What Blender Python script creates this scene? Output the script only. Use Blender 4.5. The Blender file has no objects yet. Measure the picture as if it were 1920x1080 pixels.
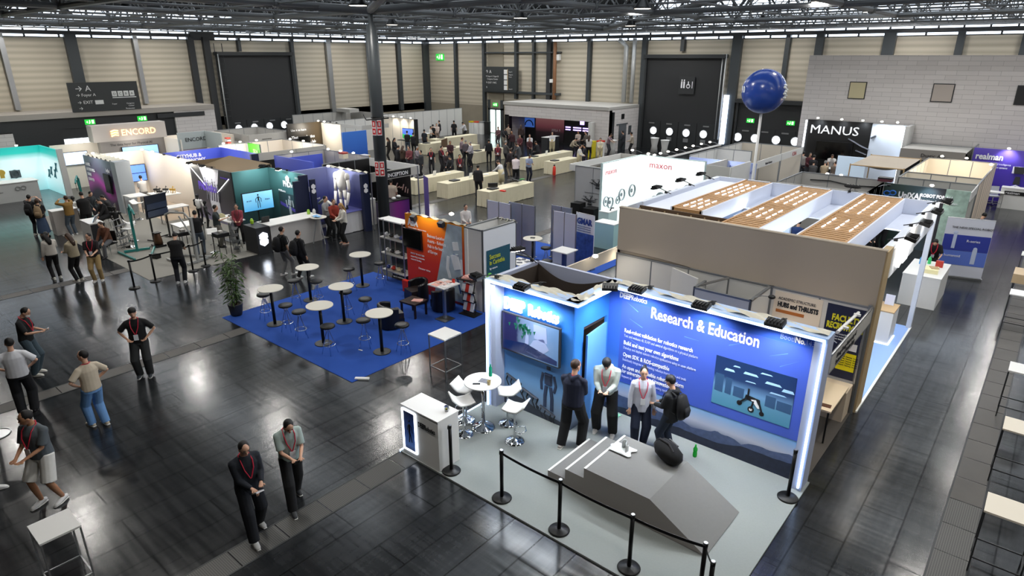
import bpy, math, random
from mathutils import Vector, Matrix
from math import sin, cos, pi, radians, atan2, sqrt
S = bpy.context.scene
COL = S.collection
random.seed(7)

# ---------------------------------------------------------------- camera
CAMZ = 7.25
cd = bpy.data.cameras.new('camera'); cam = bpy.data.objects.new('camera', cd); COL.objects.link(cam)
cam.location = (0, 0, CAMZ)
cam.rotation_euler = (radians(90 - 19.97), radians(0.0), radians(40.268))
cd.sensor_width = 36; cd.lens = 22.437; cd.clip_end = 300; cd.clip_start = .1
S.camera = cam
_F, _P, _Y = 1196.65, 0.348541686, -0.702812762
_f = Vector((sin(_Y)*cos(_P), cos(_Y)*cos(_P), -sin(_P))); _r = Vector((cos(_Y), -sin(_Y), 0)); _u = _r.cross(_f)
def at(px, py, z=0.0):
    """floor (or height z) point seen at a pixel of the 1920x1080 photograph"""
    d = _f + _r*((px-960)/_F) - _u*((py-540)/_F)
    t = (z-CAMZ)/d.z
    return Vector((d.x*t, d.y*t, z))
# ---------------------------------------------------------------- view, sky
S.view_settings.view_transform = 'Standard'; S.view_settings.look = 'None'
S.view_settings.exposure = 0.0; S.view_settings.gamma = 1.0; S.view_settings.use_curve_mapping = False
S.render.film_transparent = False
try:
    S.cycles.use_denoising = True; S.cycles.max_bounces = 6; S.cycles.diffuse_bounces = 3; S.cycles.glossy_bounces = 3
    S.cycles.transparent_max_bounces = 8; S.cycles.sample_clamp_indirect = 3.0; S.cycles.caustics_reflective = False; S.cycles.caustics_refractive = False
except Exception: pass
w = bpy.data.worlds.new('sky'); S.world = w; w.use_nodes = True
wn = w.node_tree; wn.nodes['Background'].inputs[0].default_value = (0.86, 0.93, 1.0, 1); wn.nodes['Background'].inputs[1].default_value = 3.9

LAMP_W = 185.0      # hanging hall lamps
LAMP_COL = (1.0, 0.965, 0.92)
def light(kind, name, loc, power, col=(1, 1, 1), size=.3, aim=None, spot=None, blend=.6, size_y=None):
    l = bpy.data.lights.new(name, kind); l.energy = power; l.color = col
    if kind == 'AREA':
        l.size = size
        if size_y: l.shape = 'RECTANGLE'; l.size_y = size_y
        else: l.shape = 'DISK'
    elif kind == 'SPOT':
        l.spot_size = radians(spot or 100); l.spot_blend = blend; l.shadow_soft_size = size
    else: l.shadow_soft_size = size
    o = bpy.data.objects.new(name, l); COL.objects.link(o); o.location = loc
    if aim is not None:
        o.rotation_euler = (Vector(aim)-Vector(loc)).to_track_quat('-Z', 'Y').to_euler()
    return o
def portal(x0, x1, y0, y1, z):
    o = light('AREA', 'roof_window_portal', ((x0+x1)/2, (y0+y1)/2, z), 1, size=x1-x0, size_y=y1-y0)
    o.data.cycles.is_portal = True
ROOF_OPEN = [(-51, 13, 13.4, 15.0), (-51, 13, 20.6, 22.6), (-51, 13, 28.4, 30.6), (-51, 13, 36.4, 38.6), (-51, 13, 44.2, 46.6)]
for q in ROOF_OPEN: portal(*q, 12.5)

# ---------------------------------------------------------------- materials
def lin(c):
    if isinstance(c, str):
        c = c.lstrip('#'); c = [int(c[i:i+2], 16)/255 for i in (0, 2, 4)]
        c = [v/12.92 if v <= .04045 else ((v+.055)/1.055)**2.4 for v in c]
    return (c[0], c[1], c[2], 1)
MATS = {}
def mat(name, col='#888888', rough=.5, metal=0.0, emit=None, es=0.0, var=0.0, vs=8.0, trans=0.0, bump=0.0, alpha=1.0, spec=None):
    if name in MATS: return MATS[name]
    m = bpy.data.materials.new(name); m.use_nodes = True; MATS[name] = m
    nt = m.node_tree; b = nt.nodes['Principled BSDF']
    c = lin(col); b.inputs['Base Color'].default_value = c
    b.inputs['Roughness'].default_value = rough; b.inputs['Metallic'].default_value = metal
    if trans: b.inputs['Transmission Weight'].default_value = trans; b.inputs['IOR'].default_value = 1.3
    if spec is not None: b.inputs['Specular IOR Level'].default_value = spec
    if alpha < 1: b.inputs['Alpha'].default_value = alpha
    if emit is not None:
        b.inputs['Emission Color'].default_value = lin(emit); b.inputs['Emission Strength'].default_value = es
    if var or bump:
        tc = nt.nodes.new('ShaderNodeTexCoord'); n = nt.nodes.new('ShaderNodeTexNoise'); n.inputs['Scale'].default_value = vs; n.inputs['Detail'].default_value = 4
        nt.links.new(tc.outputs['Object'], n.inputs['Vector'])
        if var:
            r = nt.nodes.new('ShaderNodeMapRange'); r.inputs[3].default_value = 1-var; r.inputs[4].default_value = 1+var
            nt.links.new(n.outputs['Fac'], r.inputs[0])
            x = nt.nodes.new('ShaderNodeVectorMath'); x.operation = 'SCALE'; x.inputs[0].default_value = c[:3]
            nt.links.new(r.outputs[0], x.inputs['Scale']); nt.links.new(x.outputs[0], b.inputs['Base Color'])
        if bump:
            bp = nt.nodes.new('ShaderNodeBump'); bp.inputs['Strength'].default_value = bump
            nt.links.new(n.outputs['Fac'], bp.inputs['Height']); nt.links.new(bp.outputs[0], b.inputs['Normal'])
    return m
def nodes(m): return m.node_tree, m.node_tree.nodes['Principled BSDF']
def gradmat(name, axis, a, b_, stops, rough=.45, emit=0.0, noise=0.0, coord='Object', ns=3.0):
    """printed colour gradient along an object axis between a and b_"""
    if name in MATS: return MATS[name]
    m = mat(name, '#ffffff', rough); nt, b = nodes(m)
    tc = nt.nodes.new('ShaderNodeTexCoord'); sx = nt.nodes.new('ShaderNodeSeparateXYZ'); nt.links.new(tc.outputs[coord], sx.inputs[0])
    mr = nt.nodes.new('ShaderNodeMapRange'); mr.inputs[1].default_value = a; mr.inputs[2].default_value = b_
    nt.links.new(sx.outputs['XYZ'.index(axis)], mr.inputs[0])
    fac = mr.outputs[0]
    if noise:
        n = nt.nodes.new('ShaderNodeTexNoise'); n.inputs['Scale'].default_value = ns; nt.links.new(tc.outputs[coord], n.inputs['Vector'])
        ad = nt.nodes.new('ShaderNodeMath'); ad.operation = 'MULTIPLY_ADD'; ad.inputs[1].default_value = noise
        nt.links.new(n.outputs['Fac'], ad.inputs[0]); nt.links.new(fac, ad.inputs[2]); fac = ad.outputs[0]
    cr = nt.nodes.new('ShaderNodeValToRGB'); nt.links.new(fac, cr.inputs[0])
    while len(cr.color_ramp.elements) < len(stops): cr.color_ramp.elements.new(.5)
    for e, (p, c) in zip(cr.color_ramp.elements, stops): e.position = p; e.color = lin(c)
    nt.links.new(cr.outputs[0], b.inputs['Base Color'])
    if emit:
        nt.links.new(cr.outputs[0], b.inputs['Emission Color']); b.inputs['Emission Strength'].default_value = emit
    return m
def wavemat(name, c1, c2, scale, rough=.6, axis='Z', metal=0.0, dist=0.0, sharp=None, bump=0.0):
    if name in MATS: return MATS[name]
    m = mat(name, c1, rough, metal); nt, b = nodes(m)
    tc = nt.nodes.new('ShaderNodeTexCoord'); wv = nt.nodes.new('ShaderNodeTexWave'); wv.bands_direction = axis
    wv.inputs['Scale'].default_value = scale; wv.inputs['Distortion'].default_value = dist
    nt.links.new(tc.outputs['Object'], wv.inputs['Vector'])
    cr = nt.nodes.new('ShaderNodeValToRGB'); cr.color_ramp.elements[0].color = lin(c2); cr.color_ramp.elements[1].color = lin(c1)
    if sharp: cr.color_ramp.elements[1].position = sharp
    nt.links.new(wv.outputs['Fac'], cr.inputs[0]); nt.links.new(cr.outputs[0], b.inputs['Base Color'])
    if bump:
        bp = nt.nodes.new('ShaderNodeBump'); bp.inputs['Strength'].default_value = bump
        nt.links.new(wv.outputs['Fac'], bp.inputs['Height']); nt.links.new(bp.outputs[0], b.inputs['Normal'])
    return m
def brickmat(name, c1, c2, mortar, bw, bh, ms=.01, rough=.8, axes='XZ'):
    if name in MATS: return MATS[name]
    m = mat(name, c1, rough); nt, b = nodes(m)
    tc = nt.nodes.new('ShaderNodeTexCoord'); sx = nt.nodes.new('ShaderNodeSeparateXYZ'); cx = nt.nodes.new('ShaderNodeCombineXYZ')
    nt.links.new(tc.outputs['Object'], sx.inputs[0])
    if axes == 'ANY':
        ad = nt.nodes.new('ShaderNodeMath'); ad.operation = 'ADD'; nt.links.new(sx.outputs[0], ad.inputs[0]); nt.links.new(sx.outputs[1], ad.inputs[1])
        nt.links.new(ad.outputs[0], cx.inputs[0]); nt.links.new(sx.outputs[2], cx.inputs[1])
    else:
        nt.links.new(sx.outputs['XYZ'.index(axes[0])], cx.inputs[0]); nt.links.new(sx.outputs['XYZ'.index(axes[1])], cx.inputs[1])
    br = nt.nodes.new('ShaderNodeTexBrick'); nt.links.new(cx.outputs[0], br.inputs['Vector'])
    br.inputs['Color1'].default_value = lin(c1); br.inputs['Color2'].default_value = lin(c2); br.inputs['Mortar'].default_value = lin(mortar)
    br.inputs['Scale'].default_value = 1; br.inputs['Brick Width'].default_value = bw; br.inputs['Row Height'].default_value = bh; br.inputs['Mortar Size'].default_value = ms
    nt.links.new(br.outputs['Color'], b.inputs['Base Color'])
    return m

M = {}
M['white'] = mat('white_laminate', '#e9e9e6', .4)
M['panelwhite'] = mat('white_panel', '#d9d9d6', .5, var=.03, vs=3)
M['panelback'] = mat('grey_white_panel', '#b9b7b2', .6, var=.04, vs=2)
M['alu'] = mat('aluminium', '#a9abad', .35, .9)
M['aludull'] = mat('aluminium_profile', '#8d9092', .45, .6)
M['steel'] = mat('brushed_steel', '#b5b7b8', .3, 1)
M['chrome'] = mat('chrome', '#e6e8ea', .08, 1)
M['black'] = mat('black_plastic', '#0b0b0c', .45)
M['blackmetal'] = mat('black_powder_coat', '#101112', .42, .2)
M['blackfabric'] = mat('black_fabric', '#0c0c0e', .95, var=.2, vs=40)
M['darkgrey'] = mat('dark_grey_paint', '#2c2e30', .5)
M['pillar'] = mat('grey_column_paint', '#3b4043', .38)
M['trussmat'] = mat('grey_truss_paint', '#6f7274', .5)
M['roof'] = wavemat('dark_roof_deck', '#3a3b3c', '#222324', 1.6, .7, 'X')
M['blockwhite'] = brickmat('white_block_wall', '#dcd7d4', '#d3cecb', '#aca7a4', 1.0, .25, .008, .85, 'ANY')
M['concrete'] = mat('beige_concrete', '#8f8777', .85, var=.12, vs=1.5)
M['shutter'] = wavemat('dark_roller_shutter', '#2a2c2e', '#1c1d1f', 9, .55, 'Z')
M['darkdoor'] = mat('anthracite_door', '#25282a', .5, var=.08, vs=1)
M['sheet'] = mat('beige_stretch_fabric', '#b5aa9b', .9, var=.05, vs=1.2)
M['dirtyfab'] = mat('crumpled_cream_fabric', '#d2cfc0', .9, var=.12, vs=9, bump=.3)
M['tan'] = mat('tan_card', '#b59a74', .8)
M['led'] = mat('white_led_strip', '#ffffff', .4, emit='#eaf2ff', es=4.5)
M['ledblue'] = mat('blue_white_led_strip', '#ffffff', .4, emit='#b4d2ff', es=3.6)
M['lampface'] = mat('lamp_face', '#ffffff', .4, emit='#fff1dc', es=9)
M['flood'] = mat('flood_lamp_face', '#ffffff', .4, emit='#fff3e0', es=14)
M['lampshade'] = mat('lamp_housing', '#26282a', .4, .3)
M['red'] = mat('red_print', '#d8341f', .5)
M['yellow'] = mat('yellow_print', '#f2e300', .5)
M['navyprint'] = mat('navy_print', '#141d3d', .5)
M['whiteprint'] = mat('white_print', '#f6f7fb', .5)
M['blackprint'] = mat('black_print', '#15161a', .5)
M['greenbottle'] = mat('green_bottle_plastic', '#2fd24a', .15, trans=.4)
M['tealbottle'] = mat('teal_bottle_plastic', '#2fd2a0', .15, trans=.4)
M['cloth'] = mat('cream_tablecloth', '#d8d0b4', .85, var=.05, vs=5)
M['glasswin'] = mat('window_glass', '#e8f4ff', .05, trans=1.0)
M['skin1'] = mat('light_skin', '#d3a68b', .55)
M['skin2'] = mat('tan_skin', '#b88767', .55)
M['skin3'] = mat('brown_skin', '#6f4a36', .55)
M['hairblack'] = mat('black_hair', '#0d0b0a', .6)
M['hairbrown'] = mat('brown_hair', '#3a2618', .6)
M['hairgrey'] = mat('grey_hair', '#8c8a86', .7)
M['hairblond'] = mat('blond_hair', '#b08a50', .6)
M['lanyard'] = mat('red_lanyard', '#c4203c', .6)
M['badge'] = mat('white_badge', '#e8ecf2', .4)
M['screenoff'] = mat('dark_screen', '#050607', .15)
M['wood'] = wavemat('slatted_wood', '#bd9564', '#8a6540', 3.2, .55, 'Y', sharp=.6)
M['woodplain'] = mat('pale_wood', '#bb9263', .6, var=.12, vs=6)
def cmat(hexc, rough=.85):
    return mat('cloth_'+hexc.strip('#'), hexc, rough, var=.07, vs=14)
def pmat(hexc, rough=.5):
    return mat('paint_'+hexc.strip('#'), hexc, rough)

# ---------------------------------------------------------------- geometry collector
class G:
    def __init__(s): s.v = []; s.f = []; s.m = []; s.cm = 0
    def add(s, vs, fs, m=None):
        b = len(s.v); s.v += [tuple(x) for x in vs]; s.f += [tuple(i+b for i in f) for f in fs]; s.m += [s.cm if m is None else m]*len(fs); return s
    def box(s, c, d, rz=0.0, m=None, rx=0.0, ry=0.0, taper=1.0):
        hx, hy, hz = d[0]/2, d[1]/2, d[2]/2; R = Matrix.Rotation(rz, 3, 'Z') @ Matrix.Rotation(ry, 3, 'Y') @ Matrix.Rotation(rx, 3, 'X')
        vs = []
        for sz in (-1, 1):
            t = taper if sz > 0 else 1
            for sx, sy in ((-1, -1), (1, -1), (1, 1), (-1, 1)): vs.append(Vector(c)+R @ Vector((sx*hx*t, sy*hy*t, sz*hz)))
        return s.add(vs, [(3, 2, 1, 0), (4, 5, 6, 7), (0, 1, 5, 4), (1, 2, 6, 5), (2, 3, 7, 6), (3, 0, 4, 7)], m)
    def bb(s, x0, x1, y0, y1, z0, z1, m=None): return s.box(((x0+x1)/2, (y0+y1)/2, (z0+z1)/2), (abs(x1-x0), abs(y1-y0), abs(z1-z0)), m=m)
    def tube(s, pts, r, n=8, m=None, closed=False, flat=1.0):
        pts = [Vector(p) for p in pts]; k = len(pts); rs = r if isinstance(r, (list, tuple)) else [r]*k
        b = len(s.v); ref = None; vs = []
        for i, p in enumerate(pts):
            if closed: d = pts[(i+1) % k]-pts[i-1]
            else: d = pts[min(i+1, k-1)]-pts[max(i-1, 0)]
            if d.length < 1e-9: d = Vector((0, 0, 1))
            d.normalize()
            if ref is None: ref = Vector((0, 0, 1)) if abs(d.z) < .9 else Vector((0, 1, 0))
            a = d.cross(ref)
            if a.length < 1e-4: a = d.cross(Vector((1, 0, 0)))
            a.normalize(); c = a.cross(d).normalized(); ref = c
            rr = rs[i]; ra, rb = (rr if isinstance(rr, (list, tuple)) else (rr, rr*flat))
            for j in range(n):
                t = 2*pi*j/n; vs.append(p+a*(cos(t)*ra)+c*(sin(t)*rb))
        fs = []
        for i in range(k if closed else k-1):
            for j in range(n):
                i2 = (i+1) % k; fs.append((i*n+j, i*n+(j+1) % n, i2*n+(j+1) % n, i2*n+j))
        if not closed: fs.append(tuple(range(n-1, -1, -1))); fs.append(tuple((k-1)*n+j for j in range(n)))
        return s.add(vs, fs, m)
    def cyl(s, p, q, r, r2=None, n=16, m=None): return s.tube([p, q], [r, r if r2 is None else r2], n, m)
    def lathe(s, prof, c=(0, 0, 0), n=24, m=None):
        vs = []; k = len(prof)
        for r, z in prof:
            for j in range(n): t = 2*pi*j/n; vs.append((c[0]+r*cos(t), c[1]+r*sin(t), c[2]+z))
        fs = [(i*n+j, i*n+(j+1) % n, (i+1)*n+(j+1) % n, (i+1)*n+j) for i in range(k-1) for j in range(n)]
        fs += [tuple(range(n-1, -1, -1)), tuple((k-1)*n+j for j in range(n))]
        return s.add(vs, fs, m)
    def ell(s, c, r, n=12, k=8, m=None, R=None):
        vs = []; c = Vector(c)
        for i in range(k+1):
            ph = -pi/2+pi*i/k
            if i in (0, k): ph = -pi/2*.985 if i == 0 else pi/2*.985
            for j in range(n):
                t = 2*pi*j/n; p = Vector((r[0]*cos(ph)*cos(t), r[1]*cos(ph)*sin(t), r[2]*sin(ph)))
                vs.append(c+(R @ p if R else p))
        fs = [(i*n+j, i*n+(j+1) % n, (i+1)*n+(j+1) % n, (i+1)*n+j) for i in range(k) for j in range(n)]
        fs += [tuple(range(n-1, -1, -1)), tuple(k*n+j for j in range(n))]
        return s.add(vs, fs, m)
    def prism(s, poly, o, u, v, t, m=None):
        """polygon in plane (origin o, axes u, v), thickened by t along u x v"""
        o, u, v = Vector(o), Vector(u), Vector(v); nrm = u.cross(v).normalized()*t; k = len(poly)
        a = sum(poly[i][0]*poly[(i+1) % k][1]-poly[(i+1) % k][0]*poly[i][1] for i in range(k))
        if a < 0: poly = poly[::-1]
        A = [o+u*p[0]+v*p[1] for p in poly]; B = [p+nrm for p in A]
        return s.add(A+B, [tuple(range(k-1, -1, -1)), tuple(range(k, 2*k))]+[(i, (i+1) % k, k+(i+1) % k, k+i) for i in range(k)], m)
    def sheet(s, fn, nu, nv, m=None):
        vs = [fn(i/nu, j/nv) for j in range(nv+1) for i in range(nu+1)]
        return s.add(vs, [(j*(nu+1)+i, j*(nu+1)+i+1, (j+1)*(nu+1)+i+1, (j+1)*(nu+1)+i) for j in range(nv) for i in range(nu)], m)
    def mesh(s, name, mats, smooth=False):
        me = bpy.data.meshes.new(name); me.from_pydata(s.v, [], s.f)
        for x in (mats if isinstance(mats, (list, tuple)) else [mats]): me.materials.append(x)
        me.polygons.foreach_set('material_index', s.m)
        if smooth: me.polygons.foreach_set('use_smooth', [True]*len(s.f))
        me.update(); return me
NAMES = {}
def obj(name, g, mats, parent=None, loc=None, rz=0.0, smooth=False, label=None, world=False):
    me = g.mesh(name, mats, smooth) if isinstance(g, G) else g
    o = bpy.data.objects.new(name, me); COL.objects.link(o)
    if parent is not None:
        o.parent = parent
        if world:
            p = parent; off = Vector((0, 0, 0))
            while p is not None: off += p.location; p = p.parent
            o.location = -off
    if loc is not None: o.location = loc
    if rz: o.rotation_euler = (0, 0, rz)
    if label: o['label'] = label
    return o
def tag(o, label=None, cat=None, group=None, kind=None):
    if label: o['label'] = label
    if cat: o['category'] = cat
    if group: o['group'] = group
    if kind: o['kind'] = kind
    return o
def thing(name, label, cat, loc=(0, 0, 0), rz=0.0, group=None):
    o = bpy.data.objects.new(name, None); COL.objects.link(o); o.empty_display_size = .1
    o.location = loc; o.rotation_euler = (0, 0, rz); return tag(o, label, cat, group)
def struct(name, g, mats, smooth=False):
    return tag(obj(name, g, mats, smooth=smooth), kind='structure')
def dup(root, loc, rz=None, label=None, group=None):
    r = root.copy(); COL.objects.link(r); r.location = loc
    if rz is not None: r.rotation_euler = (0, 0, rz)
    if label: r['label'] = label
    if group: r['group'] = group
    for ch in list(root.children):
        c = ch.copy(); COL.objects.link(c); c.parent = r
        for gch in list(ch.children):
            d = gch.copy(); COL.objects.link(d); d.parent = c
    return r
BOLD = .018
def text(s, o, u, size, m, parent=None, name='lettering', up=(0, 0, 1), ext=.004, bold=0.0, align='LEFT', world=True, sx=1.0):
    cu = bpy.data.curves.new(name, 'FONT'); cu.body = s; cu.size = size; cu.extrude = ext; cu.offset = bold*size; cu.align_x = align
    cu.resolution_u = 2; cu.materials.append(m)
    t = bpy.data.objects.new(name, cu); COL.objects.link(t)
    u, up = Vector(u).normalized(), Vector(up).normalized(); n = u.cross(up)
    R = Matrix((u, up, n)).transposed().to_4x4()
    if parent is not None: t.parent = parent
    off = Vector((0, 0, 0))
    if parent is not None and world:
        p = parent
        while p is not None: off += p.location; p = p.parent
    t.matrix_local = Matrix.Translation(Vector(o)-off) @ R @ Matrix.Diagonal((sx, 1, 1, 1))
    return t
# ================================================================ HALL
XL, YF, ZW = -53.2, 48.95, 8.45
X1, Y1 = 15.0, -10.0
fm = mat('polished_dark_floor', '#2a2c2d', .3); nt, b = nodes(fm); b.inputs['IOR'].default_value = 1.7
tc = nt.nodes.new('ShaderNodeTexCoord')
def nn(t, **k):
    n = nt.nodes.new(t)
    for a, v in k.items(): n.inputs[a].default_value = v
    return n
br = nn('ShaderNodeTexBrick', Scale=1.0); br.inputs['Brick Width'].default_value = 2.4; br.inputs['Row Height'].default_value = .62; br.inputs['Mortar Size'].default_value = .016; br.inputs['Mortar Smooth'].default_value = .4
br.inputs['Color1'].default_value = (1, 1, 1, 1); br.inputs['Color2'].default_value = (.86, .86, .87, 1); br.inputs['Mortar'].default_value = (.45, .45, .45, 1)
mpg = nn('ShaderNodeMapping'); mpg.inputs['Rotation'].default_value = (0, 0, pi/2); nt.links.new(tc.outputs['Object'], mpg.inputs[0]); nt.links.new(mpg.outputs[0], br.inputs[0])
n1 = nn('ShaderNodeTexNoise', Scale=.35, Detail=6, Roughness=.6); nt.links.new(tc.outputs['Object'], n1.inputs[0])
mp2 = nn('ShaderNodeMapping'); mp2.inputs['Scale'].default_value = (.25, 5, 1); mp2.inputs['Rotation'].default_value = (0, 0, .5); nt.links.new(tc.outputs['Object'], mp2.inputs[0])
n2 = nn('ShaderNodeTexNoise', Scale=2.0, Detail=8, Roughness=.7); nt.links.new(mp2.outputs[0], n2.inputs[0])
mp3 = nn('ShaderNodeMapping'); mp3.inputs['Scale'].default_value = (4, .3, 1); mp3.inputs['Rotation'].default_value = (0, 0, -.35); nt.links.new(tc.outputs['Object'], mp3.inputs[0])
n3 = nn('ShaderNodeTexNoise', Scale=1.6, Detail=8, Roughness=.75); nt.links.new(mp3.outputs[0], n3.inputs[0])
def ramp(inp, a, ca, b_, cb):
    r = nt.nodes.new('ShaderNodeValToRGB'); r.color_ramp.elements[0].position = a; r.color_ramp.elements[0].color = (ca,)*3+(1,)
    r.color_ramp.elements[1].position = b_; r.color_ramp.elements[1].color = (cb,)*3+(1,); nt.links.new(inp, r.inputs[0]); return r.outputs[0]
def mul(a, c):
    x = nt.nodes.new('ShaderNodeMix'); x.data_type = 'RGBA'; x.blend_type = 'MULTIPLY'; x.inputs['Factor'].default_value = 1
    nt.links.new(a, x.inputs['A']); nt.links.new(c, x.inputs['B']); return x.outputs['Result']
base = nt.nodes.new('ShaderNodeRGB'); base.outputs[0].default_value = (.02, .022, .024, 1)
c = mul(base.outputs[0], br.outputs['Color']); c = mul(c, ramp(n1.outputs['Fac'], .3, .75, .75, 1.25)); c = mul(c, ramp(n2.outputs['Fac'], .4, .88, .78, 1.25)); c = mul(c, ramp(n3.outputs['Fac'], .45, .92, .8, 1.3))
nt.links.new(c, b.inputs['Base Color'])
nt.links.new(ramp(n2.outputs['Fac'], .3, .15, .75, .25), b.inputs['Roughness'])
sp = mul(mul(ramp(n2.outputs['Fac'], .38, .32, .66, .5), ramp(n3.outputs['Fac'], .38, .7, .64, 1.1)), mul(br.outputs['Color'], ramp(n1.outputs['Fac'], .35, .6, .65, 1.1))); nt.links.new(sp, b.inputs['Specular IOR Level'])
bp = nt.nodes.new('ShaderNodeBump'); bp.inputs['Strength'].default_value = .012; bp.inputs['Distance'].default_value = .03
nt.links.new(n3.outputs['Fac'], bp.inputs['Height']); nt.links.new(bp.outputs[0], b.inputs['Normal'])
g = G(); g.bb(XL-1, X1, Y1, YF+1, -.3, 0); struct('floor', g, fm)

# service trench covers let into the floor
gm = mat('chequered_trench_plate', '#4b4b49', .45, .3); nt, b = nodes(gm)
tc = nt.nodes.new('ShaderNodeTexCoord'); chk = nt.nodes.new('ShaderNodeTexChecker'); chk.inputs['Scale'].default_value = 46
mm = nt.nodes.new('ShaderNodeMapping'); mm.inputs['Rotation'].default_value = (0, 0, pi/4); nt.links.new(tc.outputs['Object'], mm.inputs[0]); nt.links.new(mm.outputs[0], chk.inputs[0])
chk.inputs['Color1'].default_value = lin('#5b5a57'); chk.inputs['Color2'].default_value = lin('#3a3a38'); nt.links.new(chk.outputs[0], b.inputs['Base Color'])
plain = mat('concrete_trench_plate', '#55524e', .6, var=.15, vs=2)
for i, (x0, x1) in enumerate(((-.13, .33), (-8.5, -8.04), (-16.62, -16.2), (-24.95, -24.5))):
    g = G(); y = -4.0
    while y < (46 if i != 1 else 6.6):
        g.bb(x0, x1, y, y+.78, 0, .004, m=0 if (y < 12 if i == 0 else i == 1) else 1); y += .8
    g.bb(x0-.03, x0, -4, y, 0, .006, 2); g.bb(x1, x1+.03, -4, y, 0, .006, 2)
    struct('floor_trench_cover', g, [gm, plain, M['darkgrey']])

# perimeter walls: horizontal sheeting bays with beige concrete plinth
sheetm = wavemat('beige_wall_sheeting', '#c4bcaa', '#aea694', .8, .5, 'Z', bump=.12)
nt, b = nodes(sheetm)
g = G(); g.bb(XL-.4, XL, Y1, YF+.4, 1.9, ZW, 0); g.bb(XL-.4, XL, Y1, YF+.4, 0, 1.9+.7, 1); struct('wall_left', g, [sheetm, M['concrete']])
g = G(); g.bb(XL, X1, YF, YF+.4, 2.6, ZW, 0); g.bb(XL, X1, YF, YF+.4, 0, 2.6, 1); struct('wall_back', g, [sheetm, M['concrete']])
g = G(); g.bb(X1, X1+.4, Y1, YF+.4, 0, 12.6); struct('wall_right', g, M['concrete'])
g = G(); g.bb(XL-.4, X1+.4, Y1-.4, Y1, 0, 12.6); struct('wall_front', g, M['concrete'])
# steel posts on the walls
def wallpost(side, c, w_, d, z0, z1, m, name='trim_post'):
    g = G()
    if side == 'L': g.bb(XL, XL+d, c-w_/2, c+w_/2, z0, z1)
    else: g.bb(c-w_/2, c+w_/2, YF-d, YF, z0, z1)
    struct(name, g, m)
for y, w_, m, z0 in ((12.2, .3, 'alu', 3.9), (16.1, .7, 'pillar', 3.9), (20.2, .3, 'alu', 3.9), (24.2, .45, 'darkgrey', 0), (25.4, .5, 'darkgrey', 0), (28.1, .25, 'pillar', 7.6), (32.9, .3, 'pillar', 2), (36.6, .45, 'alu', 2), (41.2, .45, 'alu', 2), (44.9, .45, 'pillar', 2), (48.6, .8, 'pillar', 0), (4, .4, 'pillar', 3.9), (-4, .4, 'pillar', 3.9)):
    wallpost('L', y, w_, .32, z0, ZW+.2, M[m])
for x, w_, m, z0 in ((-48.8, .3, 'pillar', 2), (-44.9, .3, 'pillar', 0), (-40.8, .28, 'pillar', 3.4), (-38.7, .22, 'pillar', 3.4), (-36.9, .45, 'darkgrey', 3.4), (-32.6, .32, 'pillar', 3.4), (-27.3, .4, 'pillar', 0), (-24, .3, 'pillar', 7.6), (-19.7, .7, 'pillar', 0), (-16.1, .3, 'pillar', 4), (-14.0, .5, 'pillar', 6), (-9.8, .7, 'pillar', 6), (-6.0, .4, 'pillar', 6), (-2.8, .5, 'pillar', 6), (1.5, .5, 'pillar', 6)):
    wallpost('F', x, w_, .32, z0, ZW+.2, M[m])
pipem = mat('galvanised_pipe', '#b8bab9', .4, .3)
def pipe(pts, r, label, cat='pipe', m=pipem, name='wall_pipe', n=10):
    g = G(); g.tube(pts, r, n); return tag(obj(name, g, m, smooth=True), label, cat)
pipe([(-36.15, 48.6, 8.4), (-36.15, 48.6, 3.4)], .16, 'rust-brown vertical pipe on the far wall beside the grey wall box', m=mat('rust_brown_pipe', '#8a6142', .6))
pipe([(-29.6, 48.6, 8.5), (-28.9, 48.6, 8.0), (-28.9, 48.6, 3.6)], .2, 'left one of the two silver downpipes beside the far dark shutter')
pipe([(-28.15, 48.6, 8.6), (-28.15, 48.6, 3.6)], .17, 'right one of the two silver downpipes beside the far dark shutter')
pipe([(-.9, 48.5, 10.2), (-.9, 48.5, 8.3), (1.1, 48.5, 7.2)], .28, 'kinked silver air duct above the tall white block wall', 'duct')
pipe([(-20.6, 48.55, 7.4), (-20.6, 48.55, 1.2)], .06, 'thin silver pipe beside the far dark shutter', name='wall_pipe')
pipe([(-20.35, 48.55, 7.4), (-20.35, 48.55, 1.2)], .06, 'second thin silver pipe, nearest the tall bright slot window', name='wall_pipe')
pipe([(-52.5, 25.95, 7.4), (-52.5, 25.95, 1.0)], .05, 'thin pale pipe down the left edge of the left-wall shutter', name='wall_pipe')
# ladder tracks on the left wall
g = G()
for z in range(12): g.cyl((-52.7, 25.8, 2.6+z*.45), (-52.7, 26.5, 2.6+z*.45), .02, n=6)
g.cyl((-52.7, 26.5, 2), (-52.7, 26.5, 8.2), .03, n=6); g.cyl((-52.7, 25.85, 2), (-52.7, 25.85, 8.2), .03, n=6)
tag(obj('wall_ladder', g, M['darkgrey']), 'dark steel cat ladder fixed to the left wall beside the shutter', 'ladder')
g = G(); g.bb(-36.0, -35.7, 48.6, 48.9, 6.9, 7.4); tag(obj('junction_box', g, M['white']), 'small white junction box high beside the rust-brown pipe', 'junction box')
g = G(); g.bb(-36.5, -36.2, 48.3, 48.6, 5.0, 5.3); tag(obj('junction_box', g, M['white']), 'lower small white junction box on the rust-brown pipe', 'junction box')
g = G(); g.bb(1.4, 1.9, 48.3, 48.6, 7.3, 8.0); tag(obj('junction_box', g, M['white']), 'white box beside the kinked silver duct above the block wall', 'junction box')

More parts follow.
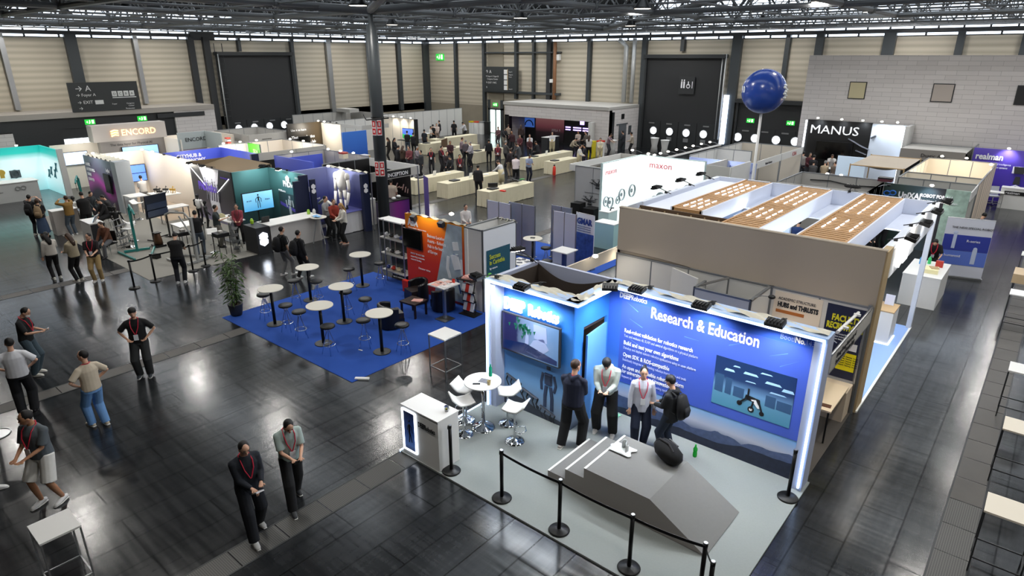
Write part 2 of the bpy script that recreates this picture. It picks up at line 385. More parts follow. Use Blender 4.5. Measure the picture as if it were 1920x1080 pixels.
# bright ribbon window + clerestory glazing above the walls
g = G(); gl = G()
def glaze(side, a, b_, z0, z1, step):
    n = max(1, round((b_-a)/step)); s = (b_-a)/n
    for i in range(n+1):
        c = a+i*s
        if side == 'L': g.bb(XL-.12, XL+.02, c-.05, c+.05, z0, z1)
        else: g.bb(c-.05, c+.05, YF-.02, YF+.12, z0, z1)
    z = z0
    for z in ([z0, z0+.28]+[z0+.28+k*.55 for k in range(1, int((z1-z0)/.55)+1)]):
        if z > z1: break
        t = .05 if z > z0+.3 else .06
        if side == 'L': g.bb(XL-.12, XL+.02, a, b_, z-t/2, z+t/2)
        else: g.bb(a, b_, YF-.02, YF+.12, z-t/2, z+t/2)
    if side == 'L': gl.bb(XL-.09, XL-.08, a, b_, z0, z1)
    else: gl.bb(a, b_, YF+.08, YF+.09, z0, z1)
for s_, a_, b2, z1_ in (('L', Y1, YF, 10.6), ('F', XL, -27, 10.6), ('F', -27, X1, 11.9)):
    glaze(s_, a_, b2, ZW, 8.62, 1.95); glaze(s_, a_, b2, 8.85, z1_, 1.3)
    if s_ == 'L': g.bb(XL-.12, XL+.05, a_, b2, 8.62, 8.87)
    else: g.bb(a_, b2, YF-.05, YF+.12, 8.62, 8.87)
struct('window_1', gl, mat('clear_glazing', '#ffffff', 0.02, trans=1.0)); 
struct('trim_window_bars', g, M['darkgrey'])
nt, b = nodes(MATS['clear_glazing']); nt.links.remove(nt.links[0]) if False else None
tr = nt.nodes.new('ShaderNodeBsdfTransparent'); tr.inputs[0].default_value = (.95, .97, 1, 1)
nt.links.new(tr.outputs[0], nt.nodes['Material Output'].inputs[0])
g = G(); g.bb(XL-.4, XL+.05, Y1, YF, 10.6, 12.6); g.bb(XL, -27, YF-.05, YF+.4, 10.6, 12.6); g.bb(-27, X1, YF-.05, YF+.4, 11.9, 12.6)
for a, b_ in ((24.3, 26.2),): g.bb(XL-.2, XL+.1, a, b_, ZW, 9.0)
struct('wall_upper_fascia', g, M['roof'])
# roof deck with long roof-light openings
g = G()
def roofrect(x0, x1, y0, y1):
    g.bb(x0, x1, y0, y1, 12.6, 12.8)
ys = sorted({Y1-.4, YF+.4} | {q[2] for q in ROOF_OPEN} | {q[3] for q in ROOF_OPEN})
for a, b_ in zip(ys[:-1], ys[1:]):
    op = sorted((q[0], q[1]) for q in ROOF_OPEN if q[2] <= a and q[3] >= b_); x = XL-.4
    for o0, o1 in op: roofrect(x, o0, a, b_); x = o1
    roofrect(x, X1+.4, a, b_)
struct('ceiling', g, M['roof'])
for k, (a, b_, c_, d) in enumerate(ROOF_OPEN):
    g = G(); x = a
    while x < b_: g.bb(x-.05, x+.05, c_, d, 12.6, 12.7); x += 2.2
    g.bb(a, b_, (c_+d)/2-.04, (c_+d)/2+.04, 12.6, 12.7); struct('trim_roof_light_bars', g, M['trussmat'])
# space-frame roof structure
BX = 8.22; xs = [-.13+.2-BX*i for i in range(-1, 7)]
ZB, ZT = 9.15, 11.7
def node(g, p): g.ell(p, (.2, .2, .16), 8, 5)
ygrid = [-4.6+4.78*i for i in range(12)]
for yi, y in enumerate(ygrid):
    g = G(); heavy = yi % 2 == 1; r = .12 if heavy else .045
    pts = [-52.9+BX/2*i for i in range(17)]
    g.cyl((pts[0], y, ZB), (pts[-1], y, ZB), r, n=8); g.cyl((pts[0]-2, y, ZT), (pts[-1], y, ZT), r*.8, n=6)
    for i, x in enumerate(pts[:-1]):
        xm = x+BX/4
        g.cyl((x, y, ZB), (xm, y, ZT), r*.5+.01, n=5); g.cyl((xm, y, ZT), (x+BX/2, y, ZB), r*.5+.01, n=5)
        if i % 2 == 1: node(g, (x, y, ZB))
        if i % 2: g.cyl((x, y, ZB), (xm, y+2.39, ZT), .03, n=4); g.cyl((xm, y+2.39, ZT), (x, y+4.78, ZB), .03, n=4)
    struct('ceiling_truss', g, M['trussmat'])
for xi in range(16):
    x = -52.9+BX/2*xi; heavy = xi % 2 == 1
    g = G(); r = .12 if heavy else .05
    g.cyl((x, Y1, ZB+.02), (x, YF, ZB+.02), r, n=8)
    g.cyl((x+BX/4, Y1, ZT), (x+BX/4, YF, ZT), .05, n=6)
    # light purlin lattice just below the deck
    for k in range(24 if xi % 3 == 0 else 0):
        y = Y1+k*2.45
        g.cyl((x, y, ZB+.02), (x, y+1.22, ZB+1.2), .03, n=4); g.cyl((x, y+1.22, ZB+1.2), (x, y+2.45, ZB+.02), .03, n=4)
    struct('ceiling_truss', g, M['trussmat'])
# long beams that slope gently between columns
for i, (a, b_) in enumerate((((-22.0, 17.3, 8.95), (-8.2, 28.9, 10.4)), ((-22.0, 17.3, 8.95), (-41, 28.9, 10.4)), ((-22.0, 17.3, 8.95), (-8.2, 9.7, 10.4)), ((-22.0, 17.3, 8.95), (-41, 9.7, 10.4)), ((-8.2, 28.9, 10.4), (8, 38.5, 8.95)), ((-41, 28.9, 10.4), (-52.9, 38.5, 8.95)), ((-8.2, 28.9, 10.4), (-24.66, 38.5, 8.95)), ((-41, 28.9, 10.4), (-24.66, 38.5, 8.95)))):
    g = G(); g.cyl(a, b_, .15, n=8); struct('ceiling_beam', g, M['trussmat'], smooth=True)
for k, (ax, c_) in enumerate((('y', XL+2.4), ('x', YF-2.4), ('x', YF-7.5))):
    g = G(); a_, b2 = (0, YF) if ax == 'y' else (XL, X1); n_ = int((b2-a_)/.85)
    P_ = lambda t_, z_: (c_, t_, z_) if ax == 'y' else (t_, c_, z_)
    for zz_ in (8.95, 9.75): g.cyl(P_(a_, zz_), P_(b2, zz_), .05, n=5)
    for i in range(n_): t_ = a_+.85*i; g.cyl(P_(t_, 8.95), P_(t_+.42, 9.75), .028, n=4); g.cyl(P_(t_+.42, 9.75), P_(t_+.85, 8.95), .028, n=4)
    struct('ceiling_truss', g, M['trussmat'])
g = G(); 
for y in (18, 34): g.bb(-52, X1, y-.35, y+.35, 11.75, 12.2)
struct('ceiling_duct', g, M['roof'])
g = G(); g.bb(-17.5, -15.5, 10, YF, 11.0, 12.5); struct('ceiling_plenum', g, M['darkgrey'])
# main column
g = G(); g.lathe([(.25, 0), (.25, 8.0), (.2, 8.1), (.2, 8.35), (.1, 8.5), (.1, 8.95)], (-22.0, 17.3, 0), 28)
col = struct('column', g, M['pillar'], smooth=True)
def sgn(x, y, z, s, m, parent, nm='sign_plate', rz=0):
    g = G(); g.box((x, y, z), (s[0], .03, s[1]), rz=rz); return obj(nm, g, m, parent, world=True)
for (ang, zs) in ((-1.35, 4.45), (-.5, 4.45), (-1.35, 2.75), (-.5, 2.75)):
    px, py = -22.0+.262*cos(ang), 17.3+.262*sin(ang)
    t = thing('extinguisher_sign', {(-1.35, 4.45): 'upper red and white fire sign on the left face of the grey column', (-.5, 4.45): 'upper red and white fire sign on the right face of the grey column', (-1.35, 2.75): 'lower red fire hose sign on the left face of the grey column', (-.5, 2.75): 'lower red fire hose sign on the right face of the grey column'}[(ang, zs)], 'sign', (px, py, zs), ang+pi/2)
    g = G(); g.box((0, 0, 0), (.2, .02, .62)); g.cm = 1
    g.box((0, -.012, .15), (.16, .01, .24)); g.box((0, -.012, -.15), (.16, .01, .24)); g.cm = 0; g.box((0, -.02, .15), (.06, .01, .15)); g.box((0, -.02, -.15), (.08, .01, .1))
    obj('sign_plate', g, [mat('sign_white', '#e8e0de', .5), mat('sign_red', '#c41a22', .5)], t)
g = G(); g.tube([(-22.5, 16.95, 4.95), (-22.3, 16.95, 4.75), (-21.5, 17.1, 4.85), (-21.4, 17.4, 4.85)], .03, 6)
g.lathe([(.27, 0), (.27, .06)], (-22.0, 17.3, 4.82), 20)
tag(obj('cable_bracket', g, M['black']), 'black bracket ring with arms around the grey column', 'bracket')

# big shutter doors with porthole doors
def shutter(side, a, b_, ztop, zmid, nport, pos, name):
    g = G(); P = 0.3
    def bx(c0, c1, d0, d1, z0, z1, m=0):
        if side == 'L': g.bb(XL+d0, XL+d1, c0, c1, z0, z1, m)
        else: g.bb(c0, c1, YF-d1, YF-d0, z0, z1, m)
    bx(a, b_, .05, .3, zmid, ztop, 0); bx(a, b_, .05, .34, 0, zmid, 1); bx(a-.25, b_+.25, .05, .6, ztop-.15, ztop+.12, 1)
    bx(a-.15, a, .05, .45, 0, ztop, 1); bx(b_, b_+.15, .05, .45, 0, ztop, 1)
    for i in range(5): c = a+(b_-a)*i/4; bx(c-.02, c+.02, .34, .36, 0, zmid, 2)
    for i in range(4): c = a+(b_-a)*(i+.5)/4; bx(c-.25, c+.25, .34, .38, zmid-.25, zmid-.15, 3)
    d = struct(name, g, [M['shutter'], M['darkdoor'], M['black'], M['alu']])
    for p in pos:
        g = G(); c = (XL+.36, p, 1.55) if side == 'L' else (p, YF-.36, 1.5)
        ax = Vector((1, 0, 0)) if side == 'L' else Vector((0, -1, 0))
        g.tube([Vector(c)-ax*.02, Vector(c)+ax*.02], .29, 24)
        wn_ = obj('porthole_glass', g, M['portglow'], d)
        g = G(); u = Vector((0, 1, 0)) if side == 'L' else Vector((1, 0, 0))
        g.tube([Vector(c)+ax*.02+(u*cos(t)+Vector((0, 0, 1))*sin(t))*.31 for t in [2*pi*k/24 for k in range(24)]], .03, 5, closed=True)
        g.box(Vector(c)+ax*.02+Vector((0, 0, -.58)), (.03 if side == 'L' else .42, .42 if side == 'L' else .03, .3))
        obj('porthole_rim', g, M['aludull'], d)
M['portglow'] = mat('daylit_porthole_glass', '#ffffff', .3, emit='#eef4ff', es=3.2)
shutter('L', 26.2, 32.5, 7.45, 2.2, 4, (27.0, 28.4, 29.8, 31.2), 'door_1')
shutter('F', -26.9, -20.6, 7.25, 2.3, 4, (-25.9, -24.45, -23.0, -21.55), 'door_2')
shutter('F', -19.0, -13.2, 4.15, 2.2, 4, (-18.8, -17.5, -15.95, -14.6), 'door_3')
g = G(); g.bb(-20.15, -19.8, 48.4, 48.6, .9, 4.5); struct('window_2', g, mat('daylight_slot_window', '#ffffff', .3, emit='#cfe2ff', es=3.2))
g = G(); g.bb(-44.45, -44.2, 48.75, 48.93, 0, 3.2); g.bb(-42.8, -42.5, 48.75, 48.93, 0, 3.2); g.bb(-44.45, -42.5, 48.75, 48.93, 2.25, 2.4); g.bb(-43.5, -43.4, 48.75, 48.93, 0, 2.3); g.bb(-44.45, -42.5, 48.85, 48.93, 2.4, 8.4, 1)
g.bb(-44.6, -35.6, 48.5, 48.9, 3.9, 4.1); g.bb(-44.6, -35.6, 48.6, 48.9, 7.5, 7.62)
struct('door_4', g, [M['pillar'], M['concrete']])
g = G(); g.bb(-44.2, -43.5, 48.85, 48.9, .05, 2.25); g.bb(-43.4, -42.8, 48.85, 48.9, .05, 2.25); struct('window_3', g, mat('daylit_door_glass', '#e8fff8', .3, emit='#dff5ef', es=2.6))
def exitsign(c, side, s, label, es=.9):
    t = thing('exit_sign', label, 'exit sign', c); gm_ = mat('green_exit_sign', '#1fae3a', .4, emit='#2fd04a', es=es)
    u = Vector((0, 1, 0)) if side == 'L' else Vector((1, 0, 0)); n = Vector((1, 0, 0)) if side == 'L' else Vector((0, -1, 0))
    g = G(); d = (.08, s, s*.55) if side == 'L' else (s, .08, s*.55); g.box((0, 0, 0), d); obj('sign_box', g, gm_, t)
    g = G()
    o = n*.045; r = s*.5
    g.prism([(-.30*r, -.35*r), (-.1*r, -.35*r), (.05*r, 0), (-.02*r, .2*r), (-.2*r, .1*r)], o, u, (0, 0, 1), .01)
    g.prism([(-.16*r, .24*r), (0, .24*r), (0, .4*r), (-.16*r, .4*r)], o, u, (0, 0, 1), .01)
    g.prism([(.3*r, -.35*r), (.75*r, -.35*r), (.75*r, .4*r), (.3*r, .4*r)], o, u, (0, 0, 1), .01)
    g.prism([(-.8*r, 0), (-.5*r, .25*r), (-.5*r, -.25*r)], o, u, (0, 0, 1), .01)
    obj('pictogram', g, mat('exit_pictogram', '#ffffff', .4, emit='#ffffe0', es=1.3), t)
exitsign((-51.2, 48.89, 7.15), 'F', 1.15, 'large green running-figure exit sign high on the far wall by the corner')
exitsign((-43.5, 48.8, 2.75), 'F', .6, 'small lit exit sign over the bright glazed door', 1.6)
exitsign((-18.0, 48.6, 2.75), 'F', .55, 'small green exit sign above the dark doors, left of the balloon pole')
exitsign((-15.1, 48.6, 2.75), 'F', .55, 'small green exit sign above the dark doors, right of the balloon pole')
exitsign((-50.05, 15.3, 3.1), 'L', .6, 'small green exit sign under the canopy, left of the white tower sign')
exitsign((-50.05, 18.6, 3.1), 'L', .6, 'small green exit sign under the canopy, right of the white tower sign')

t = thing('toilet_sign', 'dark square sign with white toilet pictograms on the far shutter', 'sign', (-23.3, 48.55, 5.1)); g = G(); g.box((0, 0, 0), (1.3, .06, 1.3)); obj('plate', g, M['darkgrey'], t)
g = G()
for x in (-.4, -.2): g.box((x, -.05, .05), (.12, .02, .5)); g.ell((x, -.05, .38), (.06, .02, .06), 8, 5)
g.tube([(.15+.14*cos(a), -.05, -.05+.14*sin(a)) for a in [2*pi*k/12 for k in range(12)]], .03, 4, closed=True); g.box((.15, -.05, .15), (.07, .02, .3)); g.box((.48, -.05, .05), (.05, .02, .5)); obj('pictogram', g, M['whiteprint'], t)
# left entrance lobby under a long canopy
lob = mat('canopy_edge_grey', '#a8a29a', .6)
g = G(); g.bb(XL, -49.9, Y1, 23.8, 3.45, 3.8, 0); g.bb(-52.9, -50.1, 0, 20.8, 2.75, 3.45, 1); g.bb(-52.9, -50.5, Y1, 23.8, 3.45, 3.46, 1)
g.bb(-50.6, -49.95, 20.8, 23.8, 0, 3.45, 2); g.bb(-50.6, -49.95, 4, 10.9, 0, 2.7, 2); g.bb(XL, -50.6, 23.4, 23.8, 0, 3.45, 2)
g.bb(-50.3, -50.1, 19.0, 20.8, 0, 2.75, 1); g.bb(-50.3, -50.1, 10.9, 13.5, 0, 2.75, 1); g.bb(-50.3, -50.1, 13.5, 19, 0, .1, 1)
g.bb(-50.0, -49.9, 19.6, 23, 3.05, 3.35, 1)
struct('wall_entrance_lobby', g, [lob, M['darkgrey'], M['blockwhite']])
g = G(); 
for y0, y1_ in ((13.6, 15.6), (16.0, 16.4), (17.0, 17.5)):
    for z0, z1_ in ((.2, .9), (1.0, 1.5), (1.65, 2.1)): g.bb(-50.14, -50.1, y0, y1_, z0, z1_)
struct('window_4', g, mat('daylit_lobby_glass', '#ffffff', .3, emit='#f2fbff', es=2.4))
g = G(); g.bb(-50.3, -50.15, 13.5, 19, .1, 2.75); struct('wall_lobby_glazing_back', g, M['darkgrey'])
# hall direction boards
brd = mat('charcoal_direction_board', '#2b2f30', .5); wp = mat('board_white_print', '#d8dad8', .6)
t = thing('direction_board', 'charcoal hall direction board with map on the left canopy', 'direction sign', (-49.9, 16.5, 3.7))
g = G(); g.box((0, 0, 1.0), (.14, 4.2, 1.85)); obj('board', g, brd, t)
for s_, y, z, q in (('→ A', -1.75, 1.38, .5), ('→ Foyer A', -1.75, 1.05, .26), ('→ EXIT  ?', -1.75, .58, .28), ('→', -1.75, .2, .3), ('Foyer', .3, .45, .13), ('Congress', 1.2, .45, .13), ('Center', 1.3, .3, .13), ('Restaurant', 1.1, .12, .13)):
    text(s_, (.08, y, z), (0, 1, 0), q, wp, t, world=False)
g = G()
for i in range(4): g.box((.08, .55+i*.37, 1.15), (.02, .3, .34))
g.box((.08, 1.15, .9), (.02, 1.5, .06)); g.box((.08, -.45, .65), (.02, .5, .26)); obj('hall_map', g, wp, t)
for i, ch in enumerate('DCBA'): text(ch, (.1, .47+i*.37, 1.07), (0, 1, 0), .22, brd, t, name='hall_letter', world=False)
t = thing('direction_board', 'charcoal hall direction board high on the far wall over the bins', 'direction sign', (-42.45, 48.42, 4.15))
g = G(); g.box((0, 0, 1.0), (4.1, .14, 2.3)); obj('board', g, brd, t)
for s_, x, z, q in (('↑ A', -1.85, 1.55, .42), ('↑ Foyer A  Foyer D', -1.85, 1.2, .2), ('   Congress Center', -1.85, .95, .2), ('↑ EXIT ? WC', -1.85, .6, .24), ('↑', -1.85, .15, .24), ('Foyer A', 1.1, 1.65, .13), ('Congress', 1.1, 1.4, .13), ('Center', 1.1, 1.2, .13), ('Foyer D', 1.1, .1, .13)):
    text(s_, (x, -.08, z), (1, 0, 0), q, wp, t, world=False)
g = G()
for i in range(4): g.box((.7, -.08, .25+i*.48), (.4, .02, .4), m=0)
g.box((.95, -.08, 1), (.06, .02, 1.9), m=1); obj('hall_map', g, [wp, M['tan']], t)

# white block-built service building (bar) at the far wall
bx0, bx1 = -38.2, -27.4
g = G(); g.bb(bx0-.1, bx1, 44.0, YF, 3.25, 3.5, 1); g.bb(bx0, bx1, 44.1, 44.5, 2.3, 3.3, 0); g.bb(-28.9, bx1, 44.1, 44.5, 0, 2.3, 0); g.bb(bx1-.3, bx1, 44.1, YF, 0, 3.3, 0)
g.bb(bx0, bx0+.3, 44.1, YF, 0, 3.3, 0); g.bb(bx0+.3, bx1-.3, 46.6, 46.8, 0, 2.4, 2); g.bb(bx0, -37.7, 44.1, 44.5, 0, 2.4, 2)
g.bb(bx1, bx1+.05, 44.5, 44.8, .1, 3.1, 2); g.bb(bx1-.02, bx1+.04, 45.6, 46.7, 0, 2.05, 3); g.bb(bx1, bx1+.05, 45.2, 46.9, 2.05, 2.15, 3); g.bb(bx1, bx1+.05, 45.9, 46.3, 2.5, 2.9, 2)
g.bb(bx1, bx1+.05, 47.1, 47.5, 1.2, 1.9, 3)
struct('wall_bar_building', g, [M['blockwhite'], M['panelback'], M['black'], M['pillar']])
t = thing('bar_backdrop', 'black bar back wall with glowing purple lines and rosy sky print', 'display wall', (-33.5, 46.4, 0))
g = G(); g.bb(-37.5, -29.2, 46.45, 46.6, 0, 2.35); obj('panel', g, M['black'], t, world=True)
g = G(); g.bb(-36.5, -33.4, 46.4, 46.45, .1, 2.3); obj('sky_print', g, gradmat('rosy_sky_print', 'Z', .1, 2.3, [(0, '#0c0a0e'), (.35, '#2a1a22'), (.6, '#8a4a55'), (1, '#c98a8a')], emit=.25), t, world=True)
g = G()
for x0, x1_ in ((-37.5, -36.95), (-33.2, -32.7), (-32.4, -31.6), (-31.4, -30.6), (-30.4, -29.7)):
    for z in (1.22, 1.42): g.bb(x0, x1_, 46.38, 46.44, z, z+.09)
g.bb(-31.7, -31.3, 46.38, 46.44, 1.75, 2.25)
obj('light_line', g, mat('violet_glow_line', '#ffffff', .4, emit='#b79cff', es=3), t, world=True)
text('AREA 9', (-34.7, 46.36, 1.0), (1, 0, 0), .3, M['whiteprint'], t)
g = G(); g.box((-37.2, 46.38, 1.6), (1.1, .05, .8)); obj('screen', g, gradmat('blue_planet_screen', 'X', -.55, .55, [(0, '#2c4a88'), (.5, '#8fc0f5'), (1, '#2c4a88')], emit=1.2), t, world=True)
g = G(); g.tube([(-37.2+.45*cos(a), 46.3, 1.35+.45*sin(a)) for a in [pi*k/14 for k in range(15)]], .05, 6); obj('arch', g, M['black'], t, world=True)
g = G(); g.bb(-29.0, -28.7, 43.6, 44.1, 0, 2.3); tag(obj('wing_panel', g, M['panelwhite']), 'white upright panel closing the right end of the bar opening', 'panel')

# tall white block wall on the right with two framed hatches
YB = 44.3
g = G(); g.bb(-13.2, X1, YB, YF, 0, 7.3); bigw = struct('wall_block_building', g, M['blockwhite'])
for i, (x, s_, m) in enumerate(((-10.15, .95, '#c9bf9a'), (-5.75, 1.05, '#b5aba2'), (-1.9, 1.1, '#17191c'))):
    g = G(); z = 5.3; g.bb(x-s_/2, x+s_/2, YB-.05, YB, z-.5, z+.5, 0); g.bb(x-s_/2+.05, x+s_/2-.05, YB-.07, YB-.04, z-.45, z+.45, 1)
    tag(obj('wall_hatch', g, [M['darkgrey'], pmat(m)]), ['cream framed square hatch on the tall white block wall', 'pinkish framed square hatch on the tall white block wall', 'dark square panel at the right end of the tall block wall'][i], 'hatch')

# hanging hall lamps
def lampproto():
    t = thing('hanging_lamp', '', 'lamp', (0, 0, 0), 0, 'hanging lamps under the roof frame')
    g = G(); g.lathe([(.06, .62), (.12, .55), (.16, .3), (.34, .06), (.36, 0), (.34, 0), (.3, .05)], n=20); obj('shade', g, M['lampshade'], t, smooth=True)
    g = G(); g.lathe([(.31, .005), (.31, .03)], n=20); obj('lens', g, M['lampface'], t)
    g = G(); g.cyl((0, 0, .6), (0, 0, 1.0), .015, n=5); obj('hanger', g, M['black'], t)
    return t
lp = None; lamps = []
near = [at(671, 8, 9.0), at(976, 32, 9.0), at(735, 45, 9.0), at(1182, 47, 9.0), at(1205, 14, 9.0)]
for p in near: lamps.append((p.x, p.y, 8.95))
near = [(q[0], q[1]) for q in lamps]
for iy in range(6):
    for ix in range(8):
        x, y = -49.5+8.2*ix, 4.5+8.1*iy
        if any((x-a)**2+(y-b_)**2 < 25 for a, b_ in near): continue
        lamps.append((x, y, 9.25))
for i, (x, y, z) in enumerate(lamps):
    lab = 'round dark-shaded hanging lamp under the roof frame'
    if lp is None: lp = lampproto(); t = lp; t.location = (x, y, z)
    else: t = dup(lp, (x, y, z))
    t['label'] = lab
    light('AREA', 'hall_lamp_light', (x, y, z-.03), LAMP_W, LAMP_COL, .6)
# ================================================================ PEOPLE
BAKE = []          # (object, voxel, smooth iterations, extra geometry to append)
def ik(a, c, l1, l2, hint):
    a, c = Vector(a), Vector(c); d = c-a; L = max(min(d.length, (l1+l2)*.995), .05); d.normalize(); c = a+d*L
    x = (l1*l1-l2*l2+L*L)/(2*L); h = sqrt(max(l1*l1-x*x, 0))
    hv = Vector(hint); hv = hv-d*hv.dot(d)
    if hv.length < 1e-4: hv = Vector((0, 0, -1))-d*(-d.z)
    return a+d*x+hv.normalized()*h, c
POSES = {   # right hand, left hand (x right, y forward, z up, metres for a 1.75 m body), lean, head pitch, head turn
    'stand': dict(rh=(.27, .06, .80), lh=(-.27, .06, .80), lean=0, hp=0, ht=0),
    'phone': dict(rh=(.10, .36, 1.15), lh=(-.16, .30, 1.10), lean=4, hp=28, ht=0),
    'phone2': dict(rh=(.07, .36, 1.12), lh=(-.07, .36, 1.12), lean=5, hp=34, ht=0),
    'hips': dict(rh=(.20, .10, 1.02), lh=(-.20, .10, 1.02), lean=0, hp=4, ht=0, hint=(1, -.35, 0)),
    'hold': dict(rh=(.08, .33, 1.06), lh=(-.08, .33, 1.06), lean=2, hp=12, ht=0),
    'talk': dict(rh=(.16, .38, 1.22), lh=(-.26, .08, .82), lean=0, hp=5, ht=10),
    'cross': dict(rh=(-.12, .24, 1.18), lh=(.12, .25, 1.16), lean=0, hp=4, ht=0),
    'pockets': dict(rh=(.24, .08, .86), lh=(-.24, .08, .86), lean=0, hp=2, ht=0, hint=(1, -.8, 0)),
    'camera': dict(rh=(.12, .34, 1.55), lh=(-.12, .34, 1.55), lean=0, hp=0, ht=0, hint=(1, 0, -.3)),
    'reach': dict(rh=(.15, .55, 1.05), lh=(-.15, .52, 1.05), lean=14, hp=24, ht=0),
    'lean': dict(rh=(.2, .55, 1.0), lh=(-.2, .5, 1.0), lean=30, hp=20, ht=0),
    'walk': dict(rh=(.26, .2, .86), lh=(-.26, -.14, .84), lean=3, hp=4, ht=0, rf=(.09, -.22), lf=(-.09, .26)),
    'walkhold': dict(rh=(.06, .32, 1.05), lh=(-.1, .3, 1.08), lean=4, hp=14, ht=0, rf=(.09, .28), lf=(-.1, -.2)),
    'sit': dict(rh=(.14, .42, .95), lh=(-.14, .42, .95), lean=10, hp=20, ht=0, sit=.5),
}
def person(x, y, face, pose, top, bot, label, skin=1, hair='black', sleeve='s', h=1.75, det=0, build=1.0, legs='trousers', shoes='#16161a',
           lany=False, hairstyle='short', hood=False, apron=None, coat=False, turn=None, z0=0.0, lanyc=None, feet=None, glasses=False, mask=False, group=None, jersey=None, badge2=True):
    p = dict(POSES[pose]); s = h/1.75; build *= 1.05
    ang = atan2(-y, -x)+radians(face)
    root = thing('person', label, 'person', (x, y, z0), ang-pi/2, group)
    if turn is not None: p['ht'] = turn
    vox = {0: .025, 1: .019, 2: .013}[det]
    sk = M['skin%d' % skin]; n = 8 if det == 0 else 12
    sit = p.get('sit'); hz = (.92 if not sit else sit+.08); bw = build
    lean = radians(p['lean']); HR = Matrix.Rotation(-lean, 3, 'X')
    def U(v):                        # upper body points lean about the hips
        v = Vector(v); v.z += hz-.92
        q = Vector((v.x, v.y, v.z-hz)); q = HR @ q; return Vector((q.x, q.y, q.z+hz))
    dz = hz-.92
    hd = Matrix.Rotation(-lean-radians(p['hp']), 3, 'X'); HT_ = hd @ Matrix.Rotation(radians(p['ht']), 3, 'Z')
    neck = U((0, -.01, 1.48)); headc = neck+hd @ Vector((0, .03, .155))
    def Hd(v): return headc+HT_ @ Vector(v)
    sh = {1: U((.158*bw, -.01, 1.385)), -1: U((-.158*bw, -.01, 1.385))}
    arms = {}
    for sd, k in ((1, 'rh'), (-1, 'lh')):
        hx, hy, hzz = p[k]; hint = p.get('hint', (.55, -.8, -.9)); wr = Vector((hx, hy, hzz+dz))
        if lean and pose not in ('reach', 'lean', 'sit'): wr = U((hx, hy, hzz))
        el, wr = ik(sh[sd], wr, .285, .255, (hint[0]*sd, hint[1], hint[2])); arms[sd] = (sh[sd], el, wr)
    ft = feet or {}
    lg = {}
    for sd, k, dflt in ((1, 'rf', (.105, .02)), (-1, 'lf', (-.105, -.02))):
        fx, fy = (feet[0] if sd == 1 else feet[1]) if feet else p.get(k, dflt)
        hip = Vector((.09*sd*bw, 0, hz-.03)); ank = Vector((fx, fy, .085))
        if sit: ank = Vector((.11*sd, .42, .085 if sit < .6 else .33))
        kn, ank2 = ik(hip, ank, .435, .425, (0.15*sd, 1, .1)); lg[sd] = (hip, kn, ank2)
    # --- the body
    g = G()
    T = [(0.90, .155, .108), (.98, .15, .108), (1.10, .138, .1), (1.25, .155, .11), (1.34, .165, .11), (1.405, .13, .088), (1.455, .07, .06)]
    g.tube([U((0, -.005, z)) for z, a, b_ in T], [(a*bw, b_*bw) for z, a, b_ in T], n+4)
    g.tube([U((0, -.01, 1.42)), neck+hd @ Vector((0, .005, .03)), neck+hd @ Vector((0, .02, .09))], [.062, .053, .052], n)
    g.ell(Hd((0, 0, .01)), (.075, .094, .112), n+4, 10, R=HT_); g.ell(Hd((0, .028, -.055)), (.052, .062, .058), n, 6, R=HT_)
    if det:
        g.ell(Hd((0, .098, -.012)), (.013, .02, .022), 8, 6, R=HT_); g.ell(Hd((0, .09, -.058)), (.026, .013, .009), 8, 6, R=HT_)
        for e in (-1, 1): g.ell(Hd((.078*e, -.005, -.005)), (.011, .02, .032), 8, 6, R=HT_)
    for sd in (1, -1):
        a, e, w_ = arms[sd]; d = (w_-e).normalized(); g.ell(a, (.056, .055, .055), n, 6)
        g.tube([a, a.lerp(e, .5), e, e.lerp(w_, .35), w_], [.047, .043, .035, .034, .025], n)
        g.tube([w_-d*.01, w_+d*.045, w_+d*.085], [(.026, .02), (.038, .018), (.036, .014)], n)
        hp_, k, an = lg[sd]
        g.tube([hp_+Vector((0, 0, .04)), hp_.lerp(k, .45), k, k.lerp(an, .35), an], [.088*bw, .074*bw, .054, .054, .036], n)
        g.tube([an+Vector((0, -.045, -.035)), an+Vector((.01*sd, .07, -.05)), an+Vector((.015*sd, .16, -.062))], [(.036, .04), (.042, .032), (.03, .018)], n)
    body = obj('body', g, sk, root, smooth=True)
    ex = None
    if det:
        ex = G()
        for sd in (1, -1):
            a, e, w_ = arms[sd]; d = (w_-e).normalized(); side = d.cross(Vector((0, 0, 1)) if abs(d.z) < .8 else Vector((0, 1, 0))).normalized()
            nrm = side.cross(d).normalized()
            if nrm.dot(Vector((-sd*.6, -.6, .1))) > 0: nrm = -nrm
            curl = -nrm if pose in ('phone', 'phone2', 'hold', 'walkhold', 'camera', 'hips') else -nrm*.5
            for i, ln in enumerate((.066, .076, .07, .055)):
                b0 = w_+d*.08+side*(.026-.0175*i)*sd; q1 = b0+d*ln*.45+curl*.008; q2 = b0+d*ln*.75+curl*.03; q3 = b0+d*ln*.8+curl*.05
                ex.tube([b0-d*.02, q1, q2, q3], [.0092, .0088, .008, .0068], 6)
            tb = w_+d*.035+side*.028*sd
            ex.tube([tb-side*.012*sd, tb+side*.022*sd+d*.02, tb+side*.026*sd+d*.05+curl*.012], [.012, .0105, .0085], 6)
    BAKE.append((body, vox, 3, ex))
    # --- trousers
    g = G(); ease = .014
    bm_ = cmat(bot)
    hem = {'trousers': .97, 'shorts': .93, 'skirt': 0}[legs]
    g.tube([U((0, -.005, .99)), U((0, -.005, .93)), Vector((0, -.008, hz-.08))], [((.152)*bw+ease, .115*bw), (.165*bw+ease, .12*bw), (.155*bw+ease, .118*bw)], n+4)
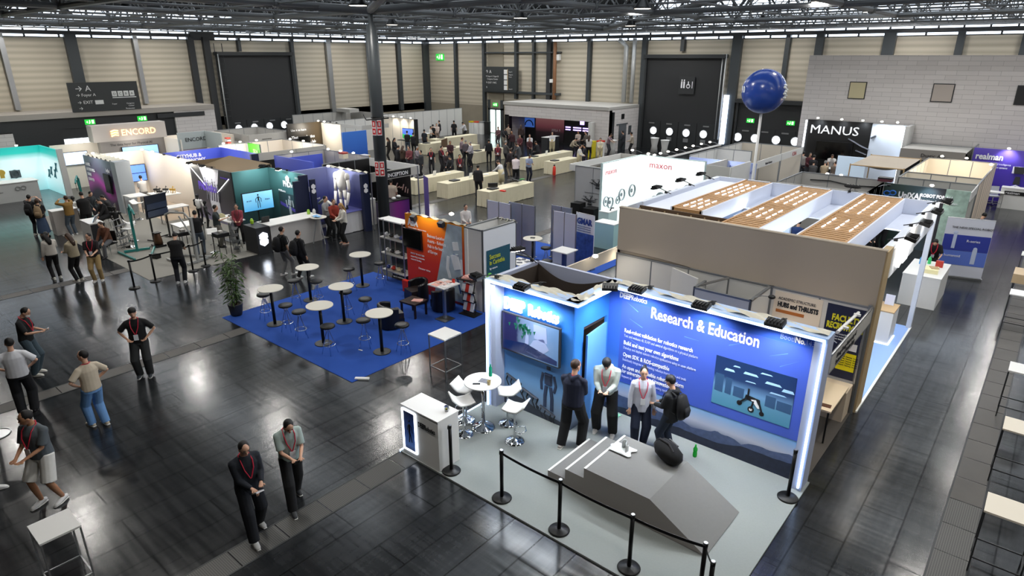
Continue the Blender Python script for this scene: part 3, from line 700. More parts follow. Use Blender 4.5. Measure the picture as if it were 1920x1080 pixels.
    if legs == 'skirt':
        g.tube([Vector((0, 0, hz)), Vector((0, 0, hz-.35)), Vector((0, 0, .22))], [(.17, .13), (.22, .19), (.25, .22)], 16)
    else:
        wide = 1.25 if legs == 'trousers' and det == 2 and build > 1.02 else 1.0
        for sd in (1, -1):
            hp_, k, an = lg[sd]
            if legs == 'shorts':
                g.tube([hp_+Vector((0, 0, .05)), hp_.lerp(k, .5), hp_.lerp(k, .97)], [.1*bw, .098*bw, .1*bw], n)
            else:
                low = an+Vector((0, 0, -.035)); g.tube([hp_+Vector((0, 0, .05)), hp_.lerp(k, .45), k, k.lerp(low, .4), low], [.1*bw, .092*bw, .074*bw*wide, .068*bw*wide, .062*bw*wide], n)
    if det == 0:
        for sd in (1, -1):
            an = lg[sd][2]; g.tube([an+Vector((0, -.05, -.05)), an+Vector((0, .08, -.05)), an+Vector((0, .17, -.06))], [.045, .045, .03], n)
    BAKE.append((obj({'trousers': 'trousers', 'shorts': 'shorts', 'skirt': 'skirt'}[legs], g, bm_, root, smooth=True), vox, 2, None))
    # --- shoes
    if det:
        for sd in (1, -1):
            an = lg[sd][2]; g = G()
            g.tube([an+Vector((0, -.075, -.045)), an+Vector((0, -.02, -.03)), an+Vector((.008*sd, .07, -.045)), an+Vector((.014*sd, .15, -.055)), an+Vector((.016*sd, .195, -.062))], [(.034, .034), (.044, .05), (.048, .036), (.043, .026), (.024, .014)], 12)
            g.cm = 1; g.tube([an+Vector((0, -.085, -.078)), an+Vector((0, -.02, -.078)), an+Vector((.01*sd, .1, -.078)), an+Vector((.016*sd, .205, -.076))], [(.036, .009), (.045, .009), (.05, .009), (.026, .008)], 12)
            obj('shoe', g, [cmat(shoes, .6), M['white'] if shoes not in ('#16161a',) else M['black']], root, smooth=True)
    # --- top
    g = G(); tl = .90 if not coat else .80; e2 = .02 if sleeve == 's' else .027
    TT = [(tl, .17, .128), (1.0, .165, .125), (1.12, .157, .118), (1.25, .167, .12), (1.335, .172, .116), (1.395, .14, .095), (1.44, .095, .075), (1.475, .062, .056)]
    g.tube([U((0, -.005, z)) for z, a, b_ in TT], [(a*bw+e2*.6, b_*bw+e2*.5) for z, a, b_ in TT], n+4)
    for sd in (1, -1):
        a, e, w_ = arms[sd]; g.ell(a, (.066*bw, .066, .062), n, 8); g.tube([U((0, -.015, 1.44)), U((.08*sd*bw, -.015, 1.425)), a+Vector((0, 0, .005))], [.05, .052, .056], n)
        if sleeve == 's': g.tube([a, a.lerp(e, .4), a.lerp(e, .85)], [.064*bw, .064*bw, .064*bw], n)
        elif sleeve == 'm': g.tube([a, a.lerp(e, .6), e, e.lerp(w_, .35)], [.064*bw, .06, .05, .048], n)
        else: g.tube([a, a.lerp(e, .5), e], [.068*bw, .062*bw, .056], n); g.ell(e, (.056, .056, .056), n, 6); g.tube([e, e.lerp(w_, .5), w_-(w_-e)*.04], [.056, .05, .04], n)
    if hood:
        g.tube([U((-.075, .05, 1.45)), U((-.08, -.04, 1.475)), U((0, -.115, 1.44)), U((.08, -.04, 1.475)), U((.075, .05, 1.45))], [.022, .036, .052, .036, .022], 10)
    topo = obj('hoodie' if hood else ('jacket' if (coat or sleeve == 'l' and not hood) else 'shirt'), g, cmat(top), root, smooth=True)
    BAKE.append((topo, vox, 2, None))
    if apron:
        g = G(); g.tube([U((0, .01, 1.2)), U((0, .01, 1.0)), Vector((0, .01, .5+dz))], [(.165*bw+.03, .15), (.18*bw+.02, .155), (.2, .17)], 16)
        obj('apron', g, cmat(apron), root, smooth=True)
    # --- hair
    hm = M['hair'+hair]; g = G()
    if hairstyle != 'bald':
        g.ell(Hd((0, -.02, .03)), (.082, .094, .099), n+4, 8, R=HT_)
        if hairstyle == 'fluffy': g.ell(Hd((0, -.004, .055)), (.09, .1, .084), n+4, 8, R=HT_)
        if hairstyle == 'long': g.tube([Hd((0, -.05, .06)), Hd((0, -.085, -.06)), U((0, -.125, 1.42)), U((0, -.14, 1.3))], [(.08, .06), (.09, .05), (.085, .035), (.05, .02)], 12)
        if hairstyle == 'bob': g.tube([Hd((0, -.03, .08)), Hd((0, -.05, 0)), Hd((0, -.045, -.09))], [(.07, .07), (.094, .075), (.088, .06)], 12)
        if hairstyle == 'bun': g.ell(Hd((0, -.13, .05)), (.045, .05, .045), 10, 7, R=HT_)
        if hairstyle == 'pony': g.tube([Hd((0, -.09, .05)), Hd((-.03, -.17, .06)), Hd((-.05, -.21, -.0))], [.03, .036, .015], 8)
        if hairstyle == 'cap': g.tube([Hd((0, .05, .07)), Hd((0, .16, .055))], [(.07, .012), (.055, .006)], 10)
        obj('cap' if hairstyle == 'cap' else 'hair', g, hm, root, smooth=True)
    if det:
        for e in (-1, 1):
            g = G(); g.ell(Hd((.031*e, .086, .014)), (.012, .007, .006), 8, 5, R=HT_); obj('eye', g, M['hairblack'], root)
            g = G(); g.tube([Hd((.012*e, .092, .036)), Hd((.048*e, .082, .038))], .004, 5); obj('eyebrow', g, M['hairblack'], root)
        g = G(); g.ell(Hd((0, .1, -.058)), (.022, .006, .0045), 8, 5, R=HT_); obj('mouth', g, mat('lips', '#8c4a42', .6), root)
    if mask:
        g = G(); g.ell(Hd((0, .055, -.055)), (.055, .06, .05), 12, 8, R=HT_); obj('face_mask', g, M['white'], root, smooth=True)
    if glasses:
        g = G()
        for e in (-1, 1): g.tube([Hd((.034*e, .1, .014)+()) + HT_ @ Vector((.022*cos(t), 0, .018*sin(t))) for t in [2*pi*k/10 for k in range(10)]], .0028, 4, closed=True)
        for e in (-1, 1): g.tube([Hd((.056*e, .098, .018)), Hd((.08*e, .0, .012))], .0028, 4)
        obj('glasses', g, M['black'], root)
    if lany:
        zb = 1.1 if det else 1.12; yb = .155*bw+.012; lr = .0095 if det else .015
        lm = M['lanyard'] if not lanyc else pmat(lanyc)
        g = G(); g.tube([U((0, -.085, 1.49)), U((.078, -.02, 1.485)), U((.085, .085*bw+.01, 1.41)), U((.07, .13*bw+.012, 1.3)), U((.008, yb, zb+.04)), U((-.008, yb, zb+.04)), U((-.07, .13*bw+.012, 1.3)), U((-.085, .085*bw+.01, 1.41)), U((-.078, -.02, 1.485))], lr, 5, closed=True)
        obj('lanyard', g, lm, root)
        if badge2:
            g = G(); c = U((0, yb+.006, zb-.03)); g.box(c, (.095, .008, .14), rx=-lean); obj('badge', g, M['badge'], root)
    root.scale = (s, s, s)
    return root, arms, U, s
def bake_people():
    dg = None
    for o, vox, sm, ex in BAKE:
        r = o.modifiers.new('r', 'REMESH'); r.mode = 'VOXEL'; r.voxel_size = vox; r.use_smooth_shade = True
        k = o.modifiers.new('s', 'SMOOTH'); k.iterations = sm; k.factor = .5
    dg = bpy.context.evaluated_depsgraph_get(); dg.update()
    new = [(o, bpy.data.meshes.new_from_object(o.evaluated_get(dg)), ex) for o, v, s_, ex in BAKE]
    for o, me, ex in new:
        o.modifiers.clear(); old = o.data
        if ex:
            nv = len(me.vertices); vs = [v.co[:] for v in me.vertices]+ex.v; fs = [tuple(p.vertices) for p in me.polygons]+[tuple(i+nv for i in f) for f in ex.f]
            m2 = bpy.data.meshes.new('body'); m2.from_pydata(vs, [], fs); m2.materials.append(me.materials[0]); m2.polygons.foreach_set('use_smooth', [True]*len(fs)); me = m2
        o.data = me
def worldpt(root, v):
    R = Matrix.Rotation(root.rotation_euler.z, 3, 'Z'); return Vector(root.location)+R @ (Vector(v)*root.scale[0])
def phone(root, arms, sd, label, c='#d8dadd', size=(.075, .012, .15), tilt=.7, nm='phone', off=(0, .06, .03)):
    w_ = arms[sd][2]; e = arms[sd][1]; d = (w_-e).normalized()
    p = worldpt(root, w_+d*.1+Vector(off)*.6); g = G(); g.box((0, 0, 0), size, rx=-tilt)
    o = obj(nm, g, [pmat(c, .3)], loc=p, rz=root.rotation_euler.z); return tag(o, label, nm.replace('_', ' '))
def backpack(root, U, label, c='#101114', s=1.0, straps=True, name='backpack'):
    t = thing(name, label, name.replace('_', ' '), root.location, root.rotation_euler.z)
    g = G(); f = root.scale[0]
    g.tube([U((0, -.24, .92)), U((0, -.25, 1.0)), U((0, -.25, 1.2)), U((0, -.22, 1.38)), U((0, -.2, 1.43))], [(.12*s, .06*s), (.155*s, .1*s), (.16*s, .11*s), (.12*s, .075*s), (.05*s, .03*s)], 14)
    obj('bag', g, cmat(c), t, smooth=True)
    g = G(); g.tube([U((0, -.345, 1.0)), U((0, -.355, 1.1)), U((0, -.34, 1.2))], [(.09, .03), (.11, .035), (.08, .02)], 12); obj('front_pocket', g, cmat(c), t, smooth=True)
    for sd in (1, -1):
        g = G(); g.tube([U((.09*sd, -.15, 1.4)), U((.1*sd, -.04, 1.475)), U((.12*sd, .1, 1.4)), U((.13*sd, .15, 1.22)), U((.16*sd, .04, 1.08)), U((.13*sd, -.15, 1.02))], [(.026, .01)]*6, 6); obj('strap', g, cmat(c), t)
    t.scale = root.scale
    return t
# ================================================================ NEAR BOOTH (blue, "DEEP Robotics")
g = G(); g.bb(-8.5, -2.12, 6.68, 10.8, 0, .033, 0); g.bb(-8.53, -8.5, 6.68, 9.1, 0, .045, 1)
carpm = mat('grey_booth_carpet', '#8f9593', .95, var=.06, vs=30)
tag(obj('booth_carpet', g, [carpm, M['ledblue']]), 'grey carpeted platform of the blue booth with a lit left edge', 'carpet')
Z0 = .035
t = thing('exhibition_booth', 'blue booth wall with Research & Education print and glowing LED edges', 'booth', (-5.3, 10.2, 0))
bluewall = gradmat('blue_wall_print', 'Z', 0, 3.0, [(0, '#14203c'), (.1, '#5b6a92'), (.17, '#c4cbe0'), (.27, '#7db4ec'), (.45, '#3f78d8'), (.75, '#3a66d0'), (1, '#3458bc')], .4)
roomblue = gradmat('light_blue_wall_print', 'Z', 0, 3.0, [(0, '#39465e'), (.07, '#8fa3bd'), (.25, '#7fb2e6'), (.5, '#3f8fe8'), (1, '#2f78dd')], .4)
sidewhite = pmat('#b9c2da')
g = G(); g.bb(-6.4, -2.2, 10.66, 10.78, Z0, 2.9); obj('back_panel', g, bluewall, t, world=True)
g = G(); g.bb(-8.2, -6.4, 9.4, 9.46, Z0, 2.85, 0); g.bb(-6.46, -6.4, 9.4, 9.75, Z0, 2.85); g.bb(-6.46, -6.4, 10.6, 10.7, Z0, 2.85); g.bb(-6.46, -6.4, 9.75, 10.6, 2.22, 2.85)
obj('cabin_panel', g, roomblue, t, world=True)
g = G(); g.bb(-8.4, -8.3, 9.1, 10.78, Z0, 2.97); g.bb(-8.4, -6.4, 10.7, 10.78, Z0, 2.97); g.bb(-8.35, -8.18, 9.12, 9.46, Z0, 2.85); obj('frame_post', g, sidewhite, t, world=True)
g = G(); g.bb(-2.36, -2.16, 10.42, 10.8, Z0, 2.97); obj('frame_post', g, sidewhite, t, world=True)
g = G(); g.bb(-8.4, -6.1, 9.08, 9.4, 2.9, 2.98); g.bb(-6.4, -6.12, 9.1, 10.7, 2.9, 2.98); g.bb(-6.4, -2.16, 10.4, 10.8, 2.9, 2.98); obj('header_beam', g, pmat('#b4cdf0'), t, world=True)
g = G(); g.sheet(lambda u, v: (-8.36+2.2*u, 9.16+.3*v, 2.985+.03*sin(23*u+5*v)*sin(7*v+11*u)), 44, 6)
g.sheet(lambda u, v: (-6.38+.26*v, 9.3+1.4*u, 2.985+.04*sin(19*u+4*v)*sin(6*v+9*u)), 30, 6); g.sheet(lambda u, v: (-6.2+4.0*u, 10.5+.26*v, 2.985+.035*sin(37*u+3*v)*sin(5*v+17*u)), 70, 6)
obj('loose_fabric', g, M['dirtyfab'], t, world=True, smooth=True)
g = G(); zz = 2.9
g.bb(-8.4, -6.1, 9.06, 9.08, 2.915, 2.955); g.bb(-6.12, -6.1, 9.08, 10.39, 2.915, 2.955); g.bb(-6.1, -2.2, 10.38, 10.4, 2.915, 2.955); g.bb(-8.4, -8.365, 9.06, 9.09, Z0, 2.93); g.bb(-2.23, -2.195, 10.38, 10.42, .1, 2.93)
obj('led_strip', g, M['ledblue'], t, world=True)
# interior dark cabin drape
g = G(); g.bb(-8.28, -6.5, 9.5, 9.52, .1, 2.8); g.bb(-8.28, -8.26, 9.5, 10.68, .1, 2.9); g.bb(-6.5, -6.48, 9.5, 10.68, 2.1, 2.9); g.sheet(lambda u, v: (-8.28+1.85*u, 10.66-.12*sin(pi*u)*v*v, .2+2.75*v-.22*sin(pi*u)*v), 20, 10)
obj('cabin_lining', g, mat('brown_grey_drape', '#4e443c', .95), t, world=True)
# door ajar
g = G(); g.box((0, .42, 1.03), (.04, .84, 2.0)); do = obj('door', g, pmat('#6db0f6'), t); do.location = Vector((-6.40, 10.58, Z0))-t.location; do.rotation_euler = (0, 0, pi+radians(6))
g = G(); g.cyl((.03, .74, 1.0), (.09, .74, 1.0), .015); g.cyl((.09, .74, 1.0), (.09, .62, 1.0), .012); obj('door_handle', g, M['steel'], do)
# printed artwork
U_ = (1, 0, 0); V_ = (0, 0, 1)
g = G(); g.prism([(-6.1, 2.6), (-3.2, 2.62), (-2.4, 2.62), (-2.4, .84), (-6.1, .78)], (0, 10.655, 0), U_, V_, .003)
art = obj('text_field_print', g, pmat('#4560c4', .35), t, world=True)
random.seed(3)
def ridge(x0, x1, n, base, amp, seed):
    rnd = random.Random(seed); h = [0]*(n+1)
    for o in range(5):
        k = 2**(o+1); c = [rnd.uniform(-1, 1) for _ in range(k+2)]
        for i in range(n+1): q = i/n*k; a = int(q); f_ = q-a; h[i] += (c[a]*(1-f_)+c[a+1]*f_)*amp/(1.7**o)
    return [(x0, Z0)]+[(x0+(x1-x0)*i/n, base+h[i]) for i in range(n+1)]+[(x1, Z0)]
def ridgeobj(x0, x1, base, amp, seed, y, c, parent=t):
    P = [(a, max(b_, Z0+.02)) if 0 < i < 61 else (a, b_) for i, (a, b_) in enumerate(ridge(x0, x1, 60, base, amp, seed))]
    g = G(); k = len(P)-2
    for i in range(1, k): g.add([(P[i][0], y, Z0), (P[i+1][0], y, Z0), (P[i+1][0], y, P[i+1][1]), (P[i][0], y, P[i][1])], [(0, 1, 2, 3)])
    return obj('mountain_print', g, c, parent, world=True)
mount = mat('mountain_print_dark', '#20273c', .6, var=.5, vs=9); mount2 = mat('mountain_print_light', '#4d5c80', .6, var=.35, vs=12)
ridgeobj(-6.35, -2.37, .37, .17, 5, 10.652, mount2); ridgeobj(-6.35, -2.37, .22, .12, 11, 10.648, mount)
g = G(); g.prism([(-4.03, 2.03), (-2.58, 2.03), (-2.58, 1.04), (-4.03, 1.04)], (0, 10.65, 0), U_, V_, .006)
pic = obj('lab_photo_print', g, gradmat('lab_photo', 'Z', 1.04, 2.03, [(0, '#4d8fae'), (.3, '#5f96b8'), (.42, '#6c97c4'), (.62, '#223a66'), (1, '#17305c')], .35), t, world=True)
g = G()
for i, (x, z, w_, h) in enumerate(((-3.85, 1.78, .2, .05), (-3.5, 1.82, .28, .05), (-3.1, 1.76, .3, .05), (-3.7, 1.9, .14, .03), (-3.2, 1.92, .22, .03), (-2.8, 1.7, .22, .06), (-3.45, 1.68, .2, .025), (-3.0, 1.6, .3, .03))): g.prism([(x, z), (x+w_, z+.01), (x+w_*.85, z+h), (x+.03, z+h)], (0, 10.646, 0), U_, V_, .004)
obj('ceiling_light_print', g, pmat('#a9d4f4'), pic, world=True)
g = G()
for x, w_, h in ((-4.0, .16, .36), (-3.8, .12, .33), (-3.64, .2, .2), (-3.05, .18, .22), (-2.85, .26, .18)): g.prism([(x, 1.32), (x+w_, 1.31), (x+w_, 1.32+h), (x, 1.32+h)], (0, 10.646, 0), U_, V_, .003)
obj('workbench_print', g, pmat('#33557c'), pic, world=True)
g = G()
for x, z, r in ((-3.5, 1.22, .05), (-3.28, 1.16, .06), (-3.08, 1.14, .045)): g.tube([(x, 10.646, z), (x, 10.64, z)], r, 14)
g.prism([(-3.42, 1.34), (-3.12, 1.3), (-3.14, 1.4), (-3.4, 1.43)], (0, 10.644, 0), U_, V_, .004)
for a, b_ in (((-3.38, 1.36), (-3.5, 1.24)), ((-3.25, 1.34), (-3.28, 1.18)), ((-3.14, 1.32), (-3.08, 1.16)), ((-3.36, 1.42), (-3.36, 1.56)), ((-3.2, 1.40), (-3.14, 1.30))): g.tube([(a[0], 10.642, a[1]), (b_[0], 10.642, b_[1])], .018, 5)
obj('wheeled_robot_print', g, M['blackprint'], pic, world=True)
g = G(); g.tube([(-3.28, 10.642, 1.16), (-3.28, 10.636, 1.16)], .03, 12); g.prism([(-3.3, 1.36), (-3.16, 1.22), (-3.1, 1.24), (-3.2, 1.38)], (0, 10.64, 0), U_, V_, .003); obj('wheeled_robot_print', g, M['whiteprint'], pic, world=True)
g = G()
for x, z, dx, dz in ((-6.0, 2.6, .28, -.16), (-5.9, 2.25, .3, -.12), (-3.55, 2.42, -.28, -.14), (-3.1, 2.3, .3, .13), (-2.6, 2.35, -.3, -.2), (-5.95, 1.85, .35, -.15), (-4.4, 2.2, -.3, .0)): g.prism([(x, z), (x+dx, z+dz), (x+dx+.005, z+dz+.012)], (0, 10.65, 0), U_, V_, .002)
obj('streak_print', g, pmat('#6fa0ff'), t, world=True)
wpr = M['whiteprint']; y_ = 10.648
text('Research & Education', (-5.44, y_, 2.4), U_, .33, wpr, t, bold=.018, sx=.735)
text('DEEP', (-6.16, y_, 2.66), U_, .16, wpr, t, bold=.05, sx=.75); text('Robotics', (-5.89, y_, 2.66), U_, .16, wpr, t, sx=.62)
text('Booth ', (-2.97, y_, 2.68), U_, .14, pmat('#8fa2d6'), t, sx=.8); text('No.', (-2.72, y_, 2.68), U_, .14, wpr, t, bold=.04, sx=.8); text('143', (-2.55, y_, 2.68), U_, .14, pmat('#8fa2d6'), t, sx=.75)
for z, a, b_ in ((1.93, 'Real-robot validation for robotics research', 'Test and evaluate AI, SLAM and control algorithms on a physical platform'),
                 (1.66, 'Build and test your own algorithms', 'Develop and deploy custom robotics applications using an open platform'),
                 (1.39, 'Open SDK & ROS-compatible', 'Seamlessly integrate with existing robotics frameworks and tools')):
    text(a, (-6.0, y_, z), U_, .125, wpr, t, bold=.012, sx=.69); text(b_, (-6.0, y_, z-.1), U_, .082, pmat('#b8c4f0'), t, sx=.66)
text('An open and accessible robotics platform', (-6.0, y_, 1.12), U_, .12, wpr, t, bold=.012, sx=.69); text('for university labs and innovation', (-6.0, y_, 1.01), U_, .12, wpr, t, bold=.012, sx=.69)
text('Support AI, sensing and real-world testing capabilities', (-6.0, y_, .9), U_, .082, pmat('#b8c4f0'), t, sx=.66)
glow = mat('glowing_sign_letters', '#ffffff', .4, emit='#f2f5ff', es=4)
text('DEEP', (-8.12, 9.34, 2.33), U_, .33, glow, t, name='illuminated_letters', ext=.025, bold=.05, sx=.72)
text('Robotics', (-7.48, 9.34, 2.33), U_, .33, glow, t, name='illuminated_letters', ext=.025, bold=.02, sx=.64)
# robots printed on the cabin wall
g = G(); yy = 9.396
def stroke(pts, r, yv=yy): g.tube([(a, yv, b_) for a, b_ in pts], [(r, .003)]*len(pts) if False else r, 6, flat=.2)
hx = -6.98
for pts, r in (([(hx, 1.22), (hx, 1.3)], .05), ([(hx-.1, 1.12), (hx+.1, 1.12)], .045), ([(hx, 1.14), (hx, .88)], .1), ([(hx-.14, 1.12), (hx-.18, .9), (hx-.17, .72)], .035), ([(hx+.14, 1.12), (hx+.19, .9), (hx+.15, .74)], .035), ([(hx-.05, .84), (hx-.08, .6), (hx-.08, .34)], .045), ([(hx+.06, .84), (hx+.1, .58), (hx+.1, .3)], .045)): stroke(pts, r)
obj('humanoid_print', g, pmat('#33415f'), t, world=True)
g = G(); random.seed(5)
for x, z, s_ in ((-7.9, .72, 1.0), (-7.45, .52, 1.05), (-6.98, .28, .95)):
    stroke([(x-.2*s_, z+.06), (x+.2*s_, z-.06)], .055*s_)
    for lx in (-.17, -.05, .1, .2): stroke([(x+lx*s_, z-lx*.3), (x+(lx-.05)*s_, z-.14*s_-lx*.3), (x+(lx+.02)*s_, z-.27*s_-lx*.3)], .018*s_)
for x, z in ((-7.25, .25), (-6.9, .1)): g.tube([(x, yy, z), (x, yy-.004, z)], .045, 12)
obj('robot_dog_print', g, pmat('#262c38'), t, world=True)
P = [(-8.2, Z0), (-8.2, .35), (-7.6, .3), (-7.2, .18), (-6.7, .14), (-6.42, .08), (-6.42, Z0)]
g = G(); g.prism(P, (0, 9.398, 0), U_, V_, .002); obj('ground_print', g, pmat('#3f4654'), t, world=True)
# television on the cabin wall
tv = thing('television', 'large wall television playing a video under the glowing sign on the blue booth', 'television', (-7.38, 9.3, 1.84))
g = G(); g.box((0, 0, 0), (1.5, .06, .86)); obj('bezel', g, M['darkgrey'], tv)
g = G(); g.box((0, -.033, 0), (1.45, .006, .81)); scr = obj('screen', g, gradmat('tv_screen_video', 'X', -.73, .73, [(0, '#20204a'), (.33, '#23254a'), (.38, '#51607c'), (.7, '#6f86a8'), (1, '#54749c')], .15, emit=.55, noise=.15, ns=4), tv)
g = G()
for p in ([(-.7, -.2), (-.1, -.12), (.7, -.28), (.7, -.38), (-.7, -.38)],): g.prism(p, (0, -.038, 0), U_, V_, .003)
obj('video_image', g, mat('screen_deep_blue', '#0d1a3c', .2, emit='#152c66', es=.5), scr)
g = G(); g.prism([(-.1, -.3), (.1, .0), (.35, .1), (.5, -.1), (.2, -.36)], (0, -.038, 0), U_, V_, .003); g.prism([(.12, .05), (.45, .02), (.42, .36), (.1, .36)], (0, -.038, 0), U_, V_, .003); g.prism([(-.14, -.3), (-.1, .05), (-.02, .3), (-.02, -.1)], (0, -.038, 0), U_, V_, .003)
obj('video_image', g, mat('screen_pale_grey', '#8f9cc0', .2, emit='#8f9cc0', es=.35), scr)
g = G(); random.seed(2)
for k in range(34): a, b_ = random.gauss(-.16, .11), random.gauss(.24, .07); g.prism([(a, b_), (a+.06, b_+.02), (a+.03, b_-.07)], (0, -.042, 0), U_, V_, .002)
obj('video_image', g, mat('screen_green_leaves', '#1d5a48', .2, emit='#1d5a48', es=.5), scr)
# flood lamps of the booth
def flood(loc, aim, label, power=0, col=(1, .96, .9), arm=.35, dirv=(0, -1), head=(.3, .2, .06), group=None, spot=120, face=None):
    """arm from loc (wall top) out along dirv, head at its end"""
    t = thing('flood_lamp', label, 'lamp', loc, 0, group); dx, dy = dirv
    g = G(); g.tube([(-dx*.15, -dy*.15, .0), (0, 0, .05), (dx*arm*.6, dy*arm*.6, .1), (dx*arm, dy*arm, .12)], .012, 6); g.box((0, 0, .02), (.07, .07, .06)); obj('arm', g, M['black'], t)
    g = G(); rzv = atan2(dy, dx)+pi/2; g.box((dx*(arm+.06), dy*(arm+.06), .12), head, rz=rzv, rx=.25, m=0)
    for k in range(5): g.box((dx*(arm+.06)-dy*(k-2)*head[0]/5.5, dy*(arm+.06)+dx*(k-2)*head[0]/5.5, .15), (.012, head[1]*.9, .05), rz=rzv)
    obj('head', g, M['black'], t)
    g = G(); g.box((dx*(arm+.05), dy*(arm+.05), .085), (head[0]*.86, head[1]*.8, .01), rz=rzv, rx=.25); obj('lens', g, face or M['flood'], t)
    if power: light('SPOT', 'flood_light', (loc[0]+dx*(arm+.05), loc[1]+dy*(arm+.05), loc[2]+.06), power, col, .1, aim, spot, .7)
    return t
flood((-8.2, 9.2, 3.0), (-8.0, 9.5, 0), 'black flood lamp on the left corner of the blue cabin, over the white post', 60, arm=.42, dirv=(-.25, -.97), col=(.85, .92, 1))
flood((-7.25, 9.45, 3.0), (-7.2, 9.6, .4), 'black flood lamp on the cabin roof above the glowing letters', 110, arm=.55, dirv=(0, -1), col=(.9, .95, 1))
flood((-6.15, 10.25, 3.0), (-6.3, 10.5, .5), 'black flood lamp in the inner corner by the small white logo', 90, arm=.32, dirv=(.5, -.85), col=(.9, .95, 1))
flood((-5.5, 10.65, 3.0), (-5.5, 10.8, .8), 'black flood lamp above the word Research', 120, arm=.45, col=(.95, .97, 1))
flood((-4.22, 10.65, 3.0), (-4.2, 10.8, .8), 'black flood lamp above the ampersand of the printed title', 120, arm=.45, col=(.95, .97, 1))
flood((-2.95, 10.65, 3.0), (-2.9, 10.8, .8), 'black flood lamp above the booth number at the right end', 120, arm=.4, col=(.95, .97, 1))
flood((-8.35, 10.55, 3.0), (-9.2, 10.8, 0), 'black flood lamp reaching left over the blue carpet from the cabin rear', 30, arm=.5, dirv=(-1, .3))
light('AREA', 'booth_wash_light', (-4.3, 9.9, 3.05), 85, (.93, .97, 1), 3.4, (-4.3, 8.2, 0), size_y=.15)
light('AREA', 'booth_wash_light', (-7.2, 8.9, 3.05), 42, (.85, .93, 1), 2.0, (-7.2, 7.6, 0), size_y=.15)

# white lit podium
t = thing('reception_podium', 'white podium with a glowing framed robot picture on its side', 'podium', (-7.9, 6.96, Z0))
pdm = M['white']; g = G(); g.bb(-8.42, -7.42, 6.7, 7.22, Z0, 1.08); obj('body', g, pdm, t, world=True)
g = G(); g.bb(-8.43, -7.41, 6.69, 7.23, 1.08, 1.1); obj('countertop', g, pdm, t, world=True)
g = G(); xa, xb, za, zb = -8.38, -8.03, .16, 1.02
g.tube([(xa, 6.69, za), (xb, 6.69, za), (xb, 6.69, zb), (xa, 6.69, zb)], .022, 6, closed=True); obj('light_frame', g, M['led'], t, world=True)
g = G(); g.bb(xa+.03, xb-.03, 6.685, 6.7, za+.03, zb-.03); pr = obj('picture', g, gradmat('podium_picture', 'Z', .16, 1.02, [(0, '#232838'), (.15, '#4a6aa8'), (.45, '#24407c'), (1, '#16182c')], .3, emit=.4), t, world=True)
g = G()
for p, r in (([(-8.22, .35), (-8.2, .5), (-8.22, .6)], .016), ([(-8.14, .37), (-8.17, .5), (-8.2, .6)], .014), ([(-8.2, .6), (-8.2, .75)], .03), ([(-8.2, .8), (-8.19, .84)], .022), ([(-8.26, .6), (-8.24, .7), (-8.18, .74)], .012), ([(-8.12, .58), (-8.14, .7), (-8.2, .74)], .012)): g.tube([(a, 6.684, b_) for a, b_ in p], r, 6, flat=.3)
obj('robot_figure_print', g, pmat('#0f1220'), pr, world=True)
text('DEEP', (-7.95, 6.688, .8), U_, .15, M['blackprint'], t, bold=.02, sx=.55); text('Robotics', (-7.77, 6.688, .8), U_, .15, M['blackprint'], t, sx=.52)
cup = thing('lemon_drink', 'clear cup with a yellow lemon slice on the white podium', 'cup', (-7.56, 7.06, 1.1)); g = G(); g.lathe([(.03, 0), (.042, .11), (.045, .11), (.034, .0)], n=14); obj('cup', g, M['glasswin'], cup, smooth=True)
g = G(); g.ell((0, 0, .05), (.03, .03, .035), 10, 8); obj('lemon_slice', g, pmat('#f4d82a'), cup)
g = G(); g.tube([(-.06, .1, .0), (-.02, .14, .03), (.05, .12, .0), (0, .08, 0)], .006, 5, closed=True); tag(obj('wired_earphones', g, M['white'], loc=(-7.62, 7.04, 1.107)), 'small tangle of white cable on the podium beside the lemon cup', 'cable')

# ramp block with steps
t = thing('demo_ramp', 'grey carpeted ramp block with three white-edged steps in front of the blue wall', 'ramp', (-4.3, 8.5, Z0))
ya, yb = 7.85, 9.18; ramp_m = mat('grey_ramp_felt', '#7a7a78', .9, var=.05, vs=20); ramp_s = mat('grey_ramp_side', '#8a8582', .8)
P = [(-5.8, Z0), (-5.8, .2), (-5.42, .2), (-5.42, .4), (-5.03, .4), (-5.03, .6), (-3.77, .6), (-2.77, Z0+.01)]
g = G(); k = len(P); A = [(a, ya, b_) for a, b_ in P]; B = [(a, yb, b_) for a, b_ in P]
g.add(A+B, [tuple(range(k-1, -1, -1)), tuple(range(k, 2*k))], 1); bi = len(g.v)
g.add(A+B, [(i, i+1, k+i+1, k+i) for i in range(k-1)], 0); obj('block', g, [ramp_m, ramp_s], t, world=True)
for x, z in ((-5.8, .2), (-5.42, .4), (-5.03, .6)):
    g = G(); g.bb(x-.004, x+.035, ya, yb, z-.01, z+.006); obj('step_nosing', g, M['white'], t, world=True)
# retractable queue barriers
def stan(x, y, label, h=1.0, base=True, z=Z0, group='black queue barrier posts'):
    t = thing('barrier_post', label, 'barrier post', (x, y, z), 0, None)
    g = G(); g.lathe([(.17, 0), (.175, .012), (.16, .03), (.05, .045), (.035, .05)], n=28); obj('base', g, M['blackmetal'], t, smooth=True)
    g = G(); g.cyl((0, 0, .04), (0, 0, h-.06), .032, n=16); obj('pole', g, M['blackmetal'], t, smooth=True)
    g = G(); g.lathe([(.034, 0), (.036, .05), (.034, .06)], (0, 0, h-.08), 16); g.box((0, -.035, h-.06), (.03, .02, .06)); obj('belt_head', g, M['black'], t)
    g = G(); g.lathe([(.033, 0), (.028, .008)], (0, 0, h-.02), 16); obj('cap', g, M['alu'], t)
    return t
sp = [(-7.28, 6.86), (-6.06, 6.88), (-4.83, 6.88), (-3.55, 6.9), (-2.5, 7.04), (-2.28, 6.78), (-2.28, 10.1)]
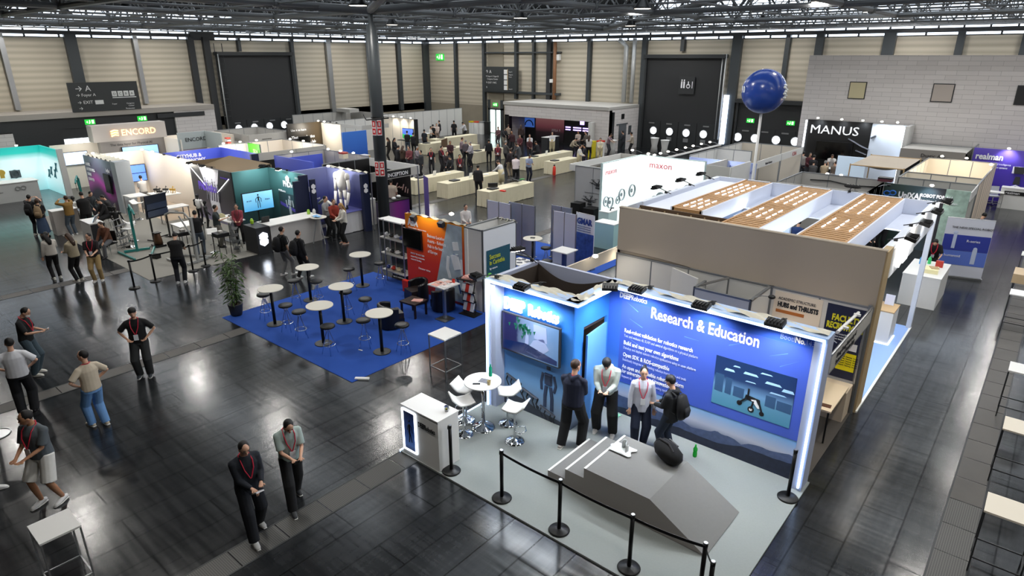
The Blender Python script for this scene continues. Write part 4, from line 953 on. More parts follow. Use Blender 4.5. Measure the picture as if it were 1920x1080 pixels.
sl = ['black barrier post standing against the white podium', 'black barrier post at the left end of the belt, front edge of the grey platform', 'black barrier post in front of the ramp steps', 'black barrier post in front of the flat top of the ramp', 'black barrier post at the ramp toe, left of a close pair', 'black barrier post at the ramp toe, right of a close pair', 'black barrier post at the lit right end of the blue wall']
for (x, y), l in zip(sp, sl): stan(x, y, l)
def belt(a, b_, z, label, z2=None, sag=.03, c='black'):
    g = G(); n = 10; z2 = z2 or z
    for i in range(n):
        u, v = i/n, (i+1)/n
        def q(k, dz): return (a[0]+(b_[0]-a[0])*k, a[1]+(b_[1]-a[1])*k, z+(z2-z)*k-sag*4*k*(1-k)+dz)
        g.add([q(u, -.025), q(v, -.025), q(v, .025), q(u, .025)], [(0, 1, 2, 3)])
    o = obj('barrier_belt', g, M[c]); s_ = o.modifiers.new('t', 'SOLIDIFY'); s_.thickness = .004; return tag(o, label, 'barrier belt')
for i, l in ((1, 'black barrier belt in front of the ramp steps'), (2, 'black barrier belt in front of the flat ramp top'), (3, 'black barrier belt in front of the sloping side of the ramp'), (4, 'short black barrier belt between the close pair of posts')):
    belt(sp[i], sp[i+1], .95, l)
# things on and beside the ramp
g = G(); g.sheet(lambda u, v: (-5.02+.42*u+.03*sin(9*v), 8.58+.3*v, .61+.05*abs(sin(7*u+4*v))*sin(pi*u)*sin(pi*v)+.02), 14, 10); 
g.sheet(lambda u, v: (-4.82+.15*u, 8.74+.08*sin(6*u), .62+.17*v+.02*sin(12*u)), 8, 6)
o = obj('plastic_bag', g, mat('thin_white_plastic', '#dfe4e4', .35), smooth=True); s_ = o.modifiers.new('t', 'SOLIDIFY'); s_.thickness = .004; tag(o, 'crumpled white plastic bag lying on the flat ramp top', 'bag')
t = thing('backpack', 'slumped black backpack lying on the ramp top beside the slope', 'backpack', (-4.03, 8.98, .6))
g = G(); g.tube([(-.28, .12, .14), (-.16, .05, .2), (0, 0, .17), (.16, -.06, .14), (.24, -.08, .1)], [(.08, .09), (.17, .16), (.2, .165), (.17, .13), (.08, .07)], 14); obj('bag', g, M['blackfabric'], t, smooth=True)
g = G(); g.tube([(-.3, .1, .24), (-.2, .02, .36), (0, -.02, .35), (.12, -.1, .28)], .018, 6); g.tube([(-.25, .2, .1), (-.1, .22, .28), (.1, .12, .27)], .02, 6); obj('strap', g, M['black'], t)
def bottle(loc, m, label, h=.24, r=.035, cap='white'):
    t = thing('bottle', label, 'bottle', loc); g = G(); g.lathe([(r*.9, 0), (r, .02), (r, h*.35), (r*.85, h*.42), (r, h*.5), (r, h*.68), (r*.35, h*.88), (r*.35, h*.93)], n=16); obj('body', g, m, t, smooth=True)
    g = G(); g.lathe([(r*.42, h*.92), (r*.42, h)], n=10); obj('cap', g, M[cap] if isinstance(cap, str) else cap, t); return t
bottle((-4.05, 10.2, Z0), M['greenbottle'], 'green soft drink bottle standing on the grey platform by the blue wall', .26, .04, M['greenbottle'])
g = G(); g.sheet(lambda u, v: (-6.1+.22*u, 10.38+.16*v, Z0+.01+.05*abs(sin(8*u+6*v))), 8, 6); o = obj('cleaning_cloth', g, mat('pale_green_cloth', '#8fe0b0', .8), smooth=True); tag(o, 'pale green cloth crumpled on the platform behind the grey hoodie person', 'cloth')

# round white table and four white swivel stools
t = thing('bar_table', 'round white bar table with chrome trumpet foot on the grey platform', 'table', (-7.84, 8.34, Z0))
g = G(); g.lathe([(.37, 1.045), (.38, 1.05), (.38, 1.07), (.37, 1.075)], n=40); obj('tabletop', g, M['white'], t)
g = G(); g.cyl((0, 0, .05), (0, 0, 1.05), .035, n=20); obj('pole', g, M['chrome'], t, smooth=True)
g = G(); g.lathe([(.25, 0), (.25, .008), (.2, .025), (.08, .05), (.04, .09)], n=36); obj('base', g, M['chrome'], t, smooth=True)
bottle((-7.86, 8.6, Z0+1.075), M['tealbottle'], 'teal green bottle standing at the back of the round white table', .26, .035, M['tealbottle'])
g = G(); g.box((0, 0, .004), (.22, .16, .008), rz=.3); o = tag(obj('magazine', g, mat('mottled_magazine', '#6f6f74', .4, var=.7, vs=40), loc=(-7.8, 8.36, Z0+1.075)), 'grey printed booklet on the round white table', 'magazine')
g = G(); g.box((0, 0, .005), (.15, .05, .01), rz=.7); tag(obj('phone', g, M['screenoff'], loc=(-7.84, 8.16, Z0+1.075)), 'dark phone lying near the front of the round white table', 'phone')
g = G(); g.lathe([(.03, 0), (.04, .09), (.035, .09), (.026, .01)], n=14); tag(obj('paper_cup', g, mat('tan_cup', '#cdbb8a', .5), loc=(-7.63, 8.3, Z0+1.075)), 'small beige cup on the right side of the round white table', 'cup')
def swivel(x, y, rz, label):
    t = thing('swivel_stool', label, 'stool', (x, y, Z0), rz)
    g = G()
    def f(u, v):
        a = -.2+.44*v; zc = .76+(.16*max(0, (v-.62)/.38)**1.3 if v > .62 else .035*max(0, (.25-v)/.25)); return ((u-.5)*.4, a, zc+.02*abs(u-.5)*2*(1-v))
    g.sheet(f, 8, 14); o = obj('seat', g, M['white'], t, smooth=True); s_ = o.modifiers.new('t', 'SOLIDIFY'); s_.thickness = .03
    g = G(); g.cyl((0, 0, .04), (0, 0, .4), .03, n=14); g.cyl((0, 0, .38), (0, 0, .75), .02, n=12); g.box((0, 0, .745), (.16, .16, .02)); obj('gas_column', g, M['chrome'], t, smooth=False)
    g = G(); g.lathe([(.2, 0), (.2, .008), (.15, .025), (.06, .05), (.035, .08)], n=32); obj('base', g, M['chrome'], t, smooth=True)
    g = G(); g.tube([(.03, 0, .28), (.1, .06, .28), (.14, .17, .28), (0, .24, .28), (-.14, .17, .28), (-.1, .06, .28), (-.03, 0, .28)], .01, 6); obj('foot_ring', g, M['chrome'], t, smooth=True)
    return t
swivel(-7.02, 8.37, -1.2, 'white swivel bar stool right of the round table, nearest the ramp'); swivel(-7.97, 7.9, 2.6, 'white swivel bar stool between the podium and the round table, in front'); swivel(-8.3, 8.3, 1.9, 'white swivel bar stool left of the round table, behind the front one'); swivel(-7.55, 8.78, -.75, 'white swivel bar stool behind the round table, by the printed robots')

# ================================================================ BLUE CARPET LOUNGE
bc = mat('royal_blue_carpet', '#1c4ca6', .95, var=.05, vs=6)
g = G()
A = [(-18.15, 7.9), (-9.75, 7.95-.0), (-9.75, 20.2), (-15.9, 20.2), (-15.9, 13.0), (-18.15, 13.0)]
c0 = at(416.7, 595.8); c1 = at(660, 717.5); c2 = at(913, 608)
g.prism([(c0.x, c0.y), (c1.x, c1.y), (c1.x, 20.2), (-15.9, 20.2), (-15.9, 13.3), (c0.x, 13.3)], (0, 0, 0), (1, 0, 0), (0, 1, 0), .011)
tag(obj('blue_carpet', g, bc), 'large royal blue carpet under the bar tables, black armchairs and display panels', 'carpet')
ZC = .013
ivory = mat('ivory_tabletop', '#d8d4c6', .45)
def rtable(loc):
    t = thing('bar_table', '', 'table', loc, 0, 'round ivory bar tables on the blue carpet')
    g = G(); g.lathe([(.34, 1.075), (.35, 1.08), (.35, 1.098), (.34, 1.1)], n=40); obj('tabletop', g, ivory, t)
    g = G(); g.cyl((0, 0, .02), (0, 0, 1.08), .042, n=16); obj('pole', g, M['blackmetal'], t, smooth=True)
    g = G(); g.lathe([(.23, 0), (.23, .014), (.21, .018)], n=32); obj('base', g, M['darkgrey'], t, smooth=True)
    return t
tb = [(-16.1, 8.48, 'round ivory bar table nearest the potted plant'), (-13.92, 8.62, 'round ivory bar table in the middle of the front row on the blue carpet'), (-14.74, 9.88, 'round ivory bar table in the middle of the group, behind the front row'),
      (-12.31, 9.3, 'round ivory bar table in front of the black tub chair'), (-17.0, 10.25, 'round ivory bar table by the dark floor at the left edge of the blue carpet'), (-16.85, 12.14, 'round ivory bar table farthest back, near the shelving')]
r0 = None
for x, y, l in tb:
    if r0 is None: r0 = rtable((x, y, ZC)); r0['label'] = l
    else: dup(r0, (x, y, ZC), label=l)
rt2 = dup(r0, (-13.74, 17.37, ZC), label='round ivory bar table in front of the grey display panels', group='round ivory bar tables on the blue carpet')
def rstool(loc):
    t = thing('bar_stool', '', 'stool', loc, 0, 'round black bar stools')
    g = G(); g.lathe([(.15, .72), (.185, .735), (.19, .76), (.18, .785), (.1, .795)], n=28); obj('seat', g, M['black'], t, smooth=True)
    for k in range(4):
        a = pi/4+k*pi/2; g = G(); g.tube([(.1*cos(a), .1*sin(a), .725), (.035*cos(a), .035*sin(a), .62), (.13*cos(a), .13*sin(a), .3), (.2*cos(a), .2*sin(a), 0)], .011, 7); obj('leg', g, M['chrome'], t, smooth=True)
    g = G(); g.tube([(.15*cos(q), .15*sin(q), .25) for q in [2*pi*i/24 for i in range(24)]], .009, 6, closed=True); obj('foot_ring', g, M['chrome'], t, smooth=True)
    return t
stl = [(-16.64, 8.53, 'black bar stool tucked under the table nearest the plant'), (-15.4, 8.48, 'black bar stool between the first two front tables, left one'), (-14.7, 8.46, 'black bar stool between the first two front tables, right one'),
       (-13.27, 8.38, 'black bar stool standing in front of the middle front table'), (-12.89, 9.21, 'black bar stool just left of the table by the tub chair'), (-14.1, 10.2, 'black bar stool right behind the middle table'),
       (-16.48, 10.19, 'black bar stool right of the table at the carpet\'s left edge'), (-17.05, 9.77, 'black bar stool in front of the table at the carpet\'s left edge'), (-16.71, 11.56, 'black bar stool left of the farthest back table'),
       (-16.45, 12.6, 'black bar stool right of the farthest back table, near the shelving'), (-11.88, 9.66, 'black bar stool alone on the right near the carpet corner'), (-14.75, 9.55, 'black bar stool half hidden under the middle table')]
s0 = None
for i, (x, y, l) in enumerate(stl):
    if i == 11: x, y = -15.02, 10.2
    if s0 is None: s0 = rstool((x, y, ZC)); s0['label'] = l
    else: dup(s0, (x, y, ZC), rz=i*.6, label=l)
dup(s0, (-13.31, 17.6, ZC), rz=.4, label='black bar stool beside the round table at the grey display panels')
g = G(); g.box((0, 0, .01), (.13, .03, .012), rz=.2); tag(obj('floor_sticker', g, M['white'], loc=tuple(at(676, 657, .012))), 'small white strip lying on the blue carpet between two stools', 'paper strip')
g = G(); g.box((0, 0, .02), (.34, .09, .035), rz=.65); tag(obj('white_block', g, M['white'], loc=tuple(at(679, 711, 0))), 'small white block on the floor at the front corner of the blue carpet', 'block')
# black tub chairs, low table
def tub(x, y, rz, label):
    t = thing('tub_chair', label, 'armchair', (x, y, ZC), rz); lea = mat('black_leather', '#101013', .35)
    n = 20; g = G(); rin, rout = .27, .36
    def ring(rr, z, sy=1.0): return
    def f(i, r, z):
        a = -pi*.12+pi*1.24*i/n; return (r*cos(a), -r*sin(a)*1.0, z)
    vs = []; 
    for i in range(n+1):
        back = sin(pi*i/n); zt = .62+.1*back
        for r, z in ((rout, .04), (rout, zt-.03), (rout-.03, zt), (rin+.02, zt), (rin, zt-.03), (rin, .04)): vs.append(f(i, r, z))
    fs = [(i*6+j, i*6+(j+1) % 6, (i+1)*6+(j+1) % 6, (i+1)*6+j) for i in range(n) for j in range(6)]+[(0, 1, 2, 3, 4, 5), tuple(n*6+j for j in (5, 4, 3, 2, 1, 0))]
    g.add(vs, fs); g.add([], []); obj('shell', g, lea, t, smooth=False)
    g = G(); g.lathe([(.27, .28), (.285, .32), (.285, .4), (.25, .44)], (0, .02, 0), 24); g.box((0, .16, .36), (.5, .3, .15)); obj('seat_cushion', g, mat('dark_brown_leather', '#231b19', .35), t)
    g = G(); g.lathe([(.29, .04), (.29, .28)], (0, .0, 0), 24); g.box((0, .17, .17), (.56, .28, .24)); obj('seat_base', g, lea, t)
    for sx, sy in ((-.22, .25), (.22, .25), (-.2, -.22), (.2, -.22)):
        g = G(); g.cyl((sx, sy, 0), (sx, sy, .05), .02, n=8); obj('foot', g, M['black'], t)
    return t
tub(-14.35, 12.35, 2.9, 'black leather tub chair in front of the orange wall'); tub(-13.45, 10.55, -.35, 'black leather tub chair seen from behind, behind the round table'); tub(-13.25, 12.42, 1.3, 'black leather tub chair behind the square pedestal table')
t = thing('coffee_table', 'low dark brown square table between the black tub chairs', 'table', (-13.6, 11.55, ZC), .08)
dk = mat('dark_brown_wood', '#231512', .4); g = G(); g.box((0, 0, .43), (.62, .55, .05)); obj('tabletop', g, dk, t)
for sx in (-.27, .27):
    for sy in (-.23, .23): g = G(); g.box((sx, sy, .205), (.05, .05, .41)); obj('leg', g, dk, t)
pinkp = pmat('#f0b8ac')
g = G(); g.box((0, 0, .006), (.3, .21, .012), rz=.4); g.box((.03, .02, .016), (.28, .2, .01), rz=.7); tag(obj('brochure_stack', g, pinkp, loc=(-13.5, 11.6, ZC+.455)), 'pink brochures fanned on the low dark table', 'brochure')
t = thing('pedestal_table', 'square white pedestal table covered with pink brochures', 'table', (-12.65, 11.9, ZC), 0)
g = G(); g.box((0, 0, 1.085), (.66, .66, .03), rz=0); obj('tabletop', g, M['white'], t)
g = G(); g.box((0, 0, .55), (.075, .075, 1.05)); obj('column', g, M['steel'], t)
g = G(); g.box((0, 0, .01), (.42, .42, .015)); obj('base', g, M['steel'], t)
for i, (dx, dy, r, c) in enumerate(((-.18, .0, .1, '#f0b0a0'), (.02, .2, .0, '#efc4b8'), (.0, -.05, .25, '#eec9c0'), (.2, .12, -.1, '#f4f0ee'), (-.1, -.22, .05, '#f0b0a0'), (.2, -.15, .1, '#efe9e6'))):
    g = G(); g.box((0, 0, .004), (.24, .17, .008), rz=r); tag(obj('brochure', g, pmat(c), loc=(-12.65+dx, 11.9+dy, ZC+1.101)), ['salmon pink brochure on the left of the square pedestal table', 'pale pink brochure at the back of the square pedestal table', 'pale brochure in the centre of the square pedestal table', 'white leaflet at the right rear of the square pedestal table', 'salmon brochure at the front of the square pedestal table', 'white leaflet at the front right of the square pedestal table'][i], 'brochure')
g = G(); g.lathe([(.04, 0), (.045, .1), (.04, .1), (.036, .01)], n=14); tag(obj('pen_cup', g, M['red'], loc=(-12.5, 12.15, ZC+1.101)), 'small red cup at the back of the square pedestal table', 'cup')
# white square bar table on thin frame
def frametable(x, y, label, s_=.56, h=1.1, c=None, rz=0.0, long=None, frame='alu', z=0):
    t = thing('frame_table', label, 'table', (x, y, z), rz); L = long or s_
    g = G(); g.box((0, 0, h-.015), (L, s_, .03)); obj('tabletop', g, c or M['white'], t)
    fm_ = M[frame]
    for sx in (-1, 1):
        for sy in (-1, 1): g = G(); g.box((sx*(L/2-.015), sy*(s_/2-.015), (h-.03)/2), (.022, .022, h-.03)); obj('leg', g, fm_, t)
    g = G(); zz = .26
    for sx in (-1, 1): g.box((sx*(L/2-.015), 0, zz), (.02, s_, .02))
    for sy in (-1, 1): g.box((0, sy*(s_/2-.015), zz), (L, .02, .02))
    obj('foot_rail', g, fm_, t); return t
frametable(-10.13, 9.5, 'square white bar table on a thin steel frame at the carpet corner'); frametable(-9.54, 1.39, 'white bar table on a thin steel frame in the lower left corner', .5, long=.55)
cream = pmat('#e4dccb')
for x, y, l, c in ((.62, 10.43, 'cream bar table nearest the camera in the right row', cream), (.62, 13.25, 'cream bar table second nearest in the right row', cream), (.5, 16.05, 'white bar table third nearest in the right row', M['white']), (.12, 21.7, 'white bar table fourth nearest in the right row', M['white']), (.1, 26.5, 'white bar table farthest in the right row', M['white'])):
    frametable(x, y, l, .55, c=c, long=.62, frame='darkgrey')
t = thing('padded_bench_box', 'beige padded box top on dark legs in the right row of tables', 'bench', (.05, 23.9, 0))
g = G(); g.box((0, 0, 1.0), (.6, .85, .28)); obj('cushion', g, pmat('#c9b08c'), t)
for sx in (-.25, .25):
    for sy in (-.38, .38): g = G(); g.box((sx, sy, .43), (.025, .025, .86)); obj('leg', g, M['darkgrey'], t)
# left edge standing table foot
t = thing('bar_table', 'chrome round-based bar table cut off at the left picture edge', 'table', (-15.25, 1.75, 0)); g = G(); g.tube([(.24*cos(a), .24*sin(a), .012) for a in [2*pi*i/28 for i in range(28)]], .012, 6, closed=True); g.lathe([(.23, 0), (.23, .006)], n=28); obj('base', g, M['steel'], t)
g = G(); g.cyl((0, 0, 0), (0, 0, 1.08), .03, n=14); obj('pole', g, M['steel'], t, smooth=True); g = G(); g.lathe([(.3, 1.08), (.3, 1.1)], n=32); obj('tabletop', g, M['white'], t)
# potted bamboo-like plant
t = thing('potted_plant', 'tall leafy plant in a dark round pot on the carpet\'s left corner', 'plant', tuple(at(444, 590, ZC)))
g = G(); g.lathe([(.15, 0), (.17, .05), (.21, .34), (.21, .36), (.18, .36), (.17, .3)], n=28); obj('pot', g, mat('dark_grey_pot', '#2b2d30', .5), t, smooth=True)
g = G(); g.lathe([(.18, .3), (.1, .32)], n=20); obj('soil', g, pmat('#2a2019', .9), t)
rnd = random.Random(4); g = G(); tips = []
for k in range(5):
    a = k*1.26; pts = [(.04*cos(a), .04*sin(a), .3)]
    for i in range(1, 6): pts.append((pts[0][0]+.035*i*cos(a+.3*i), pts[0][1]+.035*i*sin(a+.3*i), .3+i*(.24+.04*(k % 3))))
    g.tube(pts, [.014-.0018*i for i in range(6)], 6); tips.append(pts)
obj('stem', g, pmat('#4a4128'), t, smooth=True)
g = G()
for pts in tips:
    for i in range(1, 6):
        for q in range(9):
            c = Vector(pts[i])+Vector((rnd.uniform(-.02, .02), rnd.uniform(-.02, .02), rnd.uniform(-.12, .08))); a = rnd.uniform(0, 2*pi); L = rnd.uniform(.18, .34); up = rnd.uniform(-.1, .55)
            d = Vector((cos(a), sin(a), up)).normalized(); s_ = d.cross(Vector((0, 0, 1))).normalized(); w_ = .026
            p1 = c+d*L*.4+s_*w_; p2 = c+d*L*.4-s_*w_; p3 = c+d*L*.75+Vector((0, 0, -.05))+s_*w_*.7; p4 = c+d*L*.75+Vector((0, 0, -.05))-s_*w_*.7; p5 = c+d*L+Vector((0, 0, -.13))
            g.add([c, p1, p3, p5, p4, p2], [(0, 1, 2, 3, 4, 5)])
tag(obj('leaves', g, mat('dark_green_leaf', '#4a6434', .5, var=.3, vs=5), t), kind='stuff')

# ================================================================ NEAR PEOPLE
P1, a1, U1, s1 = person(-17.75, 3.1, 60, 'phone', '#101214', '#3d4d57', 'person in black t-shirt and grey-blue trousers looking at a white phone, wearing a mask', 1, 'black', det=2, lany=True, mask=True, shoes='#e8e4da', h=1.76, badge2=False)
phone(P1, a1, 1, 'white phone held by the masked person in a black t-shirt')
person(-15.75, 2.45, 170, 'hips', '#d9dbe0', '#15161b', 'person in white shirt and black trousers seen from behind at the left edge', 1, 'black', det=2, h=1.76, shoes='#16161a', turn=20, build=1.08, apron=None)
person(-13.95, 3.25, 205, 'hips', '#c9bda8', '#6f9ed6', 'person in beige t-shirt and light blue jeans walking away, hand on hip', 1, 'black', det=2, lany=True, shoes='#d8cdb8', h=1.74, turn=40, feet=((.12, .02), (-.06, .2)), badge2=False)
person(-15.65, 4.8, -12, 'hips', '#0e0f12', '#2c2f30', 'person in black polo with hands on hips and a red badge lanyard', 1, 'black', det=2, lany=True, h=1.76, build=1.05, hairstyle='fluffy', shoes='#3a4046', turn=10, feet=((.12, 0), (-.1, .02)))
person(-11.95, 1.85, -50, 'hold', '#5c646a', '#e6e6e2', 'person in grey t-shirt and white shorts with white trainers', 2, 'black', det=2, lany=True, legs='shorts', h=1.84, shoes='#e4e4e4', build=1.08, turn=-25, feet=((.15, .08), (-.12, -.05)))
P6, a6, U6, s6 = person(-8.62, 3.72, 18, 'walkhold', '#141a24', '#10141c', 'person in dark navy jacket walking with folded papers and a red lanyard', 1, 'black', sleeve='l', coat=True, det=2, lany=True, h=1.74, shoes='#c9c9c6', build=1.06, feet=((.14, .3), (-.12, -.12)), badge2=False, glasses=True)
phone(P6, a6, 1, 'white folded paper held by the person in the navy jacket', '#e2e4ea', (.12, .02, .26), 1.0, 'folded_paper')
P7, a7, U7, s7 = person(-8.75, 4.55, 14, 'phone2', '#9fb0ac', '#17181b', 'person in pale grey-green polo looking down at a phone, red lanyard', 1, 'black', det=2, lany=True, h=1.76, shoes='#2a2c2f', feet=((.14, .26), (-.1, -.28)))
phone(P7, a7, 1, 'dark phone held by the person in the pale grey-green polo', '#16181b')
person(-6.05, 8.95, 158, 'hold', '#171d33', '#0c0d10', 'person in navy hoodie and black trousers seen from behind by the ramp steps', 1, 'brown', sleeve='l', hood=True, det=2, lany=True, h=1.86, shoes='#d8d0cc', turn=-30, z0=Z0, build=1.08, feet=((.16, .05), (-.16, -.12)), badge2=False)
P9, a9, U9, s9 = person(-5.86, 9.84, -8, 'phone2', '#a9b3ad', '#0b0b0c', 'person in pale grey hoodie and wide black trousers reading a phone', 1, 'black', sleeve='l', hood=True, det=2, lany=True, h=1.78, shoes='#e4e0da', z0=Z0, build=1.16, hairstyle='fluffy', feet=((.16, .0), (-.18, .08)))
phone(P9, a9, 1, 'dark phone held by the person in the pale grey hoodie', '#16181b')
person(-5.1, 9.9, 8, 'pockets', '#c4c8d6', '#131c33', 'smiling person in white speckled jacket with dark hair tied back', 1, 'black', sleeve='l', coat=True, det=2, lany=True, h=1.68, shoes='#16161a', hairstyle='pony', z0=Z0, feet=((.09, 0), (-.09, 0)))
P11, a11, U11, s11 = person(-4.5, 9.95, -118, 'hold', '#17191c', '#1a2434', 'person in black jacket and jeans wearing a black backpack and glasses', 1, 'black', sleeve='l', coat=True, hood=True, det=2, h=1.66, z0=Z0, glasses=True, hairstyle='fluffy', feet=((.1, 0), (-.1, .03)))
backpack(P11, U11, 'black backpack worn by the person in the black jacket on the grey platform')
person(-13.2, 1.0, 60, 'walk', '#17181b', '#a9a9aa', 'person in grey trousers cut off at the left picture edge, farther one', 2, 'black', det=2, shoes='#e4e4e4', lany=True, h=1.76, build=1.05)
person(-12.35, .42, 70, 'walk', '#1a1a1e', '#101114', 'person in black trousers walking in at the lower left picture edge', 2, 'black', det=2, shoes='#8e8e8e', h=1.76)
# ================================================================ EXHIBITION STANDS BEHIND
UX, UY, UZ = (1, 0, 0), (0, 1, 0), (0, 0, 1)
def shell(t, pts, h=2.5, m=None, th=.045, step=1.0, z0=0.0, names=('wall_panel', 'wall_post'), posts=True):
    """modular stand walls along axis-aligned runs"""
    m = m or M['panelwhite']; gp = G()
    for (a, b_) in zip(pts[:-1], pts[1:]):
        if a is None or b_ is None: continue
        g = G(); ax = 0 if abs(b_[0]-a[0]) > abs(b_[1]-a[1]) else 1
        if ax == 0: g.bb(a[0], b_[0], a[1]-th/2, a[1]+th/2, z0+.02, h-.03)
        else: g.bb(a[0]-th/2, a[0]+th/2, a[1], b_[1], z0+.02, h-.03)
        obj(names[0], g, m, t, world=True)
        L = sqrt((b_[0]-a[0])**2+(b_[1]-a[1])**2); n = max(1, round(L/step))
        for i in range(n+1):
            x, y = a[0]+(b_[0]-a[0])*i/n, a[1]+(b_[1]-a[1])*i/n; gp.cyl((x, y, z0), (x, y, h), .03, n=8)
        if ax == 0: gp.bb(a[0], b_[0], a[1]-.03, a[1]+.03, h-.04, h)
        else: gp.bb(a[0]-.03, a[0]+.03, a[1], b_[1], h-.04, h)
    if posts: obj('aluminium_frame', gp, M['aludull'], t, world=True)
def fascia(t, a, b_, z0=2.2, z1=2.5, m=None, name='fascia_board'):
    g = G()
    if abs(b_[0]-a[0]) > abs(b_[1]-a[1]): g.bb(a[0], b_[0], a[1]-.02, a[1]+.02, z0, z1)
    else: g.bb(a[0]-.02, a[0]+.02, a[1], b_[1], z0, z1)
    return obj(name, g, m or M['panelback'], t, world=True)
def board(nm, g, m, t, lab=None): return obj(nm, g, m, t, world=True, label=lab)
def rectX(t, x0, x1, y, z0, z1, m, nm='poster', d=.012):     # on a wall facing -y
    g = G(); g.bb(x0, x1, y-d, y, z0, z1); return obj(nm, g, m, t, world=True)
def rectY(t, y0, y1, x, z0, z1, m, nm='poster', d=.012):     # on a wall facing +x
    g = G(); g.bb(x, x+d, y0, y1, z0, z1); return obj(nm, g, m, t, world=True)
def screen(loc, w_, h, face, m, label, th=.06):
    """television; face 'Y-' or 'X+'"""
    t = thing('television', label, 'television', loc); u = UX if face == 'Y-' else UY; n = Vector((0, -1, 0)) if face == 'Y-' else Vector((1, 0, 0))
    g = G(); g.box((0, 0, 0), (w_, th, h) if face == 'Y-' else (th, w_, h)); obj('bezel', g, M['black'], t)
    g = G(); c = n*(th/2+.004); g.box(c, (w_*.96, .006, h*.93) if face == 'Y-' else (.006, w_*.96, h*.93)); obj('screen', g, m, t); return t
spotn = [0]
def arm(loc, dirv, label, power=0, aim=None, col=(1, .95, .86), group=None, bright=True, L=.3):
    """small arm spotlight clamped on a wall top"""
    t = thing('arm_spotlight', label, 'spotlight', loc, 0, group); dx, dy = dirv
    g = G(); g.tube([(0, 0, 0), (dx*L*.5, dy*L*.5, .08), (dx*L, dy*L, .1)], .01, 5); obj('arm', g, M['alu'], t)
    g = G(); g.ell((dx*(L+.05), dy*(L+.05), .1), (.075, .075, .045), 10, 6); obj('head', g, M['flood'] if bright else M['black'], t, smooth=True)
    if power: light('SPOT', 'spot_light', (loc[0]+dx*(L+.05), loc[1]+dy*(L+.05), loc[2]+.02), power, col, .08, aim or (loc[0]-dx*.4, loc[1]-dy*.4, 0), 125, .8)
    return t

# ---- big white stand with slatted wooden roof
xa, xb, ya, yb, H = -8.25, -2.15, 14.0, 20.0, 3.62
t = thing('exhibition_booth', 'tall white stand with a slatted wooden roof and fabric covered front wall', 'booth', (-5.2, 17, 0))
lightw = pmat('#dfe6f2', .5)
g = G(); g.bb(xa, xb, ya, ya+.06, 2.2, H); obj('front_wall', g, M['sheet'], t, world=True)
g = G(); g.sheet(lambda u, v: (xa+.01+(xb-xa-.02)*u, ya-.03-.05*(1-v)*abs(sin(pi*u*3)), (2.52-.22*u+.05*sin(9*u))+(H-2.52+.22*u-.05*sin(9*u))*v), 40, 8); g.bb(xa, xb, ya-.03, ya+.09, H-.01, H+.03); obj('fabric_cover', g, M['sheet'], t, world=True, smooth=True)
g = G(); g.bb(xb-.12, xb+.02, ya-.02, ya+.5, 0, H); obj('corner_pier', g, mat('tan_edge_board', '#b8a27c', .7), t, world=True)
g = G(); g.bb(xa, xa+.08, ya, yb, 0, H); g.bb(xa, xb, yb-.06, yb, 2.9, H); g.bb(xb-.1, xb, ya+.5, yb, 2.95, H); obj('perimeter_beam', g, lightw, t, world=True)
g = G(); g.bb(xb, xb+.02, ya+.6, 17.2, 2.92, H-.06); obj('bright_fascia', g, mat('lit_white_fascia', '#f4f7fb', .5), t, world=True)
text('OLi', (xb+.04, ya+.95, 3.02), UY, .8, mat('white_channel_letters', '#ffffff', .4, emit='#ffffff', es=2.2), t, name='illuminated_letters', ext=.03, bold=.03)
g = G(); g.bb(xb-.08, xb+.04, yb-.14, yb, 0, H); obj('corner_post', g, lightw, t, world=True)
for i, (x0, x1, y0) in enumerate(((-7.3, -6.5, 15.0), (-5.65, -4.78, 14.1), (-3.93, -2.95, 14.1))):
    g = G(); y = y0
    while y < yb-.1: g.bb(x0, x1, y, y+.11, H-.1, H-.02, 0); y += .17
    g.bb(x0, x0+.05, y0, yb, H-.1, H, 0); g.bb(x1-.05, x1, y0, yb, H-.1, H, 0); g.bb(x0, x1, y0, yb, H-.16, H-.11, 1)
    obj('slatted_roof_strip', g, [M['woodplain'], mat('pale_wood_under', '#8f6c42', .6)], t, world=True)
    for gi, (ya_, n_) in enumerate(((y0+1.15 if i else y0+.25, 3), (y0+3.1 if i else y0+2.2, 5))):
        for a in range(3):
            for b2 in range(n_):
                x = x0+.2+a*(x1-x0-.4)/2; y2 = ya_+b2*.42
                if y2 > yb-.4: continue
                g = G(); g.cyl((x, y2, H+.0), (x+.01, y2+.24, H+.0), .013, n=6); obj('light_tube', g, M['led'], t, world=True)
for x0, x1 in ((-8.17, -7.3), (-6.5, -5.65), (-4.78, -3.93), (-2.95, -2.25)):
    g = G(); y0 = 15.0 if x0 < -6 else 14.1
    g.bb(x0, x0+.04, y0, yb, 3.2, H-.005); g.bb(x1-.04, x1, y0, yb, 3.2, H-.005); g.bb(x0, x1, 17.9 if x0 > -7 else 15, yb, *((3.17, 3.21) if x0 > -7 else (3.45, 3.49))); g.bb(x0, x1, yb-.08, yb-.04, 2.75, H); obj('roof_trough', g, pmat('#e2e8f6'), t, world=True)
g = G(); g.bb(-8.1, -5.65, 14.75, 14.8, .1, H-.05); g.bb(-5.65, -5.6, 14.1, 14.8, .1, H-.05)
for k in range(7): g.bb(-8.1+k*.36, -8.07+k*.36, 14.72, 14.76, .1, H-.1, 1)
obj('store_room_lining', g, [mat('brown_board', '#5d4a38', .8), M['tan']], t, world=True)
for i, y in enumerate((15.0, 16.6, 18.1, 19.6)):
    o = flood((xb-.05, y, H), (xb+.15, y+.2, 2.4), ['nearest', 'second', 'third', 'farthest'][i]+' grey flood lamp over the lit white fascia of the wooden roof stand', 26, arm=.22, dirv=(1, 0), head=(.42, .22, .07), col=(.95, .97, 1), spot=100)
